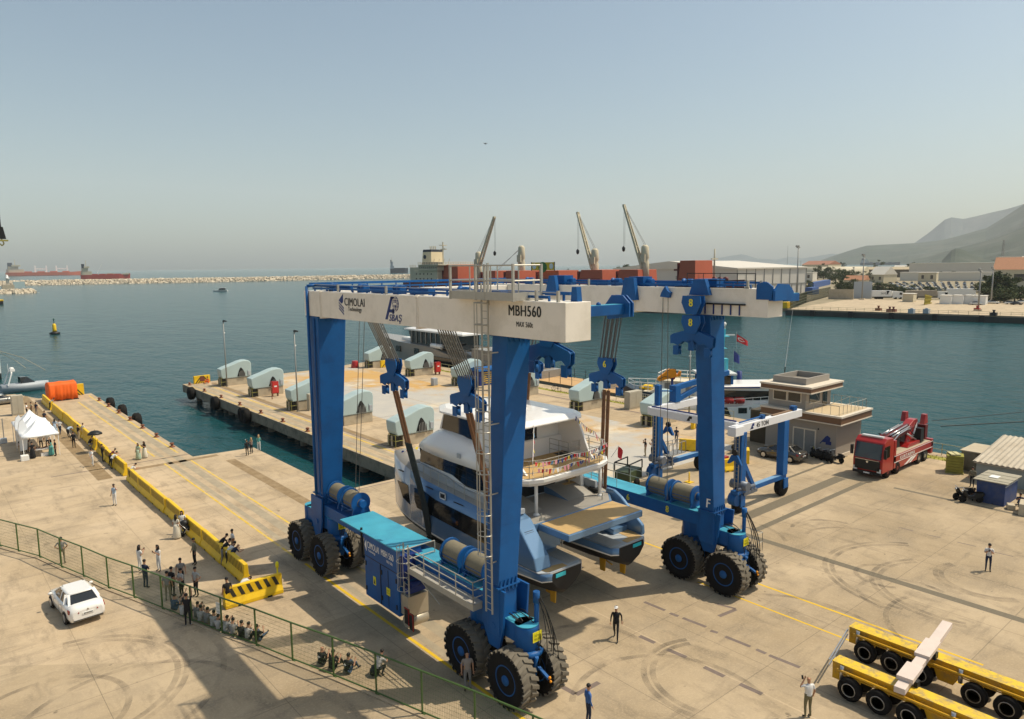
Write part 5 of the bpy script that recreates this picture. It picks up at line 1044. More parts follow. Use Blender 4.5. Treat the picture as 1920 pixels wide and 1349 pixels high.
# stroller
r = empty('stroller', G(352, 1004), -.6, 'black baby stroller beside the two women in white', 'stroller'); m = MB(); m.path([(-.55, -.2, 1.05), (.1, -.25, .45), (.5, -.28, .15)], .025); m.path([(-.55, .2, 1.05), (.1, .25, .45), (.5, .28, .15)], .025); m.path([(-.55, -.2, 1.05), (-.55, .2, 1.05)], .025); m.path([(-.2, -.28, .15), (.1, -.25, .6)], .02); m.path([(-.2, .28, .15), (.1, .25, .6)], .02); m.build('frame', ALU, r); m = MB(); m.loft([[(-.25, -.22, .5), (.35, -.22, .4), (.4, .22, .4), (-.25, .22, .5)], [(-.35, -.24, .95), (.3, -.2, .6), (.3, .2, .6), (-.35, .24, .95)]]); m.ell((-.2, 0, .85), (.3, .25, .28)); m.build('seat', BLACK, r)
for x in (-.25, .48):
    for y in (-.28, .28): m = MB(); m.lathe([(.03, -.03), (.15, -.03), (.15, .03), (.03, .03)], (x, y, .15), 'y', 10); m.build('wheel', RUBBER, r)
# backpack and hose
m = MB(); m.ell((0, 0, .22), (.28, .2, .24)); m.bx(-.1, .1, -.16, .16, .35, .45); o = m.build('bag', BLACK, loc=G(703, 1266), bevel=.03); tag(o, 'black bag on the ground beside the man sitting in grey', 'bag')
# ================================================================ CARS
CHROME = mat('chrome', (.6, .6, .6), .15, .9, var=.02)
LAMPR = mat('tail_lamp_red', (.28, .012, .012), .2, var=.1, coat=.5); LAMPW = mat('clear_lamp', (.6, .6, .6), .1, var=.05, coat=.5)
def car(loc, rz, paint, lab, name='parked_car', detail=True, group=None):
    r = empty(name, loc, rz, lab, 'car', group)
    sts = [(-2.27, .38, .82, .70), (-2.18, .30, 1.0, .82), (-1.9, .26, 1.06, .86), (-1.2, .24, 1.02, .89), (0, .22, .98, .9), (.9, .22, .97, .9), (1.4, .24, .93, .88), (1.95, .28, .80, .82), (2.18, .32, .68, .74), (2.27, .38, .58, .62)]
    m = MB(); m.loft([[(x, -w*.93, a), (x, -w, a+.18), (x, -w, (a+b)/2+.08), (x, -w*.93, b), (x, -w*.55, b+.035), (x, w*.55, b+.035), (x, w*.93, b), (x, w, (a+b)/2+.08), (x, w, a+.18), (x, w*.93, a)] for x, a, b, w in sts])
    body = m.build('body', paint, r)
    m = MB(); B_ = [(-1.78, .72), (-1.2, .80), (.55, .80), (1.12, .70)]; T_ = [(-1.12, .54), (-.75, .62), (.05, .63), (.38, .56)]
    lo = [(x, -w, 1.0) for x, w in B_]+[(x, w, 1.0) for x, w in B_[::-1]]; hi = [(x, -w, 1.42) for x, w in T_]+[(x, w, 1.42) for x, w in T_[::-1]]
    m.loft([lo, hi], sm=False); m.build('window', GLASS, r)
    m = MB(); o_ = [(-1.2, .54), (-.8, .63), (.08, .64), (.42, .56)]; rg_ = lambda k, z: [(x*1.0, -w*k, z) for x, w in o_]+[(x, w*k, z) for x, w in o_[::-1]]
    m.loft([rg_(1.0, 1.40), rg_(1.01, 1.44), rg_(.8, 1.475)])
    for s_ in (-1, 1):
        m.beam((-1.74, s_*.72, 1.0), (-1.14, s_*.57, 1.43), .12, .07); m.beam((1.1, s_*.71, 1.0), (.36, s_*.57, 1.43), .07, .06); m.beam((-.35, s_*.815, 1.0), (-.32, s_*.645, 1.43), .05, .04); m.beam((-1.25, s_*.79, 1.0), (-.95, s_*.62, 1.42), .2, .05)
    m.build('roof', paint, r)
    for x in (-1.35, 1.38):
        for s_ in (-1, 1):
            m = MB(); m.lathe([(.2, -.11), (.30, -.12), (.325, -.08), (.325, .08), (.30, .12), (.2, .11)], (x, s_*.81, .325), 'y', 16); w_ = m.build('wheel', RUBBER, r)
            if detail:
                m = MB(); m.lathe([(.03, s_*.09), (.21, s_*.10), (.215, s_*.125)], (x, s_*.81, .325), 'y', 14); m.build('rim', ALU, w_)
                m = MB(); m.lathe([(.36, -.02), (.375, 0), (.36, .02)], (x, s_*.895, .33), 'y', 16); m.build('wheel_arch', BLACK, body)
    for s_ in (-1, 1):
        m = MB(); m.hexa([(-2.3, s_*.42, .74), (-2.1, s_*.87, .74), (-1.95, s_*.885, .76), (-2.1, s_*.42, .76)], [(-2.25, s_*.42, .9), (-2.12, s_*.82, .92), (-1.9, s_*.87, .95), (-2.1, s_*.42, .92)]); m.build('tail_lamp', LAMPR, r)
        m = MB(); m.hexa([(2.26, s_*.4, .58), (2.1, s_*.78, .62), (1.9, s_*.84, .66), (2.1, s_*.4, .62)], [(2.2, s_*.4, .68), (2.06, s_*.76, .74), (1.85, s_*.82, .78), (2.0, s_*.4, .74)]); m.build('headlight', LAMPW, r)
        m = MB(); m.ell((.85, s_*1.0, 1.02), (.08, .12, .08), 8, 6); m.build('mirror', paint, r)
        if detail: m = MB(); [m.bx(x, x+.16, s_*.9-.01, s_*.9+.012, .84, .87) for x in (-.75, .35)]; m.build('door_handle', CHROME, r); m = MB(); [m.bx(x, x+.012, s_*.904-.003, s_*.904+.003, .35, .98) for x in (-.95, -.3, .75)]; m.build('door_gap', BLACK, r)
    if detail:
        m = MB(); m.bx(-2.295, -2.27, -.26, .26, .62, .74); pl = m.build('number_plate', WHITE, r); m = MB(); [m.bx(-2.305, -2.296, -.2+.06*k, -.165+.06*k, .65, .71) for k in range(7)]; m.build('plate_lettering', BLACK, pl)
        m = MB(); m.bx(-2.29, -2.2, -.7, .7, .36, .4); m.bx(2.24, 2.28, -.5, .5, .4, .5); m.build('bumper_trim', BLACK, r); m = MB(); m.lathe([(.05, -2.29), (.05, -2.24)], (0, 0, .86), 'x', 10); m.build('badge', CHROME, r)
    return r
CARW = mat('white_car_paint', (.78, .76, .73), .18, var=.01, coat=.8); CARG = mat('grey_car_paint', (.085, .08, .072), .2, .4, var=.03, coat=.8); CARS = mat('silver_car_paint', (.22, .22, .21), .22, .5, var=.03, coat=.8)
car((5.9, 44.45, 0), R_(95), CARW, 'white saloon car standing alone on the yard by the fence')
car((62.95, 34.9, 0), R_(90), CARG, 'dark grey saloon car parked by the control tower')
car((9.4, 122.5, 0), R_(10), CARS, 'silver grey car cut by the left edge of the picture')
# ================================================================ CONTROL TOWER
TW = mat('grey_render', (.30, .27, .235), .8, var=.06, scale=.8, bump=.1); FASC = mat('brown_fascia', (.16, .085, .045), .5, var=.15, scale=2); LEDGE = mat('pale_ledge', (.62, .55, .45), .7, var=.06)
t = empty('control_tower', (69, 34.5, 0), 0, 'two storey grey harbour office with brown edged roof slabs and a railed terrace', 'building')
def tp_(mb, n, m, par=t, bevel=0): return mb.build(n, m, par, world=True, bevel=bevel)
m = MB(); m.bx(66.3, 71.4, 31.3, 38.6, 0, 3.5); wl = tp_(m, 'ground_floor_wall', TW)
m = MB(); m.bx(66.22, 71.48, 31.22, 31.3, 0, .35); m.bx(66.22, 66.3, 31.22, 38.6, 0, .12); tp_(m, 'plinth', LEDGE)
m = MB(); m.bx(65.6, 72.0, 30.6, 38.8, 3.55, 4.15); tp_(m, 'terrace_slab', FASC)
m = MB(); m.bx(65.52, 72.08, 30.52, 38.88, 4.152, 4.32); m.bx(65.55, 72.05, 30.55, 38.85, 3.45, 3.548); tp_(m, 'slab_edge', LEDGE)
m = MB(); m.bx(65.9, 71.7, 30.9, 34.3, 4.322, 4.335); tp_(m, 'terrace_floor', TEAK if False else mat('terrace_tiles', (.50, .39, .24), .8, var=.08))
m = MB(); m.bx(66.3, 71.2, 34.4, 38.4, 4.33, 6.2); tp_(m, 'upper_room_wall', TW)
m = MB(); m.bx(65.6, 72.0, 33.6, 38.9, 6.15, 6.55); tp_(m, 'roof_slab', FASC); m = MB(); m.bx(65.52, 72.08, 33.52, 38.98, 6.552, 6.72); m.bx(65.55, 72.05, 33.55, 38.95, 6.05, 6.148); tp_(m, 'roof_edge', LEDGE)
m = MB(); m.bx(66.5, 71.2, 34.6, 34.8, 6.72, 7.35); m.bx(66.5, 71.2, 37.9, 38.1, 6.72, 7.35); m.bx(66.5, 66.7, 34.8, 37.9, 6.72, 7.35); m.bx(71.0, 71.2, 34.8, 37.9, 6.72, 7.35); tp_(m, 'roof_parapet', TW); m = MB(); m.bx(66.7, 71.0, 34.8, 37.9, 6.721, 6.8); tp_(m, 'roof_gravel', mat('roof_gravel', (.22, .2, .17), .9, var=.2, scale=8))
for y0, y1 in ((34.9, 36.35), (36.4, 37.9)):
    m = MB(); m.bx(66.24, 66.3, y0, y1, 4.95, 5.03); m.bx(66.24, 66.3, y0, y1, 5.87, 5.95); m.bx(66.24, 66.3, y0, y0+.08, 5.03, 5.87); m.bx(66.24, 66.3, y1-.08, y1, 5.03, 5.87); f_ = tp_(m, 'window', LEDGE); m = MB(); m.bx(66.27, 66.295, y0+.08, y1-.08, 5.03, 5.87); tp_(m, 'pane', GLASS, f_)
m = MB(); m.bx(66.8, 68.9, 34.33, 34.4, 4.85, 4.92); m.bx(66.8, 68.9, 34.33, 34.4, 5.9, 5.96); f_ = tp_(m, 'window', LEDGE); m = MB(); m.bx(66.85, 68.85, 34.36, 34.395, 4.92, 5.9); tp_(m, 'pane', GLASS, f_)
m = MB(); m.bx(69.5, 70.4, 34.35, 34.398, 4.34, 6.0); tp_(m, 'terrace_door', GLASS)
m = MB(); m.bx(66.2, 66.3, 33.25, 33.37, 0, 2.55); m.bx(66.2, 66.3, 35.5, 35.62, 0, 2.55); m.bx(66.2, 66.3, 33.37, 35.5, 2.42, 2.55); m.bx(66.22, 66.3, 34.38, 34.48, 0, 2.42); f_ = tp_(m, 'entrance_frame', LEDGE); m = MB(); m.bx(66.26, 66.296, 33.37, 34.38, .05, 2.42); m.bx(66.26, 66.296, 34.48, 35.5, .05, 2.42); tp_(m, 'entrance_door', mat('grey_door', (.22, .22, .21), .6), f_)
r = MB(); r.rail([(66.0, 34.3, 4.33), (66.0, 31.0, 4.33), (71.6, 31.0, 4.33), (71.6, 34.3, 4.33)], .9, .022, .75, 0); r.path([(70.0, 34.0, 4.4), (71.5, 32.5, 5.3)], .022); r.path([(66, 34.3, 5.2), (66, 31, 5.2)], .02); tp_(r, 'terrace_rail', STEEL)
plate([(0, 0), (.2, 0), (.75, .75), (.95, .9), (1.25, .7), (1.2, .35), (1.35, .35), (1.35, 0), (.8, 0), (.8, .2), (.45, .2), (.3, 0)], (66.299, 33.1, 1.3), (0, -1, 0), (0, 0, 1), DKBLUE, wl, 'yard_emblem', .02)
m = MB(); m.bx(66.25, 66.3, 33.0, 33.12, 2.6, 2.75); tp_(m, 'wall_lamp', BLACK)
m = MB(); 
for k in range(18): m.bx(66.9, 67.0, 38.62+.12*k, 38.69+.12*k, 0, 3.4)
m.bx(67.0, 70.5, 38.6, 40.8, 0, 3.4); tp_(m, 'slatted_lean_to', mat('brown_slats', (.085, .07, .045), .7, var=.2))
m = MB(); m.bx(66.55, 66.6, 32.6, 32.7, 0, 1.0) if False else m.tube((65.6, 33.1, 0), (65.6, 33.1, 1.1), .06, 6); o = m.build('bollard_post', OLIVE); tag(o, 'short olive post by the tower entrance', 'post')
# ================================================================ RED RECOVERY TRUCK WITH A FOLDED CRANE
tr = empty('crane_truck', (62.6, 26.75, 0), 0, 'red four axle truck carrying a big folded crane beside the water', 'truck')
def q_(mb, n, m, par=tr, bevel=0): return mb.build(n, m, par, bevel=bevel)
m = MB(); m.prism([(0.05, .55), (2.25, .55), (2.25, 3.0), (1.9, 3.45), (.75, 3.5), (.28, 3.15), (.0, 1.55)], 'y', -1.25, 1.25); cab = q_(m, 'cab', RED, bevel=.06)
m = MB(); m.hexa([(-.03, -1.12, 1.75), (-.03, 1.12, 1.75), (.0, 1.12, 1.75), (.0, -1.12, 1.75)], [(.24, -1.1, 3.05), (.24, 1.1, 3.05), (.27, 1.1, 3.05), (.27, -1.1, 3.05)]); q_(m, 'windscreen', GLASS, cab)
m = MB(); m.bx(.35, 1.35, -1.28, -1.25, 1.85, 2.85); m.bx(.35, 1.35, 1.25, 1.28, 1.85, 2.85); q_(m, 'side_window', GLASS, cab)
m = MB(); m.bx(-.06, 0, -1.05, 1.05, .75, 1.62); m.bx(-.1, .1, -1.2, 1.2, .38, .62); q_(m, 'grille', BLACK, cab); m = MB(); m.bx(-.075, -.06, -1.0, 1.0, 1.6, 1.64); m.lathe([(.1, -.08), (.1, -.06)], (0, 0, 1.45), 'x', 12); q_(m, 'grille_trim', CHROME, cab)
for s_ in (-1, 1): m = MB(); m.bx(-.06, .02, s_*1.0-.16, s_*1.0+.16, .6, .95); q_(m, 'headlight', LAMPW, cab); m = MB(); m.bx(.0, .2, s_*1.42-.1, s_*1.42+.1, 1.9, 2.7); q_(m, 'mirror', BLACK, cab)
m = MB(); m.bx(.7, 1.1, -.9, .9, 3.5, 3.62); q_(m, 'light_bar', LAMPW, cab)
m = MB(); m.bx(-.11, -.1, -.26, .26, .44, .55); q_(m, 'number_plate', WHITE, cab)
m = MB(); m.bx(2.35, 11.0, -1.25, 1.25, 1.05, 1.75); m.bx(2.35, 2.75, -1.25, 1.25, .6, 3.1); m.bx(2.4, 10.9, -.45, .45, .6, 1.05); m.bx(10.6, 11.05, -1.25, 1.25, .5, 1.9); bd = q_(m, 'flatbed', RED, bevel=.03)
m = MB(); m.bx(2.8, 10.55, -1.2, 1.2, 1.752, 1.77); q_(m, 'bed_floor', mat('bed_boards', (.40, .33, .24), .8, var=.15), bd)
m = MB(); m.bx(3.4, 5.9, -1.24, -1.2, .5, 1.05); m.bx(6.2, 7.6, -1.24, -1.2, .5, 1.05); q_(m, 'side_skirt', RED, bd)
m = MB(); [m.bx(2.4, 10.9, -1.262, -1.25, z, z+.05) for z in (1.1, 1.66)]; m.prism([(4.6, .55), (5.2, .55), (6.8, 1.02), (6.0, 1.02)], 'y', -1.26, -1.245); m.prism([(5.6, .55), (6.0, .55), (7.3, 1.02), (6.9, 1.02)], 'y', -1.26, -1.245); q_(m, 'white_stripe', WHITE, bd)
text('ÇETİN KARDEŞLER' if False else 'KURTARMA', (3.6, -1.25, 1.22), (1, 0, 0), (0, 0, 1), 3.2, .32, WHITE, bd, world=False, bold=.01)
for x in (1.25, 3.2, 7.9, 9.3):
    for s_ in (-1, 1):
        m = MB(); m.lathe([(.3, -.16), (.5, -.17), (.53, -.1), (.53, .1), (.5, .17), (.3, .16)], (x, s_*1.08, .53), 'y', 20); w_ = q_(m, 'wheel', RUBBER)
        m = MB(); m.lathe([(.1, s_*.1), (.3, s_*.12), (.33, s_*.175), (.28, s_*.12), (.1, s_*.2)], (x, s_*1.08, .53), 'y', 16); q_(m, 'rim', REDD if x < 5 else ALU, w_)
    m = MB(); [m.path([(x+.62*math.cos(a), s_*1.2, .53+.62*math.sin(a)) for a in [math.pi*i/8 for i in range(9)]], .04, 5) for s_ in (-1, 1)]; q_(m, 'mudguard', BLACK)
cr_ = empty('folded_crane', (0, 0, 0)); cr_.parent = tr; WM[cr_] = WM[tr].copy()
m = MB(); m.lathe([(.9, 1.78), (.9, 2.0), (.5, 2.1), (.45, 2.9)], (7.6, 0, 0), n=16); m.prism([(5.9, 1.8), (8.9, 1.8), (8.6, 2.1), (6.4, 2.1)], 'y', -.95, .95); cc = m.build('crane_column', RED, cr_, bevel=.02)
m = MB()
for dy, z in ((-.55, 3.1), (-.2, 3.3), (.15, 3.2), (.5, 3.05)): m.beam((2.6, dy, z-.25), (7.6, dy, z+.25), .26, .3)
m.build('boom_section', REDD, cr_, bevel=.02)
m = MB()
for dy, z in ((-.62, 3.42), (-.4, 3.5), (.0, 3.55), (.3, 3.45)): m.tube((3.2, dy, z-.2), (6.9, dy, z+.15), .07, 8)
m.path([(3.0, -.7, 2.7), (4.2, -.8, 3.3), (6, -.8, 3.5), (7.4, -.6, 3.3)], .05, 6); m.build('hydraulic_ram', ALU, cr_)
m = MB()
for k in range(16): a = V3((random.uniform(3, 8), random.uniform(-.8, .8), random.uniform(2.1, 3.2))); m.path([a, a+V3((random.uniform(-.9, .9), random.uniform(-.3, .3), random.uniform(-.4, .7))), a+V3((random.uniform(-1, 1), random.uniform(-.4, .4), random.uniform(-.6, .4)))], random.uniform(.03, .07), 5)
m.box((4.2, 0, 2.4), (1.6, 1.2, .8)); m.box((6.2, .2, 2.7), (.9, 1.2, .9), ry=.3); m.box((9.0, -.2, 2.5), (.7, 1.6, 1.3)); m.build('crane_machinery', BLACK, cr_)
m = MB(); m.prism([(6.9, 2.2), (8.0, 2.1), (9.6, 3.4), (9.4, 3.9), (8.6, 3.9), (7.6, 3.5)], 'y', -.35, .35); m.build('main_boom', RED, cr_, bevel=.03)
m = MB(); m.tube((7.9, -.45, 2.2), (9.2, -.45, 3.6), .1, 8); m.tube((6.4, -.6, 3.0), (8.4, -.7, 2.1), .09, 8); m.build('lifting_ram', ALU, cr_)
for s_ in (-1, 1): m = MB(); m.prism([(9.1, 3.5), (10.0, 3.5), (9.8, 4.4), (9.35, 4.4)], 'y', s_*.85-.2, s_*.85+.2); m.build('outrigger_box', RED, cr_, bevel=.02)
m = MB(); m.bx(9.9, 10.5, -.9, .9, 2.0, 3.3); m.build('counterweight', REDD, cr_, bevel=.03)
# mooring lines of a ship out of the frame, on the right
o = empty('mooring_line', (74.4, 25.2, 3.0), 0, 'two dark mooring lines stretched over the water right of the red truck', 'mooring line'); m = MB(); m.path([(0, 0, 0), (7, -4.5, .1), (16, -11, .9)], .05, 5); m.path([(0, .8, .4), (8, -4, .8), (17, -10.5, 1.9)], .035, 5); m.build('rope', BLACK, o)
o = empty('moored_boat', (92.5, 10.4, SEA_Z), .9, 'white boat bow cut by the right edge of the picture', 'boat'); m = MB(); m.loft([[(4+0*k, 0, 5.2), (4, 0, 5.1), (3.9, 0, .5), (3.9, 0, .4)], [(2, -1.3, 5.0), (2, 1.3, 5.0), (2.2, .8, .3), (2.2, -.8, .3)], [(-6, -2.2, 4.8), (-6, 2.2, 4.8), (-6, 1.6, -.2), (-6, -1.6, -.2)]]); m.build('hull', GEL, o)
# ================================================================ SHEDS, HUTS, SMALL LOADS ON THE RIGHT
CORR = mat('corrugated_roof', (.46, .40, .31), .75, var=.2, scale=1.1, dirt=(.3, .24, .17), damt=.6)
r = empty('store_shed', (72.2, 17.0, 0), 0, 'grey shed with a patched corrugated roof at the right edge of the quay', 'shed'); m = MB(); m.bx(68.6, 75.5, 10.5, 20.3, 0, 1.75); m.build('wall', mat('grey_green_wall', (.30, .34, .33), .8, var=.1), r, world=True)
m = MB()
for k in range(26): y = 20.5-.4*k; m._a([(68.2, y, 1.72), (75.8, y, 2.75), (75.8, y-.2, 2.83), (68.2, y-.2, 1.8), (75.8, y-.4, 2.75), (68.2, y-.4, 1.72)], [(0, 1, 2, 3), (3, 2, 4, 5)])
m.bx(68.25, 75.7, 10.2, 20.4, 1.6, 1.70); m.build('roof', CORR, r, world=True, flip=False)
m = MB(); m.prism([(68.6, 1.75), (75.5, 1.75), (75.5, 2.65)], 'y', 20.25, 20.3); m.build('gable', mat('grey_green_wall', (.30, .34, .33), .8), r, world=True); m = MB(); m.bx(72, 73.2, 17.2, 17.5, 2.5, 2.6); m.build('red_board', RED, r, world=True)
r = empty('brick_store', (72.6, 21.2, 0), 0, 'small flat roofed concrete store with black louvres behind the green pallet', 'store'); m = MB(); m.bx(71.2, 74.6, 20.5, 22.3, 0, 1.75); m.build('wall', CONCD, r, world=True); m = MB(); m.bx(71.1, 74.7, 20.4, 22.4, 1.752, 1.85); m.build('roof_slab', CONC, r, world=True); m = MB(); m.bx(71.17, 71.2, 20.55, 21.1, .6, .75); m.bx(71.17, 71.2, 20.55, 21.1, .85, 1.0); m.build('louvre', BLACK, r, world=True)
r = empty('blue_hut', (64, 17.3, 0), 0, 'battered blue metal hut with a grey board roof', 'hut'); m = MB(); m.hexa([(62.6, 16.5, 0), (65.6, 16.5, 0), (65.6, 18.4, 0), (62.6, 18.4, 0)], [(62.6, 16.5, 1.75), (65.6, 16.5, 1.75), (65.6, 18.4, 1.75), (62.6, 18.4, 1.75)]); w_ = m.build('wall', mat('worn_blue_metal', (.022, .05, .16), .6, var=.2, dirt=(.10, .10, .12), dscale=1.6, damt=.5), r, world=True)
m = MB()
for k in range(7): m.bx(62.35+.5*k, 62.83+.5*k, 16.3, 18.6, 1.77+.02*(k % 2), 1.83+.02*(k % 2))
m.build('roof', mat('grey_boards', (.33, .30, .23), .85, var=.2, scale=2), r, world=True); m = MB(); m.bx(65.6, 65.63, 16.52, 16.56, 0, 1.75); m.bx(62.58, 65.6, 16.46, 16.5, 1.5, 1.56); m.build('edge_trim', GREYP, r, world=True); m = MB(); m.bx(63.5, 64.3, 17.3, 17.9, 1.86, 1.88); m.build('loose_sheet', WHITE, r, world=True)
r = empty('block_pallet', (70.0, 22.4, 0), .35, 'stack of yellow green blocks on a pallet near the red truck', 'pallet load'); BRK = mat('green_blocks', (.27, .25, .045), .8, var=.25, scale=3)
for k in range(6): m = MB(); m.bx(-.65, .65, -.65, .65, .12+.25*k, .35+.25*k); m.build('block_layer', BRK, r, bevel=.02)
m = MB(); m.bx(-.7, .7, -.7, .7, 0, .1); m.build('pallet', OLIVE, r); m = MB(); m.box((.05, -.1, 1.68), (1.1, .35, .1), rz=.3); m.box((-.15, .3, 1.68), (1.1, .35, .1), rz=.3); m.build('top_plank', mat('pale_plank', (.5, .46, .25), .8), r)
r = empty('concrete_block', (62.2, 14.6, 0), .2, 'big white concrete block with an iron eye at the right edge', 'block'); m = MB(); m.prism([(-.9, 0), (.9, 0), (.75, .85), (-.75, .85)], 'y', -.8, .8); m.build('body', CONC, r, bevel=.04); m = MB(); m.lathe([(.12, .85), (.08, 1.0), (.14, 1.2)], n=10); m.build('iron_eye', RUSTY, r)
m = MB(); m.box((0, 0, .2), (.7, .5, .4), rz=.4); o = m.build('rubble_stone', CONC, loc=(62.4, 16.0, 0), bevel=.05); tag(o, 'pale stone lump at the corner of the blue hut', 'stone')
m = MB(); m.ell((0, 0, .55), (.55, .4, .5)); o = m.build('white_sack', WHITE, loc=(66.2, 15.2, 0)); tag(o, 'white sack lying behind the blue hut', 'sack')
def moto(loc, rz, lab):
    r = empty('motor_scooter', loc, rz, lab, 'scooter', 'scooters and motorbikes on the quay')
    for x in (-.6, .6): m = MB(); m.lathe([(.12, -.06), (.27, -.06), (.29, 0), (.27, .06), (.12, .06)], (x, 0, .29), 'y', 14); m.build('wheel', RUBBER, r)
    m = MB(); m.prism([(-.85, .55), (-.3, .35), (.2, .3), (.5, .55), (.62, .95), (.5, 1.0), (.25, .6), (-.1, .55), (-.3, .75), (-.9, .8)], 'y', -.16, .16); m.build('body', BLACK, r, bevel=.03); m = MB(); m.ell((-.5, 0, .82), (.38, .15, .08)); m.build('saddle', RUBBER, r); m = MB(); m.path([(.45, -.35, 1.08), (.55, 0, 1.02), (.45, .35, 1.08)], .025); m.ell((.66, 0, .9), (.08, .1, .1)); m.build('handlebar', ALU, r)
for k, (x, y, a) in enumerate([(65.4, 32.7, 1.2), (65.3, 32.1, 1.35), (65.2, 31.5, 1.0), (65.6, 30.9, 1.3)]): moto((x, y, 0), a, ['black scooter nearest the tower door', 'second black scooter from the tower door', 'third black scooter from the tower door', 'black scooter nearest the tower corner'][k])
for k, (x, y, a) in enumerate([(62.3, 19.2, 2.6), (61.9, 18.5, 2.3)]): moto((x, y, 0), a, ['dark motorbike in the shade behind the blue hut', 'dark motorbike at the front corner of the blue hut'][k])
moto((61.8, 39.2, 0), .3, 'dark scooter parked left of the grey car')
# ================================================================ SMALL 45 TON BOAT HOIST
h = empty('small_boat_hoist', (50, 33.5, 0), 0, 'smaller blue and white boat hoist marked 45 TON behind the right leg', 'boat hoist')
def hp(mb, n, m, par=h, bevel=0): return mb.build(n, m, par, world=True, bevel=bevel)
WB = mat('hoist_white', (.72, .72, .74), .4, var=.05)
ya_, yb_ = 29.2, 37.9
for k, (x0, x1, y, lab) in enumerate(((45.7, 55.2, ya_, 1), (46.9, 56.2, yb_, 0))):
    m = MB(); m.bx(x0, x1, y-.25, y+.25, 6.15, 6.75); b_ = hp(m, 'top_beam', WB, bevel=.02)
    if lab:
        text('45 TON', (48.4, y-.25, 6.28), (1, 0, 0), (0, 0, 1), 1.7, .36, BLACK, b_, bold=.015); plate([(0, 0), (.1, 0), (.35, .4), (.6, .4), (.6, .2), (.42, .2), (.4, 0), (.5, 0), (.5, .1), (.25, .1)], (47.5, y-.25, 6.27), (1, 0, 0), (0, 0, 1), DKBLUE, b_, 'yard_emblem')
        m = MB(); m.bx(51, 54.3, y-.1, y+.1, 6.752, 6.84); hp(m, 'cable_track', mat('brown_track', (.22, .14, .08), .7), b_); m = MB(); m.tube((46.5, y, 6.9), (49.5, y, 6.95), .06, 6); m.box((49.6, y, 6.9), (.4, .3, .3)); m.box((54.2, y, 6.95), (.5, .4, .35)); hp(m, 'trolley', BLUE, b_)
m = MB(); m.bx(46.5, 47.0, ya_+.3, yb_-.3, 6.2, 6.8); b_ = hp(m, 'cross_beam', WB, bevel=.02); m = MB(); m.beam((46.7, ya_+.4, 6.9), (46.7, yb_-.4, 6.9), .12, .1); hp(m, 'pipe_run', DKBLUE, b_); plate([(0, 0), (.1, 0), (.35, .4), (.6, .4), (.6, .2), (.42, .2), (.4, 0)], (46.5, 34.0, 6.3), (0, -1, 0), (0, 0, 1), BLACK, b_, 'yard_emblem')
m = MB(); m.bx(45.5, 46.6, ya_-.35, ya_+.35, 6.0, 6.7); hp(m, 'motor_housing', WB, bevel=.04)
for x, y in ((46.75, ya_), (52.8, ya_), (48.0, yb_), (54.2, yb_)):
    z0 = 1.5 if x < 50 else 1.75
    m = MB(); m.bx(x-.35, x+.35, y-.3, y+.3, z0, 6.15); l_ = hp(m, 'leg', BLUE, bevel=.02)
    if x < 50:
        m = MB(); ladder(m, (x-.42, y, 1.6), 4.4, (0, 1, 0), .3); hp(m, 'leg_ladder', STEEL, l_)
for y, x0, x1 in ((ya_, 46.75, 52.8), (yb_, 48.0, 54.2)):
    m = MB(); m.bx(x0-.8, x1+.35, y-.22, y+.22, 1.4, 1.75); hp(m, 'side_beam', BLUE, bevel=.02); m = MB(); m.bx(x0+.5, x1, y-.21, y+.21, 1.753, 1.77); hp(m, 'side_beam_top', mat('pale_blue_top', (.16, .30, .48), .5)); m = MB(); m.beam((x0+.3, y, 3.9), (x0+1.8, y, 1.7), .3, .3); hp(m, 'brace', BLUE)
    m = MB(); m.lathe([(.35, -.7), (.35, .7)], (x0-.1, y-.1, 2.15), 'y', 12); m.lathe([(.3, -.9), (.42, -.75), (.42, -.65)], (x0+.6, y, 2.1), 'x', 12); m.tube((x0-.9, y-.4, 2.0), (x0+1.4, y-.4, 1.9), .12, 8); m.box((x0+.8, y-.35, 1.5), (1.8, .3, .25)); [m.tube((x0-.7+.4*k, y-.5, 1.6), (x0-.5+.4*k, y-.3, 2.0), .06, 6) for k in range(6)]; hp(m, 'winch', mat('greasy_steel', (.14, .16, .20), .5, .4, var=.3)); m = MB(); m.box((x0-.2, y-.2, 1.75), (1.6, .6, .25)); m.lathe([(.5, -.3), (.5, .3)], (x0-.6, y, 1.15), 'y', 12); hp(m, 'drive_unit', BLUE)
    for x, rr_ in ((x0-.1, .55), (x1, .72)):
        m = MB(); m.lathe([(rr_*.5, -.25), (rr_*.9, -.27), (rr_, -.15), (rr_, .15), (rr_*.9, .27), (rr_*.5, .25)], (x, y, rr_), 'y' if x < 50 and False else 'y', 20); w_ = hp(m, 'wheel', RUBBER); m = MB(); m.lathe([(.1, -.26), (rr_*.5, -.22), (rr_*.5, .22), (.1, .26)], (x, y, rr_), 'y', 14); hp(m, 'rim', BLUE, w_)
        m = MB(); m.bx(x-.3, x+.3, y-.42, y-.32, rr_, 1.5); m.bx(x-.3, x+.3, y+.32, y+.42, rr_, 1.5); hp(m, 'wheel_fork', BLUE)
m = MB(); m.bx(48.7, 51.0, 37.2, 38.2, 2.3, 2.36); m.rail([(48.7, 37.2, 2.36), (51, 37.2, 2.36), (51, 38.2, 2.36), (48.7, 38.2, 2.36)], .95, .03, .6, 0); m.bx(49.3, 49.36, 37.3, 37.36, 1.2, 2.3); hp(m, 'service_platform', LAMPG)
m = MB(); m.tube((46.9, ya_-.3, 6.0), (46.2, ya_-.4, 2.0), .015, 4); m.tube((48.8, yb_-.4, 6.0), (49.0, yb_-.4, .9), .015, 4); hp(m, 'hoist_rope', ROPE)
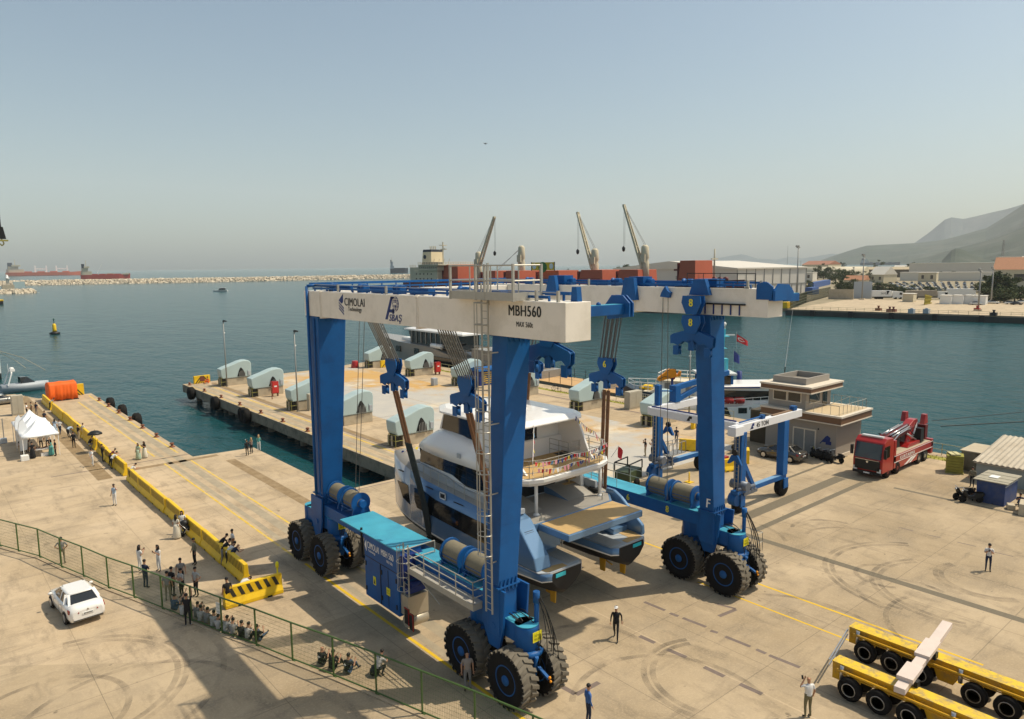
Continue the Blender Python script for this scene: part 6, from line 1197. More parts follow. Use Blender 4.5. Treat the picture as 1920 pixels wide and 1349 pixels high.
for x, y, lab in ((45.9, ya_-.1, 'small blue lifting block hanging at the near corner of the 45 TON hoist'), (48.9, yb_-.4, 'small blue lifting block hanging at the back corner of the 45 TON hoist'), (50.9, 34.5, 'small blue hook block hanging behind the right leg')):
    o = empty('lifting_block', (x, y, 4.3 if y < 34 else 4.6), 0, lab, 'lifting block', 'small lifting blocks'); m = MB(); m.prism([(-.6, -.4), (-.45, -.45), (0, -.1), (.45, -.45), (.6, -.4), (.25, .25), (-.25, .25)], 'x', -.1, .1); m.build('spreader_plate', BLUE, o); m = MB(); m.lathe([(.22, -.1), (.22, .1)], (0, 0, .45), 'x', 12); m.build('sheave', BLACK, o); m = MB(); m.tube((0, -.1, .5), (0, -.1, 1.6), .02, 4); m.tube((0, .1, .5), (0, .1, 1.6), .02, 4); m.build('rope', ROPE, o)
m = MB(); m.bx(47.8, 48.25, 37.7, 38.15, 6.78, 8.5); m.bx(50.0, 50.7, 37.6, 38.3, 6.78, 8.2); m.beam((50.3, 37.9, 8.0), (58.2, 37.9, 8.5), .35, .45); m.beam((50.4, 37.9, 6.9), (53.4, 37.9, 7.6), .35, .4); m.beam((48, 37.9, 8.0), (50.3, 37.9, 7.7), .12, .12); hp(m, 'jib_frame', BLUE, bevel=.02)
# odds and ends on the quay behind the hoist
r = empty('steel_skip', (69.3, 43.6, 0), .3, 'yellow skip of scrap standing on the quay by the white boat', 'skip'); m = MB(); m.hexa([(-.8, -.5, 0), (.8, -.5, 0), (.8, .5, 0), (-.8, .5, 0)], [(-1, -.7, .8), (1, -.7, .8), (1, .7, .8), (-1, .7, .8)]); m.build('body', mat('dull_yellow', (.42, .30, .07), .7, var=.2), r); m = MB(); [m.box((random.uniform(-.6, .6), random.uniform(-.4, .4), .9), (.6, .2, .2), random.random()*3, .4) for _ in range(8)]; m.build('scrap', RUSTY, r)
r = empty('white_trolley', (70.2, 41.3, 0), .3, 'low white trolley behind the 45 TON hoist leg', 'trolley'); m = MB(); m.bx(-1, 1, -.5, .5, .45, .6); m.build('platform', WHITE, r); m = MB(); [m.lathe([(.12, y-.05), (.2, y), (.12, y+.05)], (x, 0, .2), 'y', 10) for x in (-.7, .7) for y in (-.45, .45)]; m.build('wheels', RUBBER, r)
barrier((59.4, 42.0, 0), .5, 3.5, False, 'plain yellow barrier half hidden behind the right leg', 'yellow barriers beside the quay lane'); barrier((55.6, 35.9, 0), 1.2, 1.1, False, 'short yellow barrier piece standing under the 45 TON beam', 'yellow barriers beside the quay lane')
stripe_panel((59.4, 36.4, 0), 1.3, 1.3, 'short striped yellow barrier just behind the 45 TON hoist leg', .6, False)
r = empty('red_machine', (57.0, 37.5, 0), 0, 'small red engine unit on the ground under the small hoist', 'machine'); m = MB(); m.bx(-.6, .6, -.35, .35, .25, .8); m.build('body', RED, r, bevel=.05); m = MB(); m.bx(-.7, .7, -.4, .4, 0, .25); m.build('skid', BLACK, r)
m = MB(); m.tube((0, 0, .05), (0, 0, .9), .06, 8); m.bx(-.3, .3, -.3, .3, 0, .06); o = m.build('yellow_stand', YEL, loc=(50.2, 36.2, 0)); tag(o, 'thin yellow stand on the ground behind the right leg', 'stand')
# ================================================================ YELLOW MODULAR TRANSPORTERS
TY = mat('transporter_yellow', (.62, .33, .008), .5, var=.15, scale=1.4, dirt=(.22, .15, .07), dscale=1.6, damt=.7); TYT = mat('transporter_top', (.70, .46, .02), .55, var=.15, scale=2, dirt=(.20, .17, .14), dscale=2.2, damt=.9)
def transporter(x, y0, n, lab):
    r = empty('modular_transporter', (x, y0, 0), 0, lab, 'transporter', 'yellow modular transporters')
    L_ = n*1.45+1.2
    m = MB(); m.bx(-.32, .32, -L_, 0, 1.0, 1.32); m.prism([(0, .55), (0, 1.3), (-.6, 1.3), (-.6, 1.0), (-.42, .7), (-.4, .55)], 'x', -.3, .3)
    for k in range(1, n): y = -.9-1.2*k-(.9 if k >= 3 else 0); m.prism([(y-.35, 1.05), (y+.35, 1.05), (y+.25, .85), (y-.25, .85)], 'x', -.28, .28) if k != 3 else m.prism([(y+.55, 1.05), (y+1.75, 1.05), (y+1.5, .4), (y+.9, .4)], 'x', -.3, .3)
    m.build('spine_frame', TY, r, bevel=.015); m = MB(); m.bx(-.34, .34, -L_, 0.01, 1.322, 1.35); m.build('deck_plate', TYT, r)
    m = MB(); m.tube((-.5, -.3, 1.12), (-.5, -L_, 1.12), .06, 6); m.tube((-.42, -.3, .95), (-.42, -L_, .98), .03, 5); [m.path([(-.34, -.4-1.45*k, 1.25), (-.44, -.6-1.45*k, 1.05), (-.34, -.8-1.45*k, 1.2)], .02, 4) for k in range(n)]; m.build('hydraulic_pipe', TY, r)
    m = MB(); [m.tube((-.38, -.45-4.35*k, .7), (-.38, -.45-4.35*k, 1.3), .09, 8) for k in range((n+2)//3)]; m.build('cylinder', ALU, r)
    for k in range(n):
        y = -.9-1.2*k
        if k >= 3: y -= .9
        m = MB(); m.bx(-.14, .14, y-.14, y+.14, .5, 1.0); m.tube((-.5, y, .5), (.5, y, .5), .08, 8); bo = m.build('axle_leg', TY, r)
        for s_ in (-1, 1):
            m = MB(); m.lathe([(.25, -.15), (.45, -.16), (.5, -.1), (.5, .1), (.45, .16), (.25, .15)], (s_*.55, y, .5), 'x', 22); w_ = m.build('wheel', RUBBER, bo); m = MB(); m.lathe([(.08, s_*.08), (.16, s_*.09), (.25, s_*.12), (.27, s_*.165), (.3, s_*.15)], (s_*.55, y, .5), 'x', 16, mis=[0, 0, 1, 1]); m.build('rim', [TY, ALU], w_)
    if n == 9: m = MB(); [m.tube((-.2, .12, z), (-3.4, -.55, z-.05), .04, 6) for z in (1.1, .85)]; m.build('spacer_bar', ALU, r)
    return r
transporter(30.0, 13.7, 8, 'nearer yellow many wheeled transporter module at the lower right'); transporter(33.5, 14.6, 9, 'farther yellow many wheeled transporter module at the lower right')
m = MB(); PB = mat('pinkish_white_steel', (.62, .52, .46), .6, var=.12, scale=2)
r = empty('cross_beam', (31.9, 10.9, 0), 0, 'white painted steel beam lying across both yellow transporters', 'beam'); m.beam((29.2, 10.75, 1.5), (36.3, 11.45, 1.62), .42, .26); m.build('beam', PB, r, world=True, bevel=.02); m = MB(); m.beam((29.8, 10.8, 1.72), (31.2, 10.93, 1.72), .62, .18); m.beam((32.2, 11.04, 1.72), (33.9, 11.2, 1.72), .6, .16); m.build('stiffener', PB, r, world=True); m = MB(); [m.box((x, y, 1.45), (.3, .14, .3)) for x, y in ((33.2, 10.85), (33.3, 11.5), (30.3, 10.5))]; m.build('clamp', BLACK, r, world=True)
# ================================================================ BOATS IN THE BASIN
def at_sea(px, py): return G(px, py, SEA_Z)
# grey yacht moored beyond the pier
gy = empty('grey_yacht', (82.0, 118, SEA_Z), 0, 'long grey motor yacht with a white roof moored along the far side of the pier', 'yacht')
GYM = mat('warm_grey_paint', (.27, .245, .215), .3, var=.04, coat=.3)
def yb(mb, n, m, par=gy, bevel=0): return mb.build(n, m, par, bevel=bevel)
m = MB(); st = [(-30, .3, 3.4, 3.1), (-10, .1, 3.6, 3.4), (0, 0, 5.2, 3.5), (12, 0, 5.5, 3.3), (20, .2, 5.9, 2.2), (25, .6, 6.2, .7), (26.5, 1.5, 6.3, .06)]
m.loft([[(-w*.6, y, z0-.8), (-w*.95, y, z0+1.2), (-w, y, z1), (w, y, z1), (w*.95, y, z0+1.2), (w*.6, y, z0-.8)] for y, z0, z1, w in st], sm=False); hl = yb(m, 'hull', GYM)
for y in (17.5, 12.0, 5.0): m = MB(); m.bx(-3.5 if y < 15 else -2.95, -3.2 if y < 15 else -2.4, y-.9, y+.9, 3.4, 4.6); yb(m, 'hull_window', GLASS, hl)
m = MB(); m.prism([(-9, 1.6), (-2.4, 1.6), (.3, 3.6), (-9, 3.6)], 'x', -3.62, -3.45); m.bx(-3.63, -3.46, -20, -9.5, 1.6, 3.3); yb(m, 'side_opening', GLASS, hl)
m = MB(); m.bx(-2.6, 2.6, -12, 8.5, 5.2, 5.6); m.hexa([(-2.5, -8, 5.6), (2.5, -8, 5.6), (2.3, 8.6, 5.6), (-2.3, 8.6, 5.6)], [(-2.5, -8, 8.0), (2.5, -8, 8.0), (2.2, 9.8, 8.0), (-2.2, 9.8, 8.0)]); wh = yb(m, 'wheelhouse', GLASS)
m = MB()
for k in range(10): y = -7.5+k*1.75; [m.bx(s_*2.5-.04-.02*s_, s_*2.5+.06, y-.1, y+.1, 5.6, 8.0) for s_ in (-1, 1)]
yb(m, 'mullion', GYM, wh)
m = MB(); m.loft([[(-2.9, -10, 8.0), (2.9, -10, 8.0), (2.6, 10.6, 8.0), (-2.6, 10.6, 8.0)], [(-2.9, -10, 8.3), (2.9, -10, 8.3), (2.6, 10.9, 8.3), (-2.6, 10.9, 8.3)], [(-2.2, -9, 8.6), (2.2, -9, 8.6), (1.8, 9, 8.6), (-1.8, 9, 8.6)]], sm=False); yb(m, 'roof', GEL)
m = MB(); m.bx(-1, 1, -3, 1.5, 8.6, 9.6); m.ell((0, -4.2, 9.6), 1.0, 10, 8); m.ell((0, 2.5, 9.5), .8, 10, 8); m.tube((0, -.5, 9), (0, -.5, 11.5), .2, 8); yb(m, 'radar_mast', GEL)
m = MB(); m.lathe([(.1, -2), (.5, -1.7), (.5, 1.7), (.1, 2)], (-2.9, -1.5, 5.5), 'y', 12); yb(m, 'life_raft', WHITE)
m = MB(); m.bx(-3.4, 3.4, -28, -10, 3.5, 3.8); m.rail([(-3.3, -27, 3.8), (-3.3, -2, 5.0)], 1.0, .04, 2); m.bx(-2.4, 2.4, -24, -12, 3.8, 5.8); yb(m, 'aft_deck', GYM)
m = MB(); m.bx(-1, 1, 11, 14.5, 5.5, 6.1); m.tube((0, 24, 6.2), (0, 24, 8), .06, 6); m.tube((-1.5, 17, 5.8), (-1.5, 17, 6.6), .05, 6); yb(m, 'foredeck_gear', GEL)
# work boat
wb = empty('work_boat', (84.2, 61.5, SEA_Z), R_(112), 'dark hulled work boat with white rails and an orange folded crane', 'boat'); NAV = mat('navy_hull', (.02, .035, .055), .4, var=.1)
m = MB(); st = [(-9, .4, 2.2, 2.6), (-3, .2, 2.3, 2.9), (4, .2, 2.7, 2.7), (7.5, .4, 3.1, 1.8), (9.3, .9, 3.4, .3)]
m.loft([[(x, -w*.7, z0-1), (x, -w, z1), (x, w, z1), (x, w*.7, z0-1)] for x, z0, z1, w in st], sm=False); hl = wb and m.build('hull', NAV, wb)
m = MB(); m.prism([(-8.7, -2.4), (-3, -2.65), (4, -2.45), (7.3, -1.5), (8.7, 0), (7.3, 1.5), (4, 2.45), (-3, 2.65), (-8.7, 2.4)], 'z', 2.75, 2.9); m.build('deck', mat('cream_deck', (.62, .55, .42), .7), wb)
m = MB(); m.bx(-6, 3.5, -1.7, 1.7, 2.9, 4.5); m.build('deckhouse', GEL, wb); m = MB()
for k in range(6): m.bx(-5.6+1.5*k, -4.8+1.5*k, 1.7, 1.72, 3.2, 4.3); m.bx(-5.6+1.5*k, -4.8+1.5*k, -1.72, -1.7, 3.2, 4.3)
m.build('window', LAMPG, wb); m = MB(); m.bx(-6.3, 3.9, -2.0, 2.0, 4.502, 4.65); m.build('top_deck', mat('cream_deck', (.62, .55, .42), .7), wb); m = MB(); m.rail([(-6, 1.9, 4.65), (3.6, 1.9, 4.65), (3.6, -1.9, 4.65), (-6, -1.9, 4.65)], 1.0, .05, 1.6); m.rail([(3.9, 2.2, 2.9), (7.3, 1.3, 2.95), (8.6, 0, 3.1), (7.3, -1.3, 2.95), (3.9, -2.2, 2.9)], 1.2, .05, 1.4); m.build('guard_rail', WHITE, wb)
m = MB(); m.bx(5, 6.2, -.5, .7, 2.9, 3.5); m.ell((6.3, .9, 3.2), (.35, .3, .3)); m.bx(-2, 3, -1.5, -1.3, 4.66, 4.72); m.build('deck_gear', YEL, wb); m = MB(); m.lathe([(.28, 0), (.42, .04), (.42, .12), (.28, .16)], (1.5, 1.95, 5.2), 'y', 14); m.build('lifebuoy', RED, wb)
m = MB(); m.tube((-7.2, 0, 2.9), (-7.2, 0, 6.3), .35, 10); m.build('crane_post', DKBLUE, wb)
fc = empty('folded_crane', (78.5, 60.1, .5), -.7, 'bright orange folded crane arm on the boat beside the lamp post', 'crane')
m = MB(); m.prism([(-3.0, 4.4), (-2.6, 4.2), (.2, 4.9), (1.6, 5.3), (1.5, 6.6), (1.0, 7.2), (-.6, 7.1), (-1.2, 6.4), (-2.4, 5.5), (-3.0, 5.0)], 'y', -.6, .5); m.prism([(1.4, 5.2), (2.6, 5.4), (2.7, 6.6), (2.3, 6.7), (1.9, 6.0)], 'y', -.5, .4); m.build('arm', ORANGM, fc, bevel=.15); m = MB(); m.path([(-.8, -.65, 6.7), (0, -.7, 7.25), (1.2, -.65, 7.2), (1.5, -.65, 6.3)], .09); m.path([(-2.8, -.65, 4.7), (-1.5, -.68, 5.4), (0, -.66, 5.2)], .07); m.build('hose', BLACK, fc); m = MB(); m.tube((.6, 0, 0), (.6, 0, 5.0), .3, 10); m.bx(-.4, 1.6, -.8, .8, 0, .6); m.build('pedestal', DKBLUE, fc); fc.scale = (.56, .56, .56)
# white crew boat with the cyan mast
pv_ = empty('crew_boat', (83.6, 52.3, SEA_Z), R_(-40), 'white passenger boat with a bright cyan mast moored behind the control tower', 'boat')
def pb(mb, n, m, par=pv_, bevel=0): return mb.build(n, m, par, bevel=bevel)
m = MB(); st = [(-11, .2, 3.0, 3.3), (-2, .1, 3.4, 3.5), (5, .1, 4.2, 3.4), (10, .4, 5.0, 2.0), (13, 1.2, 5.4, .15)]
m.loft([[(x, -w*.8, z0-1), (x, -w, z0+1.2), (x, -w, z1), (x, w, z1), (x, w, z0+1.2), (x, w*.8, z0-1)] for x, z0, z1, w in st], sm=False); hl = pb(m, 'hull', GEL)
m = MB(); m.prism([(-5.5, 1.6), (-2.6, 1.5), (-3.4, 3.3), (-6.4, 3.3)], 'y', -3.56, -3.45); m.bx(-1.6, -.2, -3.53, -3.47, 2.3, 3.2); m.bx(3.6, 5.6, -3.55, -3.35, 2.2, 3.6); pb(m, 'hull_window', GLASS, hl)
text('Purus', (.2, -3.5, 2.85), (1, 0, 0), (0, 0, 1), 1.5, .45, BLACK, hl, world=False, bold=.01)
m = MB(); m.bx(-7, 5.2, -2.7, 2.7, 3.3, 6.3); pb(m, 'saloon', GEL); m = MB(); m.prism([(-5.6, 4.4), (4.6, 4.2), (4.9, 5.7), (-6.0, 6.0)], 'y', -2.74, -2.71); m.bx(5.2, 5.24, -2.2, 2.2, 4.4, 5.7); pb(m, 'saloon_window', GLASS)
m = MB(); m.loft([[(-7.5, -3.1, 6.3), (5.8, -3.1, 6.3), (6.6, 0, 6.3), (5.8, 3.1, 6.3), (-7.5, 3.1, 6.3), (-8, 0, 6.3)], [(-7.5, -3.1, 6.55), (5.8, -3.1, 6.55), (6.6, 0, 6.55), (5.8, 3.1, 6.55), (-7.5, 3.1, 6.55), (-8, 0, 6.55)], [(-7, -2.4, 6.8), (5, -2.4, 6.8), (5.6, 0, 6.8), (5, 2.4, 6.8), (-7, 2.4, 6.8), (-7.4, 0, 6.8)]], sm=False); pb(m, 'saloon_roof', GEL); m = MB(); m.bx(-7.55, 5.85, -3.16, -3.12, 6.3, 6.5); pb(m, 'roof_stripe', DKBLUE)
m = MB(); m.bx(-9.5, -4.6, -2.1, 2.1, 6.8, 8.3)
for v in m.v: v.x += 2.4
br = pb(m, 'bridge', GLASS); m = MB(); m.bx(-10, -4.0, -2.5, 2.5, 8.3, 8.6)
for v in m.v: v.x += 2.4
pb(m, 'bridge_roof', GEL, br)
m = MB(); [m.bx(x-.2, x+.2, s_*2.12-.05, s_*2.12+.05, 6.8, 8.3) for x in (-9.4, -6.8, -4.7) for s_ in (-1, 1)]
for v in m.v: v.x += 2.4
pb(m, 'bridge_frame', BLUE, br)
CY = mat('cyan_mast', (.09, .50, .62), .4)
m = MB(); m.hexa([(-8.4, -.9, 8.6), (-7.7, -.9, 8.6), (-7.7, -.6, 8.6), (-8.4, -.6, 8.6)], [(-6.6, -.5, 10.6), (-6.1, -.5, 10.6), (-6.1, -.2, 10.6), (-6.6, -.2, 10.6)]); m.hexa([(-8.4, .6, 8.6), (-7.7, .6, 8.6), (-7.7, .9, 8.6), (-8.4, .9, 8.6)], [(-6.6, .2, 10.6), (-6.1, .2, 10.6), (-6.1, .5, 10.6), (-6.6, .5, 10.6)]); m.bx(-6.9, -4.9, -.6, .6, 10.55, 10.75); m.bx(-5.3, -4.9, -.5, .5, 8.6, 10.6); m.hexa([(-6.6, -.3, 10.7), (-5.7, -.3, 10.7), (-5.7, .3, 10.7), (-6.6, .3, 10.7)], [(-5.6, -.12, 15.6), (-5.3, -.12, 15.6), (-5.3, .12, 15.6), (-5.6, .12, 15.6)]); m.bx(-6.0, -5.0, -1.2, 1.2, 14.4, 14.5); m.bx(-6.4, -5.2, -.8, .8, 12.4, 12.5)
for v in m.v: v.x += 2.4
pb(m, 'mast', CY)
m = MB(); m.tube((-5.45, 0, 15.6), (-5.45, 0, 16.8), .05, 5); m.ell((-7.0, -.5, 12.0), .5, 10, 8); m.ell((-7.9, -.6, 10.5), .55, 10, 8); m.ell((-9.4, -1.0, 9.6), .7, 10, 8); m.ell((-5.5, 0, 16.4), .3); m.bx(-5.5, -3.8, -.12, .12, 14.5, 14.7)
for v in m.v: v.x += 2.4
pb(m, 'radar_dome', GEL)
m = MB(); m.lathe([(.1, -.8), (.55, -.7), (.55, .7), (.1, .8)], (-3.0, -2.95, 4.3), 'x', 12); m.lathe([(.1, -.8), (.55, -.7), (.55, .7), (.1, .8)], (-1.3, -2.95, 4.3), 'x', 12); pb(m, 'life_raft', RED); m = MB(); m.rail([(-5.5, -3.4, 3.4), (4.5, -3.3, 4.0)], 1.0, .04, 1.3); m.rail([(5.5, -3.0, 4.3), (10, -1.9, 5.0), (12.6, 0, 5.4)], .9, .04, 1.4); pb(m, 'guard_rail', WHITE); m = MB(); m.prism([(-11, 3.0), (-7.5, 3.2), (-6.2, 3.4), (-6.8, 5.0), (-10.6, 5.2)], 'y', -3.45, -3.2); pb(m, 'bulwark_wing', GEL)
for (px, py, w, h_, mm, lab) in ((-1.2, 13.6, 1.5, .95, PC[0], 'red flag with a white crescent and star flying from the cyan mast'), (-1.6, 10.3, .8, 1.5, PC[2], 'dark blue house flag hanging below the red flag')):
    wp = WM[pv_] @ V3((px*.8, -.2, py*.8)); o = empty('flag', wp, -.7, lab, 'flag', 'flags on the crew boat'); m = MB(); rings = []
    for k in range(9): u = k/8; rings.append([(u*w, .12*math.sin(u*6+v), v*h_*(1-.3*u)-u*.45*w) for v in (0, .33, .66, 1)])
    m.loft(rings, closed=False, cap=False); fl = m.build('cloth', mm, o, flip=False)
    if mm is PC[0]:
        m = MB(); 
        def fx_(u, v): return V3((u*w, .12*math.sin(u*6+v)-.03, v*h_*(1-.3*u)-u*.45*w))
        a = arc(.38, .5, .15, .26, .7, 5.6, 10); m._a([fx_(x, y) for x, y in a], [tuple(range(len(a)))]); st_ = [fx_(.62+(.1 if k % 2 else .04)*math.cos(k*math.pi/5), .5+(.13 if k % 2 else .05)*math.sin(k*math.pi/5)) for k in range(10)]; m._a(st_, [tuple(range(10))]); m.build('crescent_and_star', WHITE, fl, flip=False)
    m = MB(); m.tube((0, 0, -1.5), (0, 0, h_+.3), .03, 5); m.build('halyard', ALU, o)
o = empty('whip_antenna', (73, 40.5, 6.7), 0, 'tall thin white whip antenna rising behind the control tower', 'antenna'); m = MB(); m.tube((0, 0, 0), (2.2, .5, 7.0), .03, 5, r2=.01); m.build('rod', WHITE, o); m = MB(); m.tube((0, 0, -.3), (.1, 0, .6), .06, 6); m.build('base', BLACK, o)
pv_.scale = (.8, .8, .8)
# rigid inflatable at the left quay, white hull at the left edge
r = empty('rib_boat', at_sea(50, 738)+V3((0, 3, 0)), .15, 'small grey and white boat with a radar arch behind the left quay', 'boat'); m = MB(); m.loft([[(x, -w, 1.0), (x, -w*.6, 0), (x, w*.6, 0), (x, w, 1.0), (x, w*.7, 1.5), (x, -w*.7, 1.5)] for x, w in ((-3.5, 1.2), (0, 1.4), (2.6, 1.1), (3.8, .2))]); m.build('hull', GREYP, r); m = MB(); m.path([(-2.6, -1.2, 1.4), (-1.9, -1.0, 3.4), (-1.6, 0, 3.7), (-1.9, 1.0, 3.4), (-2.6, 1.2, 1.4)], .12, 6); m.bx(-1.9, -1.2, -.5, .5, 3.7, 4.1); m.ell((-1.6, 0, 4.2), (.4, .4, .22)); m.tube((-1.9, .8, 3.4), (-1.9, .8, 5), .03, 5); m.build('radar_arch', GEL, r); m = MB(); m.hexa([(-.6, -.8, 1.4), (1.8, -.6, 1.4), (1.8, .6, 1.4), (-.6, .8, 1.4)], [(-.6, -.7, 2.6), (.4, -.5, 2.6), (.4, .5, 2.6), (-.6, .7, 2.6)]); m.build('console', GLASS, r)
p = at_sea(-60, 716); r = empty('moored_ship', p, 0, 'white rounded ship stern cut by the left edge of the picture', 'ship'); e_ = at_sea(7, 715)-p
m = MB(); m.loft([[(x, -w, 0), (x, -w*1.02, 1.2), (x, -w*1.1, 6.5*s_), (x, w*1.1, 6.5*s_), (x, w*1.02, 1.2), (x, w, 0)] for x, w, s_ in ((-30, 4, 1), (e_.x-3, 4, 1), (e_.x-.8, 2.6, .95), (e_.x, .8, .8))], mis=[1, 0, 0, 0, 1, 1]); m.build('hull', [GEL, BLACK], r)
o = empty('mooring_line', at_sea(0, 716)+V3((0, 0, 6)), 0, 'pale mooring lines running from the ship at the left edge into the water', 'mooring line'); q0 = o.location.copy(); m = MB(); m.path([V3((0, 0, 0)), G(45, 690, -2.4)-q0+V3((0, 0, 2.2)), G(85, 694, -2.4)-q0], .06, 4); m.path([V3((0, .3, -.2)), G(30, 690, -2.4)-q0+V3((0, 0, 1.6)), G(48, 690, -2.4)-q0], .05, 4); m.build('rope', CONC, o)
# hanging gear at the left edge, marker, buoy, little boat, bird
d_ = (cf*CF+cr*(-958)-cu*(440-CH/2)).normalized()*60+V3((0, 0, CAMZ)); o = empty('hook_block', d_, 0, 'dark crane hook hanging into view at the upper left edge', 'hook'); m = MB(); m.tube((0, 0, .3), (0, 0, 6), .05, 5); m.prism([(-.25, -.3), (.25, -.3), (.12, .5), (-.12, .5)], 'y', -.15, .15); m.build('block', BLACK, o); m = MB(); m.bx(-.5, .35, -.2, .2, -.45, -.35); m.path([(0, 0, -.3), (.12, 0, -.6), (0, 0, -.75), (-.12, 0, -.62)], .04); m.build('hook', OLIVE, o)
r = empty('channel_buoy', at_sea(103, 627), 0, 'yellow and black channel buoy floating in the basin', 'buoy'); m = MB(); m.lathe([(.3, -.3), (1.55, .1), (1.6, .5), (.6, .9)], n=14); m.build('float', BLACK, r); m = MB(); m.lathe([(.62, .9), (.6, 1.5), (.55, 3.0), (.3, 3.5)], n=12); m.build('tower', YEL, r); m = MB(); m.lathe([(.12, 3.5), (.1, 4.6)], n=8); m.lathe([(.3, 4.6), (.02, 5.4)], n=8); m.build('top_mark', mat('buoy_green', (.02, .10, .07), .5), r)
r = empty('motor_boat', at_sea(414, 547), 2.6, 'small white motor boat crossing the basin', 'boat'); m = MB(); m.loft([[(x, -w, 1.2), (x, -w*.6, -.2), (x, w*.6, -.2), (x, w, 1.2)] for x, w in ((-6, 2), (0, 2.1), (4, 1.5), (7, .1))], sm=False); m.build('hull', GEL, r); m = MB(); m.hexa([(-4, -1.4, 1.2), (2, -1.3, 1.2), (2, 1.3, 1.2), (-4, 1.4, 1.2)], [(-4, -1.2, 3.2), (.6, -1.1, 3.2), (.6, 1.1, 3.2), (-4, 1.2, 3.2)]); m.build('cabin', GLASS, r); m = MB(); m.bx(-4.4, .9, -1.4, 1.4, 3.2, 3.4); m.tube((-2, 0, 3.4), (-2, 0, 5), .06, 5); m.build('cabin_roof', GEL, r)
m = MB(); k0 = at_sea(2, 571); m.bx(-6, 1.0, -3, 3, 0, 2.2); m.bx(-6, 1.2, -3.2, 3.2, 2.2, 3.0, 1); o = m.build('dolphin', [BLACK, YEL], loc=k0); tag(o, 'yellow and black mooring dolphin cut by the left edge', 'mooring dolphin')
r = empty('harbour_light', at_sea(16, 548)+V3((0, 0, 4)), 0, 'small white harbour light tower on the rock mole at the left', 'lighthouse'); m = MB(); m.bx(-5, 5, -3, 3, -1, 3); m.build('base', CONC, r); m = MB(); m.lathe([(1.6, 3), (1.2, 9), (2.0, 9.2), (2.0, 9.8), (1.0, 9.9), (1.0, 12), (.2, 13)], n=10); m.build('tower', WHITE, r); m = MB(); m.bx(4.5, 14, -2, 2, 0, 6); m.build('annex', MINT, r)
d_ = (cf*CF+cr*(910-960)-cu*(270-CH/2)).normalized()*70+V3((0, 0, CAMZ)); r = empty('drone', d_, .4, 'tiny dark drone hovering high in the sky', 'drone'); m = MB(); m.box((0, 0, 0), (.2, .1, .07)); [m.tube((0, 0, .02), (sx*.14, sy*.12, .05), .012, 4) for sx in (-1, 1) for sy in (-1, 1)]; m.build('body', BLACK, r); m = MB(); [m.lathe([(.06, .06), (.06, .065)], (sx*.14, sy*.12, 0), n=8) for sx in (-1, 1) for sy in (-1, 1)]; m.build('propellers', LAMPG, r)
# ================================================================ SHIPS
RHULL = mat('red_hull', (.34, .035, .02), .6, var=.12, scale=.05); OHULL = mat('orange_hull', (.45, .085, .03), .6, var=.1, scale=.05); DHULL = mat('dark_hull', (.03, .04, .06), .6, var=.1); HATCH = mat('hatch_red', (.42, .10, .05), .7, var=.15, scale=.3, dirt=(.3, .06, .03), dscale=.3, damt=.5); CREAM = mat('cream_steel', (.52, .46, .33), .6, var=.07, scale=.3)
def hull(L_, w, h, sheer=2.5, m=None):
    m = m or MB(); n = 14; rings = []
    for i in range(n+1):
        x = -L_/2+L_*i/n; t = i/n; k = 1 if t < .75 else max(.02, 1-((t-.75)/.25)**1.8); k *= .8+.2*min(1, t/.12); z = h+(sheer*((t-.8)/.2)**1.2 if t > .8 else 0)
        rings.append([(x+(t > .95)*2, -w/2*k*.95, -2), (x, -w/2*k, 1), (x+(t > .95)*3, -w/2*k, z), (x+(t > .95)*3, w/2*k, z), (x, w/2*k, 1), (x+(t > .95)*2, w/2*k*.95, -2)])
    m.loft(rings, sm=False); return m
def place_line(a, b): d = b-a; return (a+b)/2, math.atan2(d.y, d.x), d.length
def ship_kit(r, L_, h, crs, kh, hm, dark):
    m = MB(); m.bx(-L_*.46, -L_*.34, -8, 8, h, h+11*kh); m.bx(-L_*.42, -L_*.31, -10, 10, h+11*kh, h+14*kh); m.bx(-L_*.49, -L_*.44, -5, 5, h, h+6*kh); m.bx(-L_*.34, -L_*.27, -8, 8, h, h+6*kh); m.build('superstructure', CREAM if not dark else GREYP, r)
    m = MB(); m.bx(-L_*.47, -L_*.41, -4, 4, h+6*kh, h+18*kh); m.build('funnel', DHULL, r); m = MB(); m.tube((-L_*.38, 0, h+14*kh), (-L_*.38, 0, h+24*kh), .6, 6); m.bx(-L_*.38-.4, -L_*.38+.4, -4, 4, h+19*kh, h+20*kh); m.build('mast', CREAM, r)
    for x in crs:
        c = MB(); c.bx(x*L_-1.8, x*L_+1.8, -1.5, 1.5, h, h+17); c.bx(x*L_+22.2, x*L_+25.8, -1.5, 1.5, h, h+17); c.beam((x*L_, 0, h+9), (x*L_+24, 0, h+8), 2, 2.2); c.build('deck_crane', WHITE, r)
    m = MB(); [m.bx(x*L_-8, x*L_+8, -7, 7, h, h+2.4) for x in (-.22, -.06, .1, .26)]; m.build('hatch', hm, r); m = MB(); m.tube((L_*.46, 0, h+2), (L_*.46, 0, h+9), .4, 6); m.build('foremast', CREAM, r)
c_, a_, l_ = place_line(G(36, 517, SEA_Z), G(143, 516, SEA_Z)); c_ = V3((c_.x, c_.y, SEA_Z))
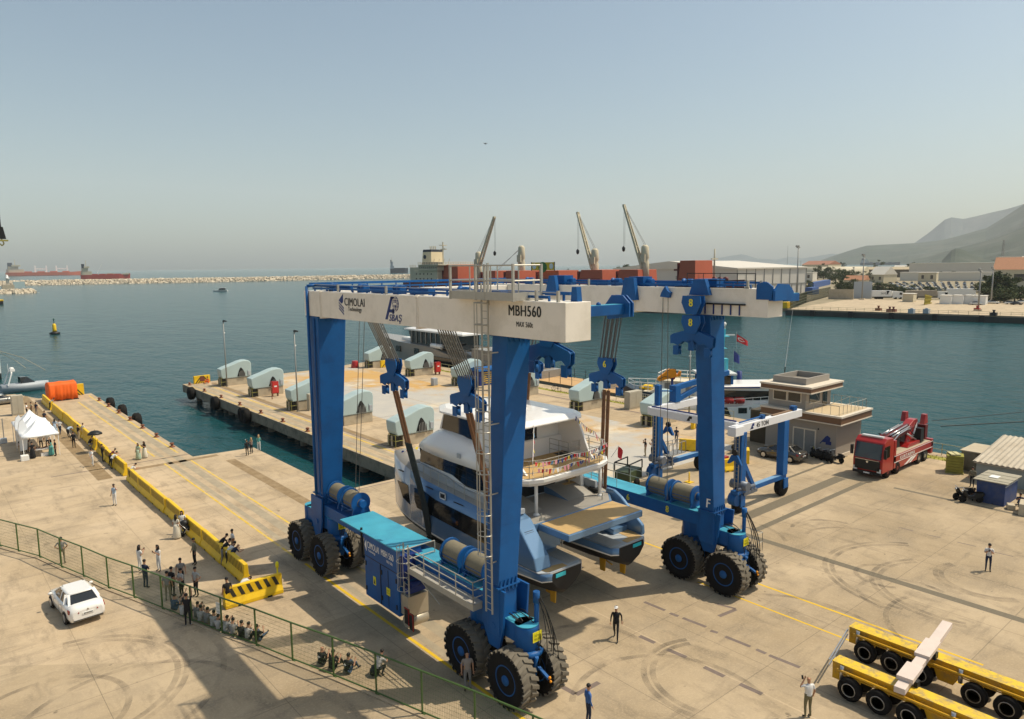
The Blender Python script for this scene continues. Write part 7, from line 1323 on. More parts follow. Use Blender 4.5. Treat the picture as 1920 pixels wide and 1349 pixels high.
def far_ship(x0, x1, py, hm, lab, crs=(), D=None, kit=True, dark=False, L_=170, h=12, k=None, kh=1.3):
    A, B_ = G(x0, py, SEA_Z), G(x1, py, SEA_Z); M_ = (A+B_)/2
    if D: M_ = M_.normalized()*D
    ray = V3((M_.x, M_.y, 0)).normalized(); ang = math.atan2(ray.y, ray.x)-math.pi/2; dd = math.hypot(M_.x, M_.y)
    W_ = abs(x1-x0)/CF*dd*.97; s_ = W_/L_; r = empty('cargo_ship', (M_.x, M_.y, SEA_Z), ang, lab, 'ship', 'ships at anchor'); hull(L_, L_*.17, h).build('hull', hm, r); ship_kit(r, L_, h, crs, kh, hm, dark); r.scale = (s_, s_, s_*(k or 1)); return r
far_ship(36, 143, 517, OHULL, 'orange red cargo ship with two white cranes far out at the left', crs=(-.13, .14), h=8.5, kh=1.35)
tk = far_ship(163, 234, 523.5, RHULL, 'dark red tanker with a white bridge just beyond the breakwater', L_=110, h=11, kh=1.55)
far_ship(764, 732, 512.5, DHULL, 'dark hulled ship with a grey bridge beyond the breakwater behind the bulk carrier', L_=60, h=16, kh=1.7, dark=True)
far_ship(1622, 1682, 494, DHULL, 'dark cargo ship anchored far off the headland at the right', crs=(), D=4600, L_=190, h=13, dark=True); far_ship(1432, 1448, 496, DHULL, 'tiny dark ship on the horizon behind the warehouse', D=6500, L_=150, h=14, dark=True)
m = MB(); m.beam((-18, 0, 14), (-6, 0, 38), .9, .9); m.build('boom', WHITE, tk); m = MB(); m.bx(-5, 25, -6, 6, 11, 13.5); m.bx(5, 20, -7, -5, 13, 15); m.prism([(38, 11), (54, 11), (57, 15), (40, 14)], 'y', -7, 7); m.build('deck_piping', CREAM, tk)
# bulk carrier along the far berth
BD = V3((-.178, .984, 0)).normalized(); BN = V3((.984, .178, 0)); BA = math.atan2(-BD.y, -BD.x)     # local +X to the bow
bc = empty('bulk_carrier', V3((255, 178, SEA_Z))+BD*90+BN*14, BA, 'big dark red bulk carrier with cream cranes moored behind the boat hoist', 'ship')
def sp(mb, n, m, par=bc, bevel=0): return mb.build(n, m, par, bevel=bevel)
def sx(s_): return 90-s_              # distance aft of the bow mark to local x
LH = 12.0
m = MB(); hull(196, 28, LH, 2.0, m); hl = sp(m, 'hull', mat('bulker_red', (.16, .022, .02), .6, var=.15, scale=.1))
m = MB(); m.prism([(-92, -12), (80, -12), (90, -8), (90, 8), (80, 12), (-92, 12)], 'z', LH, LH+.4); sp(m, 'deck', REDD)
for s_, w, hh, y in ((152, 9.5, 9.6, 0), (124, 8, 6.2, 0), (108, 8, 6.2, 0), (85, 11, 6.2, 0), (60, 11, 6.4, 0), (40, 9, 6.4, 0), (11, 6.5, 10.2, 0)):
    x = sx(s_); m = MB(); m.hexa([(x-w*.62, -9, LH+.4), (x+w*.62, -9, LH+.4), (x+w*.62, 9, LH+.4), (x-w*.62, 9, LH+.4)], [(x-w*.5, -8.6, LH+hh), (x+w*.58, -8.6, LH+hh), (x+w*.58, 8.6, LH+hh), (x-w*.5, 8.6, LH+hh)]); h_ = sp(m, 'hatch_cover', HATCH, bevel=.1)
    m = MB(); [m.bx(x-w*.5, x+w*.5, -9.1+.0, -8.9, LH+.8+1.5*k, LH+1.0+1.5*k) for k in range(2)]; m.bx(x-w*.66, x-w*.6, -9.2, 9.2, LH+.4, LH+hh*.9); sp(m, 'cover_rib', REDD, h_)
x = sx(170); m = MB(); m.bx(x-7, x+12, -13, 13, LH, LH+6.5); m.bx(x-2, x+13, -14, 14, LH+6.5, LH+9.3); m.bx(x-1, x+15, -15, 15, LH+9.3, LH+9.9); m.bx(x-11, x+1, -12, 8, LH, LH+8.4); ss = sp(m, 'superstructure', CREAM, bevel=.1)
m = MB()
for k in range(9): m.bx(x-1+1.6*k, x-.1+1.6*k, -14.05, -14.0, LH+7.6, LH+8.7)
for z in (1.5, 4.2): [m.bx(x-5+3*k, x-4.2+3*k, -13.05, -13, LH+z, LH+z+.9) for k in range(5)]
sp(m, 'window', GLASS, ss); m = MB(); m.rail([(x-2, -14, LH+9.9), (x+14, -14, LH+9.9), (x+14, 14, LH+9.9)], 1.2, .1, 2); m.rail([(x-11, -12, LH+8.4), (x-6, -12, LH+8.4)], 1.2, .1, 2); [m.tube((x+a, -3, LH+9.9), (x+a+1, -3, LH+13), .12, 5) for a in (-1, 3, 7, 11)]; sp(m, 'rail_and_aerial', CREAM, ss)
m = MB(); m.hexa([(x-10, -4.5, LH+8.4), (x-1, -4.5, LH+8.4), (x-1, 4.5, LH+8.4), (x-10, 4.5, LH+8.4)], [(x-8.6, -4.5, LH+11.2), (x-1, -4.5, LH+11.2), (x-1, 4.5, LH+11.2), (x-8.6, 4.5, LH+11.2)]); m.hexa([(x-7.9, -4.5, LH+17.0), (x-1, -4.5, LH+17.0), (x-1, 4.5, LH+17.0), (x-7.9, 4.5, LH+17.0)], [(x-7.6, -4.5, LH+18.4), (x-1, -4.5, LH+18.4), (x-1, 4.5, LH+18.4), (x-7.6, 4.5, LH+18.4)]); fn = sp(m, 'funnel', DHULL); m = MB(); m.hexa([(x-8.6, -4.55, LH+11.2), (x-1, -4.55, LH+11.2), (x-1, 4.5, LH+11.2), (x-8.6, 4.5, LH+11.2)], [(x-7.9, -4.55, LH+17.0), (x-1, -4.55, LH+17.0), (x-1, 4.5, LH+17.0), (x-7.9, 4.5, LH+17.0)]); sp(m, 'funnel_band', mat('cream_band', (.66, .56, .38), .6), fn); m = MB(); m.lathe([(1.2, -4.68), (1.2, -4.6)], (x-6.2, 0, LH+14.2), 'y', 14); sp(m, 'funnel_badge', DHULL, fn)
m = MB(); [m.tube((x-6+1.4*k, 0, LH+18.3), (x-6.4+1.4*k, 0, LH+20.3), .3, 6) for k in range(4)]; m.tube((x+4, 0, LH+9.9), (x+4, 0, LH+22.5), .35, 6); m.tube((x+1, 0, LH+18), (x+6, 0, LH+19), .12, 5); m.bx(x+2, x+7, -.2, .2, LH+18.2, LH+18.6); m.bx(x+3, x+5.5, -2, 2, LH+20.5, LH+20.8); sp(m, 'mast', CREAM)
def ship_crane(s_, h, tip, lab=None, wires=True):
    x = sx(s_); r = empty('deck_crane', (x, -2, LH)); r.parent = bc; WM[r] = WM[bc] @ Matrix.Translation((x, -2, LH))
    m = MB(); m.lathe([(2.0, 0), (1.9, h*.55), (1.5, h*.6), (1.9, h*.66), (1.7, h*.95), (.9, h)], n=12); m.bx(-1.2, 1.2, -2.4, -1.6, h*.55, h*.75); m.build('pedestal', CREAM, r)
    if tip:
        a = V3((.5 if tip[0] > 0 else -.5, -1.0, h*.42)); b = V3(tip); d = (b-a); m = MB(); s2 = V3((0, 1, 0))
        for k in (-1, 1): m.beam(a+s2*1.3*k, b+s2*.5*k, .7, .9)
        for k in range(1, 6): q = a+d*(k/6); wd = 1.3-.8*k/6; m.beam(q-s2*wd, q+s2*wd, .5, .6)
        m.beam(b-s2*.7, b+s2*.7, 1.0, 1.0); m.build('jib', CREAM, r); m = MB(); top = V3((0, 0, h)); [m.tube(top+s2*k, b+s2*k*.5, .09, 4) for k in (-.6, .6)]; e = V3((b.x, b.y, b.z-(tip[2]-6)*.62)); m.tube(b, e, .07, 4); m.tube(b+V3((.6, 0, 0)), e+V3((.6, 0, 0)), .07, 4); m.build('wire', LAMPG, r); m = MB(); m.lathe([(.2, 0), (.8, -.8), (.7, -2), (.2, -2.6)], tuple(e), n=8); m.build('hook', BLACK, r)
ship_crane(137, 16.5, (13.5, -2, 34)); ship_crane(107, 19.0, None); ship_crane(62, 16.5, (-8.5, -2, 33.5)); ship_crane(35, 17.5, (-10, -2, 35.5))
x = sx(107); m = MB(); [m.tube((x, -2+k, LH+18), (x-16, -2+k, LH+7+1.5*k), .1, 4) for k in (-.6, .6)]; sp(m, 'crane_wire', LAMPG)
m = MB(); x = sx(2.5); m.lathe([(.5, 0), (.4, 9), (.3, 14)], (x, 0, LH+1), n=8); m.bx(x-.3, x+.3, -3, 3, LH+10.5, LH+11); m.prism([(-1, 0), (1, 0), (0, 4)], 'y', -.2, .2); sp(m, 'foremast', CREAM); m = MB(); [m.lathe([(.4, -.8), (1.0, -.7), (1.0, .7), (.4, .8)], (x+7-2.5*k, -4, LH+2.2), 'y', 10) for k in range(3)]; m.tube((x-9, -6, LH), (x-14, -6, LH+6), .2, 5); m.box((x-14.5, -6, LH+6.2), (2.5, .8, .8)); sp(m, 'anchor_winch', REDD)
text('GF' if False else 'VIRA', (sx(89), -9.0, LH+7.2), (1, 0, 0), (0, 0, 1), 9, 3.0, WHITE, bc, world=False) if False else None
r = empty('banner_sign', WM[bc] @ V3((sx(86), -11.5, LH+6.4)), BA, 'colourful yellow and green banner on top of a hatch of the bulk carrier', 'banner'); m = MB(); m.bx(-7, 7, -.1, .1, 0, 3.8); m.build('board', YEL, r); m = MB(); m.lathe([(2.6, -.16), (2.6, -.12)], (0, 0, 1.4), 'y', 20); m.build('green_disc', mat('banner_green', (.03, .16, .03), .6), r); m = MB(); [m.ell((s_*5.2, -.14, 1.9), (1.2, .05, 1.4), 10, 6) for s_ in (-1, 1)]; m.build('white_roundel', WHITE, r); m = MB(); m.bx(-7.2, -6.8, -.15, .15, -.3, 4); m.bx(6.8, 7.2, -.15, .15, -.3, 4); m.build('dark_post', BLACK, r)
# ================================================================ FAR QUAY AND TOWN
WHW = mat('warehouse_panel', (.56, .53, .48), .6, var=.05, scale=.2); WHR = mat('warehouse_roof', (.60, .56, .49), .6, var=.06, scale=.1)
# warehouse corner C0, long lit side to the right, gable side running back to the left
C0 = G(1381, 556); C1 = G(1510, 550); du = (C1-C0); Lw = du.length; du.normalize(); dv = V3((-du.y, du.x, 0)); 
if dv.dot(V3((0, 1, 0))) < 0: dv = -dv
Wd = 105; WH = 15.0
r = empty('warehouse', C0, 0, 'long pale warehouse with a panelled front behind the bow of the bulk carrier', 'warehouse'); m = MB(); P0, P1, P2, P3 = [V3((0, 0, 0)), du*Lw, du*Lw+dv*Wd, dv*Wd]
z = V3((0, 0, WH)); m.hexa([P0, P1, P2, P3], [p+z for p in (P0, P1, P2, P3)]); wl = m.build('wall', WHW, r); m = MB(); rz_ = V3((0, 0, WH+5)); k = du*2+dv*0; m.hexa([P0-dv*.8-du*.8+z, P1-dv*.8+du*.8+z, P2+dv*.8+du*.8+z, P3+dv*.8-du*.8+z], [P0-dv*.8-du*.8+z*1.05, P1-dv*.8+du*.8+z*1.05, P2+dv*.8+du*.8+z*1.05, P3+dv*.8-du*.8+z*1.05]); m._a([P0+z*1.052-du*.8, P1+z*1.052+du*.8, P2+z*1.052+du*.8, P3+z*1.052-du*.8, (P0+P3)/2+rz_-du*.8, (P1+P2)/2+rz_+du*.8], [(0, 1, 5, 4), (2, 3, 4, 5), (0, 4, 3), (1, 2, 5)]); m.build('roof', WHR, r)
m = MB(); n = 8
for i in range(n+1): q = P0+du*(Lw*i/n)-dv*.12; m.box(q+z*.5, (.35, .35, WH))
for i in range(14): q = P0+du*(Lw*i/14)-dv*.12; m.box(q+V3((0, 0, 3)), (.3, .3, 6))
m.beam(P0-dv*.15+V3((0, 0, 6.2)), P1-dv*.15+V3((0, 0, 6.2)), .3, .5); m.build('frame', LAMPG, wl); m = MB(); [m.box(P0+dv*d_-du*.1+V3((0, 0, 10)), (.5, 4, 2), rz=math.atan2(dv.y, dv.x)-math.pi/2) for d_ in (25, 45, 70)]; m.build('vent', LAMPG, wl)
def house(px, py, w, d, h, lab, wm=None, rm=None, rz=.25, gable=True, cat='house', wins=3, name='house', rh=None, dz=0, group='buildings beyond the far quay'):
    p = G(px, py); r = empty(name, p, rz, lab, cat, group); wm = wm or CREAM; m = MB(); m.bx(-w/2, w/2, -d/2, d/2, 0, h); wl = m.build('wall', wm, r); m = MB()
    if gable: rh = rh or d*.28; m._a([(-w/2-.5, -d/2-.5, h), (w/2+.5, -d/2-.5, h), (w/2+.5, d/2+.5, h), (-w/2-.5, d/2+.5, h), (-w/2-.5, 0, h+rh), (w/2+.5, 0, h+rh)], [(0, 1, 5, 4), (2, 3, 4, 5), (0, 4, 3), (1, 2, 5), (3, 2, 1, 0)])
    else: m.bx(-w/2-.3, w/2+.3, -d/2-.3, d/2+.3, h+.003, h+.5)
    m.build('roof', rm or WHR, r)
    for i in range(wins): m = MB(); x = -w/2+w*(i+.5)/wins; m.bx(x-w*.12/1.6, x+w*.12/1.6, -d/2-.06, -d/2+.02, h*.35, h*.75); m.build('window', GLASS, wl)
    for i in range(max(1, wins-1)): m = MB(); y = -d/2+d*(i+.5)/max(1, wins-1); m.bx(-w/2-.06, -w/2+.02, y-.8, y+.8, h*.35, h*.75); m.build('window', GLASS, wl)
    return r
TILE = mat('clay_tiles', (.36, .17, .09), .8, var=.2, scale=.8); FA = math.atan2(73-151, 283-269)
rz0 = FA+math.pi/2+math.pi/2-.05
rf = -1.39
WC = mat('white_wall', (.56, .53, .47), .8, var=.05, scale=.3)
house(1540, 517, 34, 60, 15, 'pale factory hall with a brown roof edge beyond the warehouse', CREAM, mat('brown_roof', (.28, .12, .07), .7), rf, True, 'factory', 0, 'factory_hall', 5)
r = empty('arched_hangar', G(1562, 522), rf, 'arched pale hangar right of the factory hall', 'hangar', 'buildings beyond the far quay'); m = MB(); m.loft([[(x, 14*math.cos(a), 13*math.sin(a)) for a in [math.pi*k/12 for k in range(13)]] for x in (-35, 35)], cap=True, closed=True); m.build('shell', CREAM, r); m = MB(); m.lathe([(12, 0), (12, .1)], (-35.1, 0, 0), 'x', 20) if False else m.prism([(12*math.cos(a), 11*math.sin(a)) for a in [math.pi*k/12 for k in range(13)]], 'x', -35.3, -35.05); m.build('end_wall', LAMPG, r)
house(1512, 527, 16, 14, 8, 'small white house between the warehouse and the trees', WC, WHR, rf, False, wins=2)
house(1606, 538, 14, 12, 5, 'low house with a clay tile roof in front of the trees', CREAM, TILE, rf, True, wins=2)
house(1655, 530, 14, 18, 7, 'cream house with a steep pale gable among the trees', CREAM, WHR, rf-.4, True, wins=2, rh=7)
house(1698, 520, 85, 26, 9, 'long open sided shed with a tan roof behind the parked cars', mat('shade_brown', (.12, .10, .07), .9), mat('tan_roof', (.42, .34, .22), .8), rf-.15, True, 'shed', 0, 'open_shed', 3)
house(1740, 529, 14, 10, 8, 'small tan block at the end of the open shed', CREAM, WHR, rf, False, wins=2)
house(1824, 521, 118, 30, 15.5, 'large windowless white building on the right beyond the car park', WC, WHR, rf-.02, False, 'building', 0, 'white_block', )
house(1815, 527, 110, 12, 7.5, 'lower white wing in front of the large white building', mat('white_wing', (.60, .57, .5), .8), WHR, rf-.02, False, 'building', 0, 'white_block')
r = empty('stair_tower', G(1893, 525), rf, 'white stair tower with an overhanging cap at the end of the large white building', 'tower', 'buildings beyond the far quay'); m = MB(); m.bx(-7, 7, -7, 7, 0, 19); m.build('wall', WC, r); m = MB(); m.bx(-9, 9, -9, 9, 20.5, 22); m.bx(-6, 6, -6, 6, 19, 20.5); m.build('cap', WHR, r); m = MB(); m.bx(-7.1, -7, -4, 4, 13, 15); m.build('sign_band', LAMPG, r)
house(1930, 538, 40, 30, 12, 'house with a red clay roof cut by the right edge', CREAM, TILE, rf, True, wins=4)
house(1640, 507, 30, 16, 7, 'small white house at the shore left of the tall tree', WC, WHR, rf, False, wins=2); house(1715, 506, 26, 14, 6, 'white shore house behind the long shed', WC, WHR, rf, False, wins=2); house(1690, 509, 22, 14, 7, 'white shore house left of the other one', WC, WHR, rf, True, wins=2)
# trees: tapered trunk, limbs and a crown of many small leaf clumps
LEAFS = [mat('leaf_dark', (.030, .050, .016), .85, var=.5, scale=.5), mat('leaf_mid', (.055, .080, .022), .85, var=.5, scale=.5), mat('leaf_olive', (.085, .095, .035), .85, var=.4, scale=.5)]; BARK = mat('bark', (.10, .075, .05), .9, var=.3)
def tree_proto(kind, seed):
    rg = random.Random(seed); r = empty('shade_tree' if kind else 'cypress_tree', (0, 0, 0)); m = MB(); H_ = 10
    m.tube((0, 0, -.3), (.1, .1, 3.2), .38, 8, r2=.22); tips = []
    if kind:
        for k in range(8): a = k*.8+rg.uniform(-.3, .3); e = V3((2.4*math.cos(a)*rg.uniform(.6, 1.2), 2.4*math.sin(a)*rg.uniform(.6, 1.2), rg.uniform(2.0, 7.6))); m.tube((.1, .1, 2.8), e, .16, 5, r2=.05); tips.append(e)
    else: m.tube((.1, .1, 3), (0, 0, 9.5), .2, 6, r2=.04)
    m.build('trunk', BARK, r); c = MB()
    for k in range(34 if kind else 30):
        if kind: b = rg.choice(tips)+V3((rg.gauss(0, 1.1), rg.gauss(0, 1.1), rg.gauss(.5, .9))); s_ = rg.uniform(.8, 1.5)
        else: t = k/30; b = V3((rg.gauss(0, .3), rg.gauss(0, .3), 1.2+t*9)); s_ = .35+1.1*(1-t)**.7
        for _ in range(46 if kind else 30):
            d = V3((rg.gauss(0, 1), rg.gauss(0, 1), rg.gauss(0, .8))); d = d.normalized()*s_*rg.uniform(.5, 1.05); q = b+d; w = rg.uniform(.16, .4); u = V3((rg.gauss(0, 1), rg.gauss(0, 1), rg.gauss(0, 1))).normalized()*w; v = u.cross(V3((rg.gauss(0, 1), rg.gauss(0, 1), rg.gauss(0, 1)))).normalized()*w*.8
            c._a([q-u, q+v, q+u, q-v], [(0, 1, 2, 3)], rg.choice((0, 0, 1, 1, 2)))
    c.build('crown', LEAFS, r, flip=False); return r
protos = [tree_proto(1, 1), tree_proto(1, 2), tree_proto(1, 4), tree_proto(0, 3)]; used = [False]*4
TL = ['dark green tree in the belt between the far quay and the shore', 'tall slim dark cypress at the right end of the far quay', 'dark bushy tree at the edge of the far car park', 'dark tree on the low shore behind the large white building', 'dark tree behind the bulk carrier and its cranes', 'big dark tree in the clump at the right end of the far quay']
def tree(px, py, pt, k, wpx, li=0):
    p = G(px, py); p.z = -.02; hz_ = 494.5+(1180-px)*.0107; h = CAMZ*(py-pt)/max(3, py-hz_); s_ = h/9.3; w = max(.35, wpx/max(4, py-pt)/.66); lab = TL[li]; grp = 'trees beyond the far quay'+('' if not li else ', '+['', 'cypresses', 'car park', 'shore', 'behind the ship', 'right clump'][li])
    if not used[k]: o = protos[k]; used[k] = True; o.location = p; o.scale = (s_*w, s_*w, s_); o['label'] = lab; o['group'] = grp
    else: o = dup(protos[k], p, random.uniform(0, 6), lab, grp, (s_*w, s_*w, s_))
    o['category'] = 'tree'
rgt = random.Random(11)
for a in [(1533, 524, 499, 0, 17), (1544, 524, 497, 1, 17), (1552, 524, 501, 2, 15), (1507+8, 543, 526, 2, 17), (1567, 530, 504, 1, 22), (1578, 532, 502, 0, 22), (1590, 533, 505, 2, 22), (1598, 530, 508, 1, 18), (1574, 549, 524, 0, 24), (1586, 549, 522, 1, 26), (1596, 548, 528, 2, 20), (1608, 518, 501, 0, 12), (1622, 529, 511, 1, 20), (1634, 530, 509, 0, 20), (1648, 529, 511, 2, 20), (1645, 514, 490, 1, 16), (1660, 516, 501, 0, 18), (1670, 516, 502, 2, 18), (1681, 516, 504, 1, 16), (1580, 506, 491, 2, 9), (1707, 512, 494, 1, 20), (1735, 513, 498, 0, 22), (1748, 513, 496, 1, 22), (1760, 513, 497, 2, 22), (1771, 513, 496, 0, 22), (1762, 526, 511, 1, 20), (1775, 526, 509, 2, 24), (1786, 526, 513, 0, 18)]: tree(*a)
for a in [(1636, 549, 529, 1, 22), (1648, 549, 528, 0, 24), (1660, 549, 530, 2, 24), (1672, 549, 532, 1, 20), (1686, 552, 535, 0, 20), (1699, 552, 534, 1, 22), (1738, 551, 537, 2, 18), (1750, 551, 536, 0, 18)]: tree(*a, 2)
for a in [(1847, 563, 521, 0, 32), (1858, 562, 515, 1, 36), (1870, 563, 511, 2, 38), (1882, 563, 510, 0, 36), (1891, 562, 518, 1, 30), (1864, 567, 540, 2, 34), (1884, 568, 538, 1, 36), (1902, 566, 537, 0, 28), (1914, 566, 535, 2, 30), (1926, 566, 538, 1, 30)]: tree(*a, 5)
for a in [(1898, 514, 497, 3, 6), (1912, 515, 498, 3, 6)]: tree(*a, 1)
for a in [(1812, 497, 487.5, 0, 22), (1830, 497, 487, 1, 26), (1848, 497, 487, 2, 26), (1865, 497, 488, 0, 20), (1898, 502, 490, 1, 20), (1912, 502, 489, 2, 22), (1925, 502, 489, 0, 22)]: tree(*a, 3)
for a in [(1150, 526, 506, 0, 26), (1165, 527, 503, 1, 26), (1180, 527, 496, 2, 28), (1192, 527, 501, 0, 18), (872, 524, 503, 1, 14), (1128, 524, 508, 2, 18), (1062, 522, 506, 1, 14), (984, 524, 512, 0, 16)]: tree(*a, 4)
# cars in the lot
cm = [mat('lot_white', (.6, .6, .58), .3, var=.02), mat('lot_grey', (.2, .2, .2), .3, var=.02), mat('lot_dark', (.04, .04, .045), .3, var=.02), mat('lot_blue', (.08, .12, .2), .3, var=.02)]; lp = []
for mm in cm:
    m = MB(); m.loft([[(x, -.88*w, .3), (x, -.9*w, .75), (x, -.8*w, h), (x, .8*w, h), (x, .9*w, .75), (x, .88*w, .3)] for x, w, h in ((-2.2, .85, .8), (-2, 1, .95), (1.2, 1, .92), (2.1, .9, .7), (2.2, .8, .6))]); m.loft([[(-1.7, -.8, .9), (1.1, -.8, .9), (1.1, .8, .9), (-1.7, .8, .9)], [(-1.1, -.62, 1.45), (.3, -.62, 1.45), (.3, .62, 1.45), (-1.1, .62, 1.45)]], 1, sm=False); [m.lathe([(.2, y-.1), (.32, y), (.2, y+.1)], (x, 0, .32), 'y', 8, 2) for x in (-1.35, 1.35) for y in (-.8, .8)]
    lp.append((m, mm))
A_, B_, D_ = G(1690, 545), G(1855, 549), G(1860, 531); E_ = G(1660, 531); first = {}
for i in range(14):
    for j in range(12):
        if rgt.random() < .12: continue
        u, v = (i+.5+rgt.uniform(-.1, .1))/14, (j+.5)/12; p = (A_.lerp(B_, u)).lerp(E_.lerp(D_, u), v); k = rgt.choice((0, 0, 0, 1, 1, 2, 3))
        if k not in first: o = lp[k][0].build('parked_car', [lp[k][1], GLASS, RUBBER], loc=p, rz=rf+1.57); first[k] = o
        else: o = first[k].copy(); COL.objects.link(o); o.location = p; o.rotation_euler.z = rf+1.57+rgt.choice((0, math.pi))
        tag(o, 'small parked car in the crowded car park beyond the white lorries', 'car', 'cars in the far car park')
for px, py in ((1830, 572), (1838, 571), (1850, 568), (1862, 570), (1895, 571), (1906, 572), (1916, 569)): o = first[rgt.choice((0, 0, 2))].copy(); COL.objects.link(o); o.location = G(px, py); o.rotation_euler.z = rf+rgt.uniform(0, .4); tag(o, 'car parked by the trees at the right end of the far quay', 'car', 'cars by the far trees')
# lorries, containers, walls, lamp masts on the far quay
def lorry(px0, px1, py, lab, tm=WHITE, cab=True, word=None):
    a, b = G(px0, py), G(px1, py); d = b-a; L_ = d.length; rz = math.atan2(d.y, d.x); r = empty('lorry', a, rz, lab, 'lorry', 'lorries on the far quay'); e = L_-(5 if cab else 0); m = MB(); m.bx(0, e-.6, -1.25, 1.25, 1.2, 4.2); t_ = m.build('trailer', tm, r, bevel=.05)
    if word: text(word, (e*.42, -1.25, 2.3), (1, 0, 0), (0, 0, 1), e*.36, 1.0, BLACK, t_, world=False); m = MB(); m.prism([(e-3, 4.1), (e-1.5, 4.1), (e-2.4, 2.2)], 'y', -1.29, -1.26); m.build('corner_mark', BLACK, t_)
    if cab: m = MB(); m.prism([(e, .6), (L_, .6), (L_, 2.2), (L_-.5, 3.6), (e, 3.9)], 'y', -1.25, 1.25); c_ = m.build('cab', WHITE, r, bevel=.08); m = MB(); m.hexa([(L_-.02, -1.1, 2.2), (L_-.02, 1.1, 2.2), (L_+.02, 1.1, 2.2), (L_+.02, -1.1, 2.2)], [(L_-.5, -1.1, 3.4), (L_-.5, 1.1, 3.4), (L_-.46, 1.1, 3.4), (L_-.46, -1.1, 3.4)]); m.bx(L_-2, L_-.8, -1.28, -1.25, 2.1, 3.2); m.build('window', GLASS, c_)
    for x in (2, 3.3, 4.6, e+1.5, L_-1.3)[:5 if cab else 3]:
        for y in (-1.1, 1.1): m = MB(); m.lathe([(.3, y-.18), (.5, y-.15), (.5, y+.15), (.3, y+.18)], (x, 0, .5), 'y', 12); m.build('wheel', RUBBER, r)
    m = MB(); m.bx(.3, L_-.3, -.5, .5, .6, 1.2); m.build('chassis', BLACK, r)
lorry(1634, 1693, 561, 'white articulated lorry with black lettering on the far quay', word='SAMBES'); lorry(1698, 1778, 561, 'brown grey lorry trailer with a white cab right of the lettered lorry', mat('tan_trailer', (.33, .28, .22), .6)); lorry(1775, 1830, 557, 'white lorry trailer behind the container cabins', cab=False)
def wallseg(pa, pb, h, lab, m_=CONC): a, b = G(*pa), G(*pb); m = MB(); d = b-a; m.beam(V3((0, 0, h/2)), d+V3((0, 0, h/2)), .4, h); o = m.build('boundary_wall', m_, loc=a); tag(o, lab, 'wall', 'walls on the far quay')
wallseg((1553, 561), (1600, 562), 5, 'pale boundary wall left of the lettered lorry', CONC); wallseg((1600, 560), (1634, 560), 8.5, 'taller grey wall behind the lettered lorry', GREYP)
r = railfence([G(1482, 580), G(1512, 568), G(1556, 556)], 5.0, 'dark netted fence climbing along the far quay edge', mat('dark_green_net', (.05, .06, .03), .8), 3.0, 3, .18)
m = MB(); m.bx(-2, 2, -1.5, 1.5, 0, 2.5); m.tube((1, 0, 2.5), (1, 0, 4), .2, 6); o = m.build('yellow_unit', YEL, loc=G(1474, 578), bevel=.05); tag(o, 'small yellow unit at the corner of the far quay', 'machine')
for i, (px, py) in enumerate([(1705, 566), (1775, 570), (1797, 570), (1817, 570), (1838, 571)]):
    r = empty('cabin_container', G(px, py), rf, ['beige cabin container beside the yellow frame', 'white cabin container leftmost of the row of four', 'white cabin container second of the row of four', 'white cabin container third of the row of four', 'white cabin container rightmost of the row of four'][i], 'container', 'white cabin containers'); m = MB(); m.bx(-2.2, 2.2, -3.6, 3.6, 0, 3.6); m.build('body', CREAM if not i else WHITE, r, bevel=.05); m = MB(); m.bx(-2.4, 2.4, -3.8, 3.8, 3.6, 3.8); m.build('roof', WHR, r); m = MB(); m.bx(-2.25, -2.2, -.5, .5, .1, 2.6); m.build('door', LAMPG, r)
r = empty('yellow_lattice', G(1740, 571), rf, 'yellow lattice frame lying by the cabin containers', 'frame'); m = MB(); [m.beam((0, -8+2*k, .3), (0, -6+2*k, 4.5-.2*k), .35, .35) for k in range(7)]; [m.beam((0, -8, z), (0, 8, z*.7), .35, .35) for z in (.4, 2.2, 4.2)]; m.build('lattice', mat('olive_yellow', (.34, .27, .03), .7), r)
for a, b, lab in (((1520, 541), (1552, 534), 'row of blue containers behind the warehouse, the far one'), ((1516, 553), (1528, 551), 'single blue container right of the warehouse')): p, q = G(*a), G(*b); m = MB(); d = q-p; m.beam(V3((0, 0, 2)), d+V3((0, 0, 2)), 4, 4); o = m.build('shipping_container', mat('container_blue', (.03, .08, .25), .6), loc=p); tag(o, lab, 'container')
def mast(px, py, ptop, lab):
    p = G(px, py); k = (CAMZ-0)*(py-ptop)/(py-(494+ (1180-px)*.011)); h = max(5, k); r = empty('light_mast', p, rf, lab, 'light mast', 'floodlight masts on the far quay'); m = MB(); m.tube((0, 0, 0), (0, 0, h), .35, 8, r2=.2); m.build('pole', LAMPG, r); m = MB(); m.bx(-.3, .3, -1.8, 1.8, h, h+.5); [m.box((-.4, y, h+.9), (.5, 1.0, .8), ry=.3) for y in (-1.5, 0, 1.5)]; m.build('floodlight', LAMPG, r); m = MB(); m.bx(-1.2, 1.2, -1.2, 1.2, 0, .6); m.build('foundation', CONC, r)
for px, py, pt, lab in ((1493, 566, 464, 'tall light mast at the right end of the warehouse'), (1616, 562, 480, 'light mast beside the lettered lorry'), (1834, 583, 509, 'light mast standing on the open far quay'), (1858, 570, 505, 'light mast by the trees at the right'), (715, 530, 480, 'distant light mast left behind the first ship crane') if False else (1744, 515, 490, 'light mast behind the long open shed'), (1600, 530, 503, 'short light mast among the left trees')): mast(px, py, pt, lab)
r = empty('radio_mast', G(1877, 520), 0, 'lattice radio mast behind the large white building', 'mast'); m = MB(); [m.tube((x, y, 0), (x*.3, y*.3, 40), .25, 5) for x in (-1.5, 1.5) for y in (-1.5, 1.5)]; [m.bx(-1.2, 1.2, -1.2, 1.2, z, z+.5) for z in (10, 20, 30, 36)]; m.build('lattice', LAMPG, r)
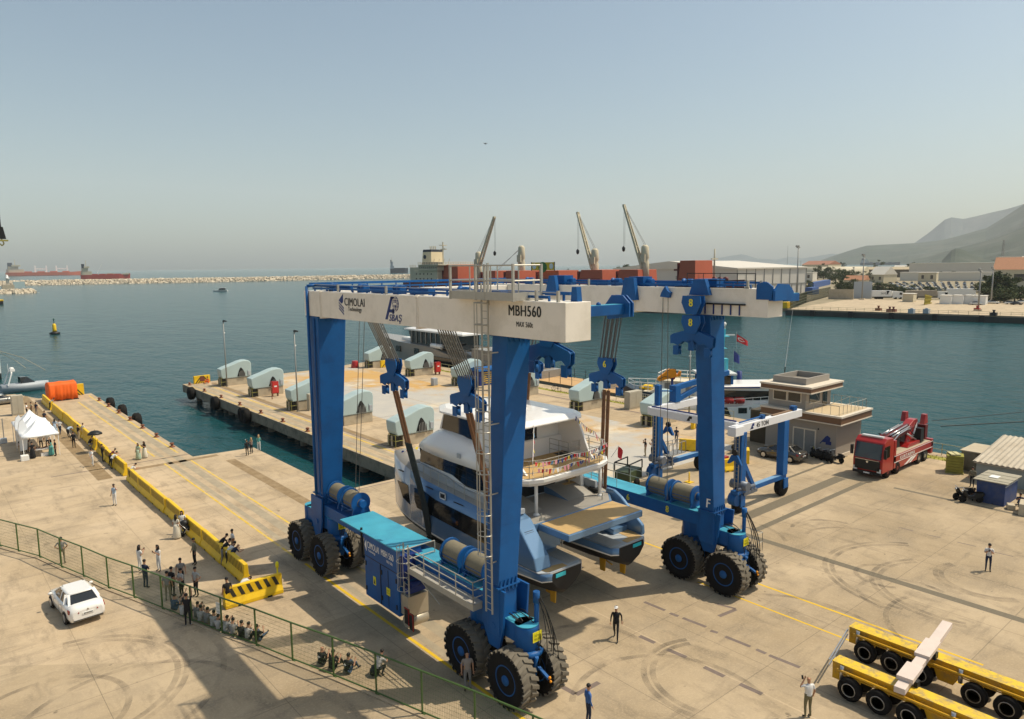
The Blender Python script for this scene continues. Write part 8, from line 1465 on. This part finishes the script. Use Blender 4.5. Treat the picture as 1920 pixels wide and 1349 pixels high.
m = MB(); [m.tube((0, y, 0), (0, y*.0+y, 34), .2, 5) for y in (0,)]; 
for px, py, h in ((1475, 500, 36), (1500, 505, 20)): 
    m = MB(); m.tube((0, 0, 0), (0, 0, h), .25, 5, r2=.1); o = m.build('sail_mast', LAMPG, loc=G(px, py+25)); tag(o, 'thin bare mast rising behind the warehouse', 'mast', 'thin masts behind the warehouse')
railfence([V3((284.9, 68, 0)), V3((271.2, 149, 0))], 1.2, 'low rail along the edge of the far quay', PALEG, 3.0, 1, .06)
for px, py, c_, lab in ((1647, 583, RUSTY, 'rusty bollard group on the far quay edge, left'), (1668, 585, REDD, 'dark red gear on the far quay edge, second from left'), (1675, 585, REDD, 'dark red gear on the far quay edge, third from left'), (1709, 588, GREYP, 'small grey box on the far quay edge'), (1737, 588, GREYP, 'larger grey box on the far quay edge'), (1863, 592, BLACK, 'dark bollard on the far quay edge at the right'), (1832, 583, RED, 'red hydrant box at the foot of the far light mast')): m = MB(); m.bx(-.9, .9, -.9, .9, 0, 1.6 if c_ is GREYP else 1.0); m.lathe([(.5, 0), (.3, .8), (.6, 1.3)], (0, .0, .6), n=8); o = m.build('quay_gear', c_, loc=G(px, py)); tag(o, lab, 'quay gear')
# ================================================================ PEOPLE
HAIRB = mat('black_hair', (.012, .010, .009), .6, var=.2); HAIRL = mat('fair_hair', (.36, .24, .12), .6); CLO = {}
def cloth(c):
    if c not in CLO: CLO[c] = mat('cloth_'+c, {'black': (.012, .012, .014), 'white': (.66, .65, .63), 'grey': (.20, .195, .19), 'lgrey': (.36, .35, .33), 'navy': (.018, .028, .06), 'blue': (.045, .12, .33), 'lblue': (.36, .46, .58), 'jean': (.045, .075, .12), 'beige': (.42, .34, .22), 'olive': (.16, .14, .075), 'maroon': (.14, .035, .035), 'teal': (.10, .33, .30), 'mint': (.34, .44, .34), 'cream': (.60, .56, .47), 'khaki': (.20, .18, .12), 'print': (.20, .14, .12), 'orange': (.72, .12, .012), 'shoe': (.02, .018, .016), 'taupe': (.28, .24, .21)}[c], .85, var=.12, scale=9)
    return CLO[c]
def J(pose):
    """joint positions, the person facing local +X; left is +Y"""
    p = dict(hip=(0, 0, .95), chest=(.0, 0, 1.26), neck=(0, 0, 1.47), head=(.02, 0, 1.62))
    for s_, n in ((1, 'l'), (-1, 'r')):
        p.update({'hp'+n: (0, s_*.095, .90), 'kn'+n: (.03, s_*.105, .50), 'an'+n: (-.02, s_*.11, .08), 'to'+n: (.15, s_*.13, .035), 'sh'+n: (0, s_*.185, 1.41), 'el'+n: (-.03, s_*.245, 1.14), 'wr'+n: (.06, s_*.25, .90)})
    u = {}
    if pose == 'phone': u = dict(ell=(.08, .22, 1.15), wrl=(.27, .09, 1.33), elr=(.08, -.22, 1.15), wrr=(.27, -.07, 1.33), head=(.05, 0, 1.61))
    if pose == 'cross': u = dict(ell=(.10, .24, 1.15), wrl=(.20, -.02, 1.20), elr=(.10, -.24, 1.15), wrr=(.21, .04, 1.15))
    if pose == 'hips': u = dict(ell=(-.06, .36, 1.17), wrl=(.05, .17, .98), elr=(-.06, -.36, 1.17), wrr=(.05, -.17, .98))
    if pose == 'ear': u = dict(ell=(.06, .34, 1.30), wrl=(.10, .15, 1.58))
    if pose == 'drink': u = dict(elr=(.16, -.26, 1.24), wrr=(.16, -.08, 1.50))
    if pose == 'walk': u = dict(knl=(.20, .10, .53), anl=(.30, .10, .09), tol=(.46, .11, .06), knr=(-.05, -.10, .49), anr=(-.32, -.10, .14), tor=(-.17, -.11, .05), ell=(-.16, .25, 1.17), wrl=(-.12, .27, .93), elr=(.06, -.25, 1.15), wrr=(.24, -.24, .98))
    if pose == 'stride': u = dict(knl=(.26, .10, .56), anl=(.12, .10, .22), tol=(.22, .11, .14), ell=(.1, .36, 1.28), wrl=(.32, .46, 1.22), elr=(-.22, -.22, 1.2), wrr=(-.40, -.22, 1.05))
    if pose == 'lean': u = dict(hip=(-.10, 0, .93), chest=(.14, 0, 1.20), neck=(.30, 0, 1.35), head=(.40, 0, 1.46), hpl=(-.1, .095, .9), hpr=(-.1, -.095, .9), knl=(-.08, .1, .5), knr=(-.14, -.1, .5), anl=(-.12, .11, .08), anr=(-.24, -.11, .08), tol=(.04, .12, .035), tor=(-.08, -.12, .035), shl=(.25, .18, 1.30), shr=(.25, -.18, 1.30), ell=(.36, .24, 1.10), wrl=(.58, .12, 1.10), elr=(.36, -.24, 1.10), wrr=(.58, -.12, 1.10))
    if pose == 'bend': u = dict(hip=(-.18, 0, .92), chest=(.12, 0, 1.12), neck=(.34, 0, 1.16), head=(.48, 0, 1.14), hpl=(-.17, .095, .88), hpr=(-.17, -.095, .88), knl=(-.08, .11, .5), knr=(-.1, -.11, .5), shl=(.28, .18, 1.13), shr=(.28, -.18, 1.13), ell=(.36, .24, .87), wrl=(.50, .12, .78), elr=(.36, -.24, .87), wrr=(.5, -.12, .78))
    if pose == 'reach': u = dict(elr=(.24, -.20, 1.56), wrr=(.42, -.14, 1.80), ell=(.22, .22, 1.50), wrl=(.40, .12, 1.72), head=(-.01, 0, 1.63))
    if pose in ('sit', 'sitphone', 'sitback'):
        u = dict(hip=(0, 0, .13), chest=(.02, 0, .44), neck=(.07, 0, .64), head=(.12, 0, .79), hpl=(.03, .10, .12), hpr=(.03, -.10, .12), knl=(.40, .13, .45), knr=(.40, -.13, .45), anl=(.60, .12, .08), anr=(.60, -.12, .08), tol=(.76, .13, .04), tor=(.76, -.13, .04), shl=(.05, .18, .58), shr=(.05, -.18, .58), ell=(.18, .25, .36), wrl=(.38, .14, .50), elr=(.18, -.25, .36), wrr=(.38, -.14, .50))
        if pose == 'sitphone': u.update(ell=(.2, .22, .42), wrl=(.36, .06, .64), elr=(.2, -.22, .42), wrr=(.36, -.06, .64))
        if pose == 'sitback': u.update(chest=(-.06, 0, .43), neck=(-.07, 0, .63), head=(-.02, 0, .78), shl=(-.08, .18, .57), shr=(-.08, -.18, .57), knr=(.45, -.14, .15), anr=(.82, -.16, .08), tor=(.88, -.18, .18))
    if pose == 'crouch': u = dict(hip=(-.1, 0, .42), chest=(.06, 0, .72), neck=(.16, 0, .92), head=(.24, 0, 1.05), hpl=(-.08, .1, .40), hpr=(-.08, -.1, .40), knl=(.32, .14, .50), knr=(.30, -.14, .46), anl=(.08, .13, .09), anr=(.02, -.13, .09), tol=(.24, .15, .04), tor=(.18, -.15, .04), shl=(.12, .18, .85), shr=(.12, -.18, .85), ell=(.28, .24, .62), wrl=(.48, .12, .66), elr=(.28, -.24, .62), wrr=(.48, -.1, .62))
    p.update(u); return {k: V3(v) for k, v in p.items()}
NP = [0]
def person(px, py, face, pose, top, leg, lab, hair='short', h=1.74, z=0, skirt=None, sleeve=False, hcol=None, group=None, shoe='shoe', pos=None, logo=False, turn=0):
    """face: heading in degrees (0 = +X towards the right rear, 90 = +Y towards the sea)"""
    lab = ' '.join(lab.replace('person in a ', 'person in ', 1).split()[:16]); p = G(px, py, z) if pos is None else V3(pos); j = J(pose); k = h/1.74; r = empty('person', p, R_(face), lab, 'person', group); NP[0] += 1
    names = list(j); idx = {n: i for i, n in enumerate(names)}
    rad = {'hip': (.125, .155), 'chest': (.115, .165), 'neck': (.055, .058), 'head': (.085, .075)}
    for n in 'lr': rad.update({'hp'+n: (.088, .088), 'kn'+n: (.058, .058), 'an'+n: (.042, .042), 'to'+n: (.034, .036), 'sh'+n: (.058, .058), 'el'+n: (.042, .042), 'wr'+n: (.028, .028)})
    E_ = [('hip', 'chest'), ('chest', 'neck'), ('neck', 'head')]
    for n in 'lr': E_ += [('hip', 'hp'+n), ('hp'+n, 'kn'+n), ('kn'+n, 'an'+n), ('an'+n, 'to'+n), ('chest', 'sh'+n), ('sh'+n, 'el'+n), ('el'+n, 'wr'+n)]
    vs = [j[n] for n in names]; es = [(idx[a], idx[b]) for a, b in E_]; rr_ = [rad[n] for n in names]
    for n in 'lr':                      # palms
        d = (j['wr'+n]-j['el'+n]).normalized(); vs.append(j['wr'+n]+d*.09); es.append((idx['wr'+n], len(vs)-1)); rr_.append((.032, .022))
    up = (j['head']-j['neck']).normalized(); vs.append(j['head']+up*.07); es.append((idx['head'], len(vs)-1)); rr_.append((.07, .066))
    me = bpy.data.meshes.new('body'); me.from_pydata([tuple(v*k) for v in vs], es, []); o = bpy.data.objects.new('body', me); COL.objects.link(o); sk = o.modifiers.new('skin', 'SKIN'); sk.use_smooth_shade = True
    for i, v in enumerate(me.skin_vertices[0].data): v.radius = (rr_[i][0]*k, rr_[i][1]*k); v.use_root = (i == 0)
    ss = o.modifiers.new('sub', 'SUBSURF'); ss.levels = 1; ss.render_levels = 1
    dg = bpy.context.evaluated_depsgraph_get(); m2 = bpy.data.meshes.new_from_object(o.evaluated_get(dg)); bpy.data.objects.remove(o); bpy.data.meshes.remove(me)
    b = MB(); bones = [(j[a]*k, j[c]*k, a, c) for a, c in E_]
    def near(q):
        best = (9, 0)
        for (a, c, na, nc) in bones:
            d = c-a; t = max(0, min(1, (q-a).dot(d)/d.length_squared)); dd = (q-a-d*t).length
            if dd < best[0]: best = (dd, (na, nc, t))
        return best[1]
    for pl in m2.polygons:
        na, nc, t = near(pl.center)
        mi = 1
        if na == 'neck' or nc == 'head': mi = 0
        elif nc[:2] == 'el': mi = 1 if (sleeve or t < .75) else 0
        elif nc[:2] == 'wr': mi = 1 if (sleeve and t < .9) else 0
        elif nc[:2] in ('hp', 'kn', 'an'): mi = 2
        elif nc[:2] == 'to': mi = 3
        elif na == 'hip' and t < .12: mi = 2
        b.m.append(mi); b.f.append(list(pl.vertices)); b.sm.append(True)
    b.v = [v.co.copy() for v in m2.vertices]; bpy.data.meshes.remove(m2)
    hd = j['head']*k; fwd = V3((1, 0, 0)) if pose not in ('bend', 'lean') else V3((.8, 0, -.6)); c = hd+up*.03*k
    b.tube(c+fwd*.075*k+up*.01, c+fwd*.112*k-up*.018*k, .010, 5, 0, r2=.016)       # nose
    for s_ in (-1, 1):
        b.ell(c+fwd*.078*k+V3((0, s_*.032*k, .018*k)), (.010, .013, .008), 6, 4, 3); b.ell(c+V3((-.005, s_*.083*k, 0)), (.018, .012, .032), 6, 4, 0)
    b.ell(c+fwd*.083*k-up*.055*k, (.008, .024, .006), 6, 4, 0)
    for n, s_ in (('l', 1), ('r', -1)):  # five separate fingers rooted in the palm
        d = (j['wr'+n]-j['el'+n]).normalized(); w = j['wr'+n]*k+d*.085*k; sd = d.cross(V3((0, 0, 1))); sd = sd.normalized() if sd.length > .1 else V3((0, 1, 0)); inn = d.cross(sd)
        for q, (off, ln) in enumerate(((-.028, .062), (-.009, .075), (.010, .070), (.028, .055))):
            a = w+sd*off; m_ = a+d*ln*.6-inn*.012; b.tube(a, m_, .0095, 5, 0, r2=.0085); b.tube(m_, a+d*ln-inn*.035, .0085, 5, 0, r2=.006)
        a = w-d*.05-sd*.028*s_; b.tube(a, a-sd*.04*s_+d*.025, .011, 5, 0, r2=.010); b.tube(a-sd*.04*s_+d*.025, a-sd*.05*s_+d*.06, .010, 5, 0, r2=.007)
    b.build('body', [SKIN, cloth(top), cloth(leg), cloth(shoe)], r, flip=False)
    hm = hcol or HAIRB; q = MB()
    if hair != 'bald':
        q.ell(hd+up*.075*k-fwd*.022*k, (.098*k, .092*k, .088*k), 10, 7)
        if hair == 'long': q.loft([[(hd.x-.04+.10*math.cos(a)*w, .10*math.sin(a)*w, hd.z+zz) for a in [2*math.pi*i/8 for i in range(8)]] for zz, w in ((.10, .7), (0, .95), (-.15, 1.05), (-.32, .8), (-.40, .3))]); [setattr(v, 'x', min(v.x, hd.x+.03)) for v in q.v]
        q.build('hair', hm, r)
    if hair == 'cap': q = MB(); q.ell(hd+up*.085*k, (.105*k, .10*k, .075*k), 10, 6); q.bx(hd.x+.05, hd.x+.19, -.07, .07, hd.z+.085, hd.z+.10); q.build('cap', cloth('white'), r)
    if skirt:
        q = MB(); hz_ = j['hip'].z*k; q.lathe([(.15, hz_+.12), (.19, hz_-.05), (.23, hz_-.4), (.27, .10), (.26, .08)], n=14); q.build('skirt', cloth(skirt), r)
    if pose in ('phone', 'sitphone', 'drink', 'ear', 'reach'):
        w = j['wrr' if pose != 'ear' else 'wrl']*k; q = MB(); q.box(w+V3((.07, .04, .07)), (.02, .075, .15), ry=.3); o = q.build('phone', BLACK, loc=(0, 0, 0)); o.matrix_world = WM[r]; tag(o, None, 'phone')
        o['label'] = ' '.join(('phone held by the '+lab).split()[:16])
    if logo: q = MB(); ch = j['chest']*k; q.prism([(-.10, 0), (0, .03), (.1, 0), (0, -.03)], 'x', ch.x-.152*k, ch.x-.146*k); q.prism([(-.03, 0), (0, .09), (.03, 0), (0, -.09)], 'x', ch.x-.153*k, ch.x-.147*k); [setattr(v, 'z', v.z+ch.z+.06) for v in q.v]; q.build('back_print', WHITE, r)
    return r
P_ = person
# the yard on the right and in front
P_(1155, 1199, 215, 'walk', 'black', 'black', 'person all in black walking past the stern of the yacht', 'cap', sleeve=True)
P_(1103, 1358, -20, 'stand', 'blue', 'navy', 'person in a bright blue jacket at the bottom edge of the picture', sleeve=True)
P_(1852, 1071, 200, 'phone', 'white', 'navy', 'person in a white shirt and dark trousers looking at a phone on the open yard')
P_(1514, 1346, 60, 'ear', 'white', 'olive', 'bald person seen from behind in a white shirt and olive trousers shading their head', 'bald', h=1.8)
P_(877, 1294, 240, 'stand', 'taupe', 'grey', 'bald person in a taupe shirt beside the nearest big wheel', 'bald', h=1.8)
P_(1210, 856, 150, 'drink', 'black', 'beige', 'person in a black shirt and beige trousers standing on the pier beyond the yacht'); P_(1223, 857, 170, 'phone', 'white', 'black', 'person in a white shirt standing beside the one in beige trousers on the pier')
P_(1822, 914, 180, 'stand', 'khaki', 'black', 'person in dark clothes standing right in front of the red truck', sleeve=True)
P_(1268, 832, 200, 'stand', 'navy', 'navy', 'worker in dark blue half hidden behind the small hoist leg')
P_(0, 0, 20, 'sit', 'navy', 'black', 'person in dark clothes sitting behind the concrete store wall', pos=(75.2, 22.0, .75)); P_(0, 0, 20, 'sit', 'lgrey', 'black', 'person in grey sitting behind the concrete store, nearer the shed roof', pos=(75.2, 20.9, .75))
P_(1853, 941, 230, 'sit', 'khaki', 'black', 'person in khaki sitting in the shade against the blue hut'); P_(1912, 946, 200, 'sit', 'navy', 'navy', 'person in navy sitting behind the white concrete block')
P_(1826, 936, 200, 'sit', 'black', 'black', 'person in black sitting at the shaded left corner of the blue hut')
# quay and pier
P_(464, 855, 100, 'stand', 'black', 'black', 'person in black with a pale hat at the quay edge, leftmost of three', 'cap', sleeve=True, h=1.66); P_(472, 851, 110, 'cross', 'print', 'black', 'fair haired person in a patterned top, middle of three at the quay edge', 'long', hcol=HAIRL, h=1.66); P_(486, 846, 60, 'phone', 'teal', 'white', 'person in a teal top and white trousers at the quay edge, rightmost of three', 'long', hcol=HAIRL, h=1.7)
P_(260, 862, 220, 'stand', 'mint', 'mint', 'person in a long pale green dress on the quay lane', 'long', skirt='mint', h=1.62); P_(272, 859, 210, 'phone', 'black', 'cream', 'person with long hair in a black top and wide cream trousers on the quay lane', 'long', h=1.68, skirt='cream')
P_(391, 719, 200, 'sit', 'orange', 'orange', 'person in an orange suit sitting at the outer end of the pier', h=2.1)
# along the yellow barriers
P_(247, 903, 0, 'lean', 'white', 'black', 'person in a white shirt and black trousers leaning on the barrier at its gap'); P_(216, 948, 215, 'ear', 'lblue', 'white', 'person in a pale blue shirt and white trousers walking alone with a phone')
P_(212, 879, 10, 'lean', 'white', 'black', 'person in a white shirt and dark trousers leaning on the yellow barrier, back to the yard'); P_(209, 873, 0, 'lean', 'maroon', 'black', 'person in a maroon shirt leaning on the yellow barrier'); P_(193, 866, 350, 'cross', 'black', 'black', 'person in a black suit standing by the yellow barrier', sleeve=True); P_(173, 875, 40, 'stride', 'white', 'white', 'person all in white kicking up one leg beside the drain strip')
P_(169, 841, 0, 'crouch', 'black', 'grey', 'person in a black shirt bending down by the yellow barrier', h=1.9); P_(157, 821, 40, 'stand', 'cream', 'white', 'person in cream under the dark umbrella', h=1.64); P_(148, 826, 20, 'cross', 'black', 'beige', 'person in a black top and beige trousers beside the umbrella'); P_(139, 840, 60, 'stand', 'black', 'black', 'person all in black with a bag standing left of the umbrella', sleeve=True); P_(130, 821, 30, 'bend', 'lblue', 'black', 'person in a pale blue shirt bending over by the barrier')
P_(113, 815, 60, 'walk', 'white', 'navy', 'person in a white shirt walking behind the gazebos'); P_(104, 812, 60, 'stand', 'lblue', 'lblue', 'person in a pale blue dress beside the gazebo canopy', 'long', skirt='lblue', h=1.64); P_(96, 769, 0, 'lean', 'lgrey', 'black', 'person in a light shirt leaning on the barrier near the orange tarpaulin'); P_(85, 797, 40, 'stand', 'navy', 'black', 'person in navy whose head shows over the gazebo roof')
P_(51, 781, 340, 'cross', 'white', 'black', 'person in a white shirt and black trousers, left of three in front of the silver car'); P_(60, 779, 200, 'stand', 'beige', 'olive', 'person in beige, middle of three in front of the silver car'); P_(69, 778, 220, 'stand', 'navy', 'taupe', 'person in a navy top and bare legs, right of three in front of the silver car', h=1.66)
# under the gazebos
P_(62, 860, 90, 'stand', 'black', 'black', 'person in a long black dress standing at the left end of the table', skirt='black', h=1.68); P_(41, 853, 60, 'stand', 'black', 'black', 'person in black just inside the front left leg of the gazebo'); P_(52, 850, 30, 'phone', 'navy', 'black', 'person in navy in the shade behind the left side of the gazebo'); P_(97, 854, 180, 'phone', 'teal', 'jean', 'person with a teal skirt at the right end of the table', 'long', skirt='teal', h=1.66); P_(105, 855, 190, 'stand', 'black', 'black', 'person in black beside the right front leg of the gazebo', h=1.66); P_(78, 843, 260, 'stand', 'white', 'black', 'person in a white uniform serving behind the table, left one'); P_(90, 842, 255, 'stand', 'white', 'black', 'person in a white uniform serving behind the table, right one')
# women with the stroller and people near the fence
P_(332, 1010, 40, 'stand', 'cream', 'cream', 'person in a cream suit with wide trousers beside the stroller', 'long', skirt='cream', h=1.7); P_(343, 1001, 250, 'stand', 'white', 'white', 'person in white bending behind the stroller', 'long', h=1.66)
P_(118, 1057, 70, 'hips', 'grey', 'khaki', 'person in a grey shirt standing alone by the left part of the fence'); P_(263, 1072, 20, 'phone', 'white', 'white', 'person in white with long black hair, left of two women in white', 'long', h=1.7); P_(299, 1071, 200, 'phone', 'white', 'white', 'person in white with long black hair looking at a phone, right of two women in white', 'long', h=1.7); P_(274, 1103, 30, 'cross', 'navy', 'navy', 'person in a dark shirt with a dark backpack behind the fence'); P_(366, 1059, 190, 'stand', 'khaki', 'black', 'person in dark khaki standing alone in the shadow edge', sleeve=True)
P_(415, 1049, 0, 'lean', 'black', 'black', 'person in black leaning on the barrier, leftmost of four', h=1.76); P_(421, 1058, 0, 'lean', 'black', 'grey', 'person in a black shirt and grey trousers leaning on the barrier, second of four'); P_(430, 1064, 0, 'lean', 'white', 'black', 'person in a white shirt leaning on the barrier, third of four'); P_(437, 1068, 0, 'lean', 'navy', 'navy', 'person in navy leaning on the barrier, rightmost of four', 'bald'); P_(438, 1041, 180, 'stand', 'white', 'grey', 'person in a white shirt on the far side of the barrier facing the four')
P_(428, 1140, 90, 'stand', 'black', 'black', 'person in a black shirt behind the big slashed barrier'); P_(457, 1126, 20, 'bend', 'white', 'navy', 'person in a white shirt stooping behind the big slashed barrier')
P_(316, 1127, 60, 'stand', 'grey', 'khaki', 'person in a grey shirt standing in the shaded group, leftmost'); P_(324, 1118, 30, 'stand', 'black', 'black', 'person in black with a pale strap in the shaded group'); P_(342, 1121, 200, 'cross', 'lgrey', 'black', 'person in a light shirt with a dark shoulder strap in the shaded group'); P_(341, 1100, 250, 'stand', 'grey', 'black', 'person standing at the back of the shaded group'); P_(369, 1118, 200, 'hips', 'lgrey', 'black', 'person in a light shirt and black trousers, rightmost of the shaded group')
P_(353, 1174, 60, 'reach', 'black', 'black', 'person in black reaching up to the fence from the near side', h=1.78, shoe='white')
# the row sitting along the fence
row = [((326, 1146), 'jean', 'jean', 'sit', 'person in blue denim sitting at the left end of the row along the fence'), ((343, 1157), 'lgrey', 'black', 'sit', 'person in a light shirt sitting second from the left along the fence'), ((369, 1161), 'grey', 'grey', 'sitphone', 'person in grey sitting just right of the person reaching up'), ((376, 1168), 'lgrey', 'grey', 'sitphone', 'person in light grey with a phone sitting behind the fence notice'), ((388, 1172), 'grey', 'khaki', 'sit', 'person in grey sitting hunched left of the fence post by the barrier'), ((400, 1178), 'lgrey', 'grey', 'sit', 'person in pale grey sitting hunched close to the fence post by the barrier'), ((411, 1183), 'lgrey', 'black', 'sitback', 'person in a pale shirt leaning back against the fence post by the barrier'), ((424, 1188), 'lgrey', 'grey', 'sitphone', 'person in a pale shirt sitting right of the fence post by the barrier'), ((437, 1193), 'grey', 'khaki', 'sit', 'person in a grey shirt sitting fourth from the right end of the row'), ((452, 1198), 'black', 'black', 'sit', 'person in black sitting third from the right end of the row'), ((465, 1201), 'lgrey', 'black', 'sit', 'person in a light shirt with a dark pack sitting second from the right end'), ((483, 1203), 'black', 'jean', 'sitback', 'person in black with knees up sitting at the right end of the row')]
for (q, a, c, po, lab) in row: P_(q[0], q[1], random.uniform(20, 50), po, a, c, lab, h=1.74)
P_(602, 1249, 25, 'sit', 'black', 'black', 'bald person in black sitting on the ground, left of three by the fence', 'bald', logo=True, h=1.8); P_(622, 1258, 15, 'sit', 'black', 'black', 'person in plain black sitting on the ground, middle of three by the fence', h=1.85); P_(651, 1264, 20, 'sit', 'black', 'jean', 'person in black and jeans with a white back print sitting, right of three', logo=True, h=1.8); P_(711, 1268, 20, 'crouch', 'lgrey', 'black', 'person in a grey shirt squatting beside a black bag')
# backpack of the person behind the fence
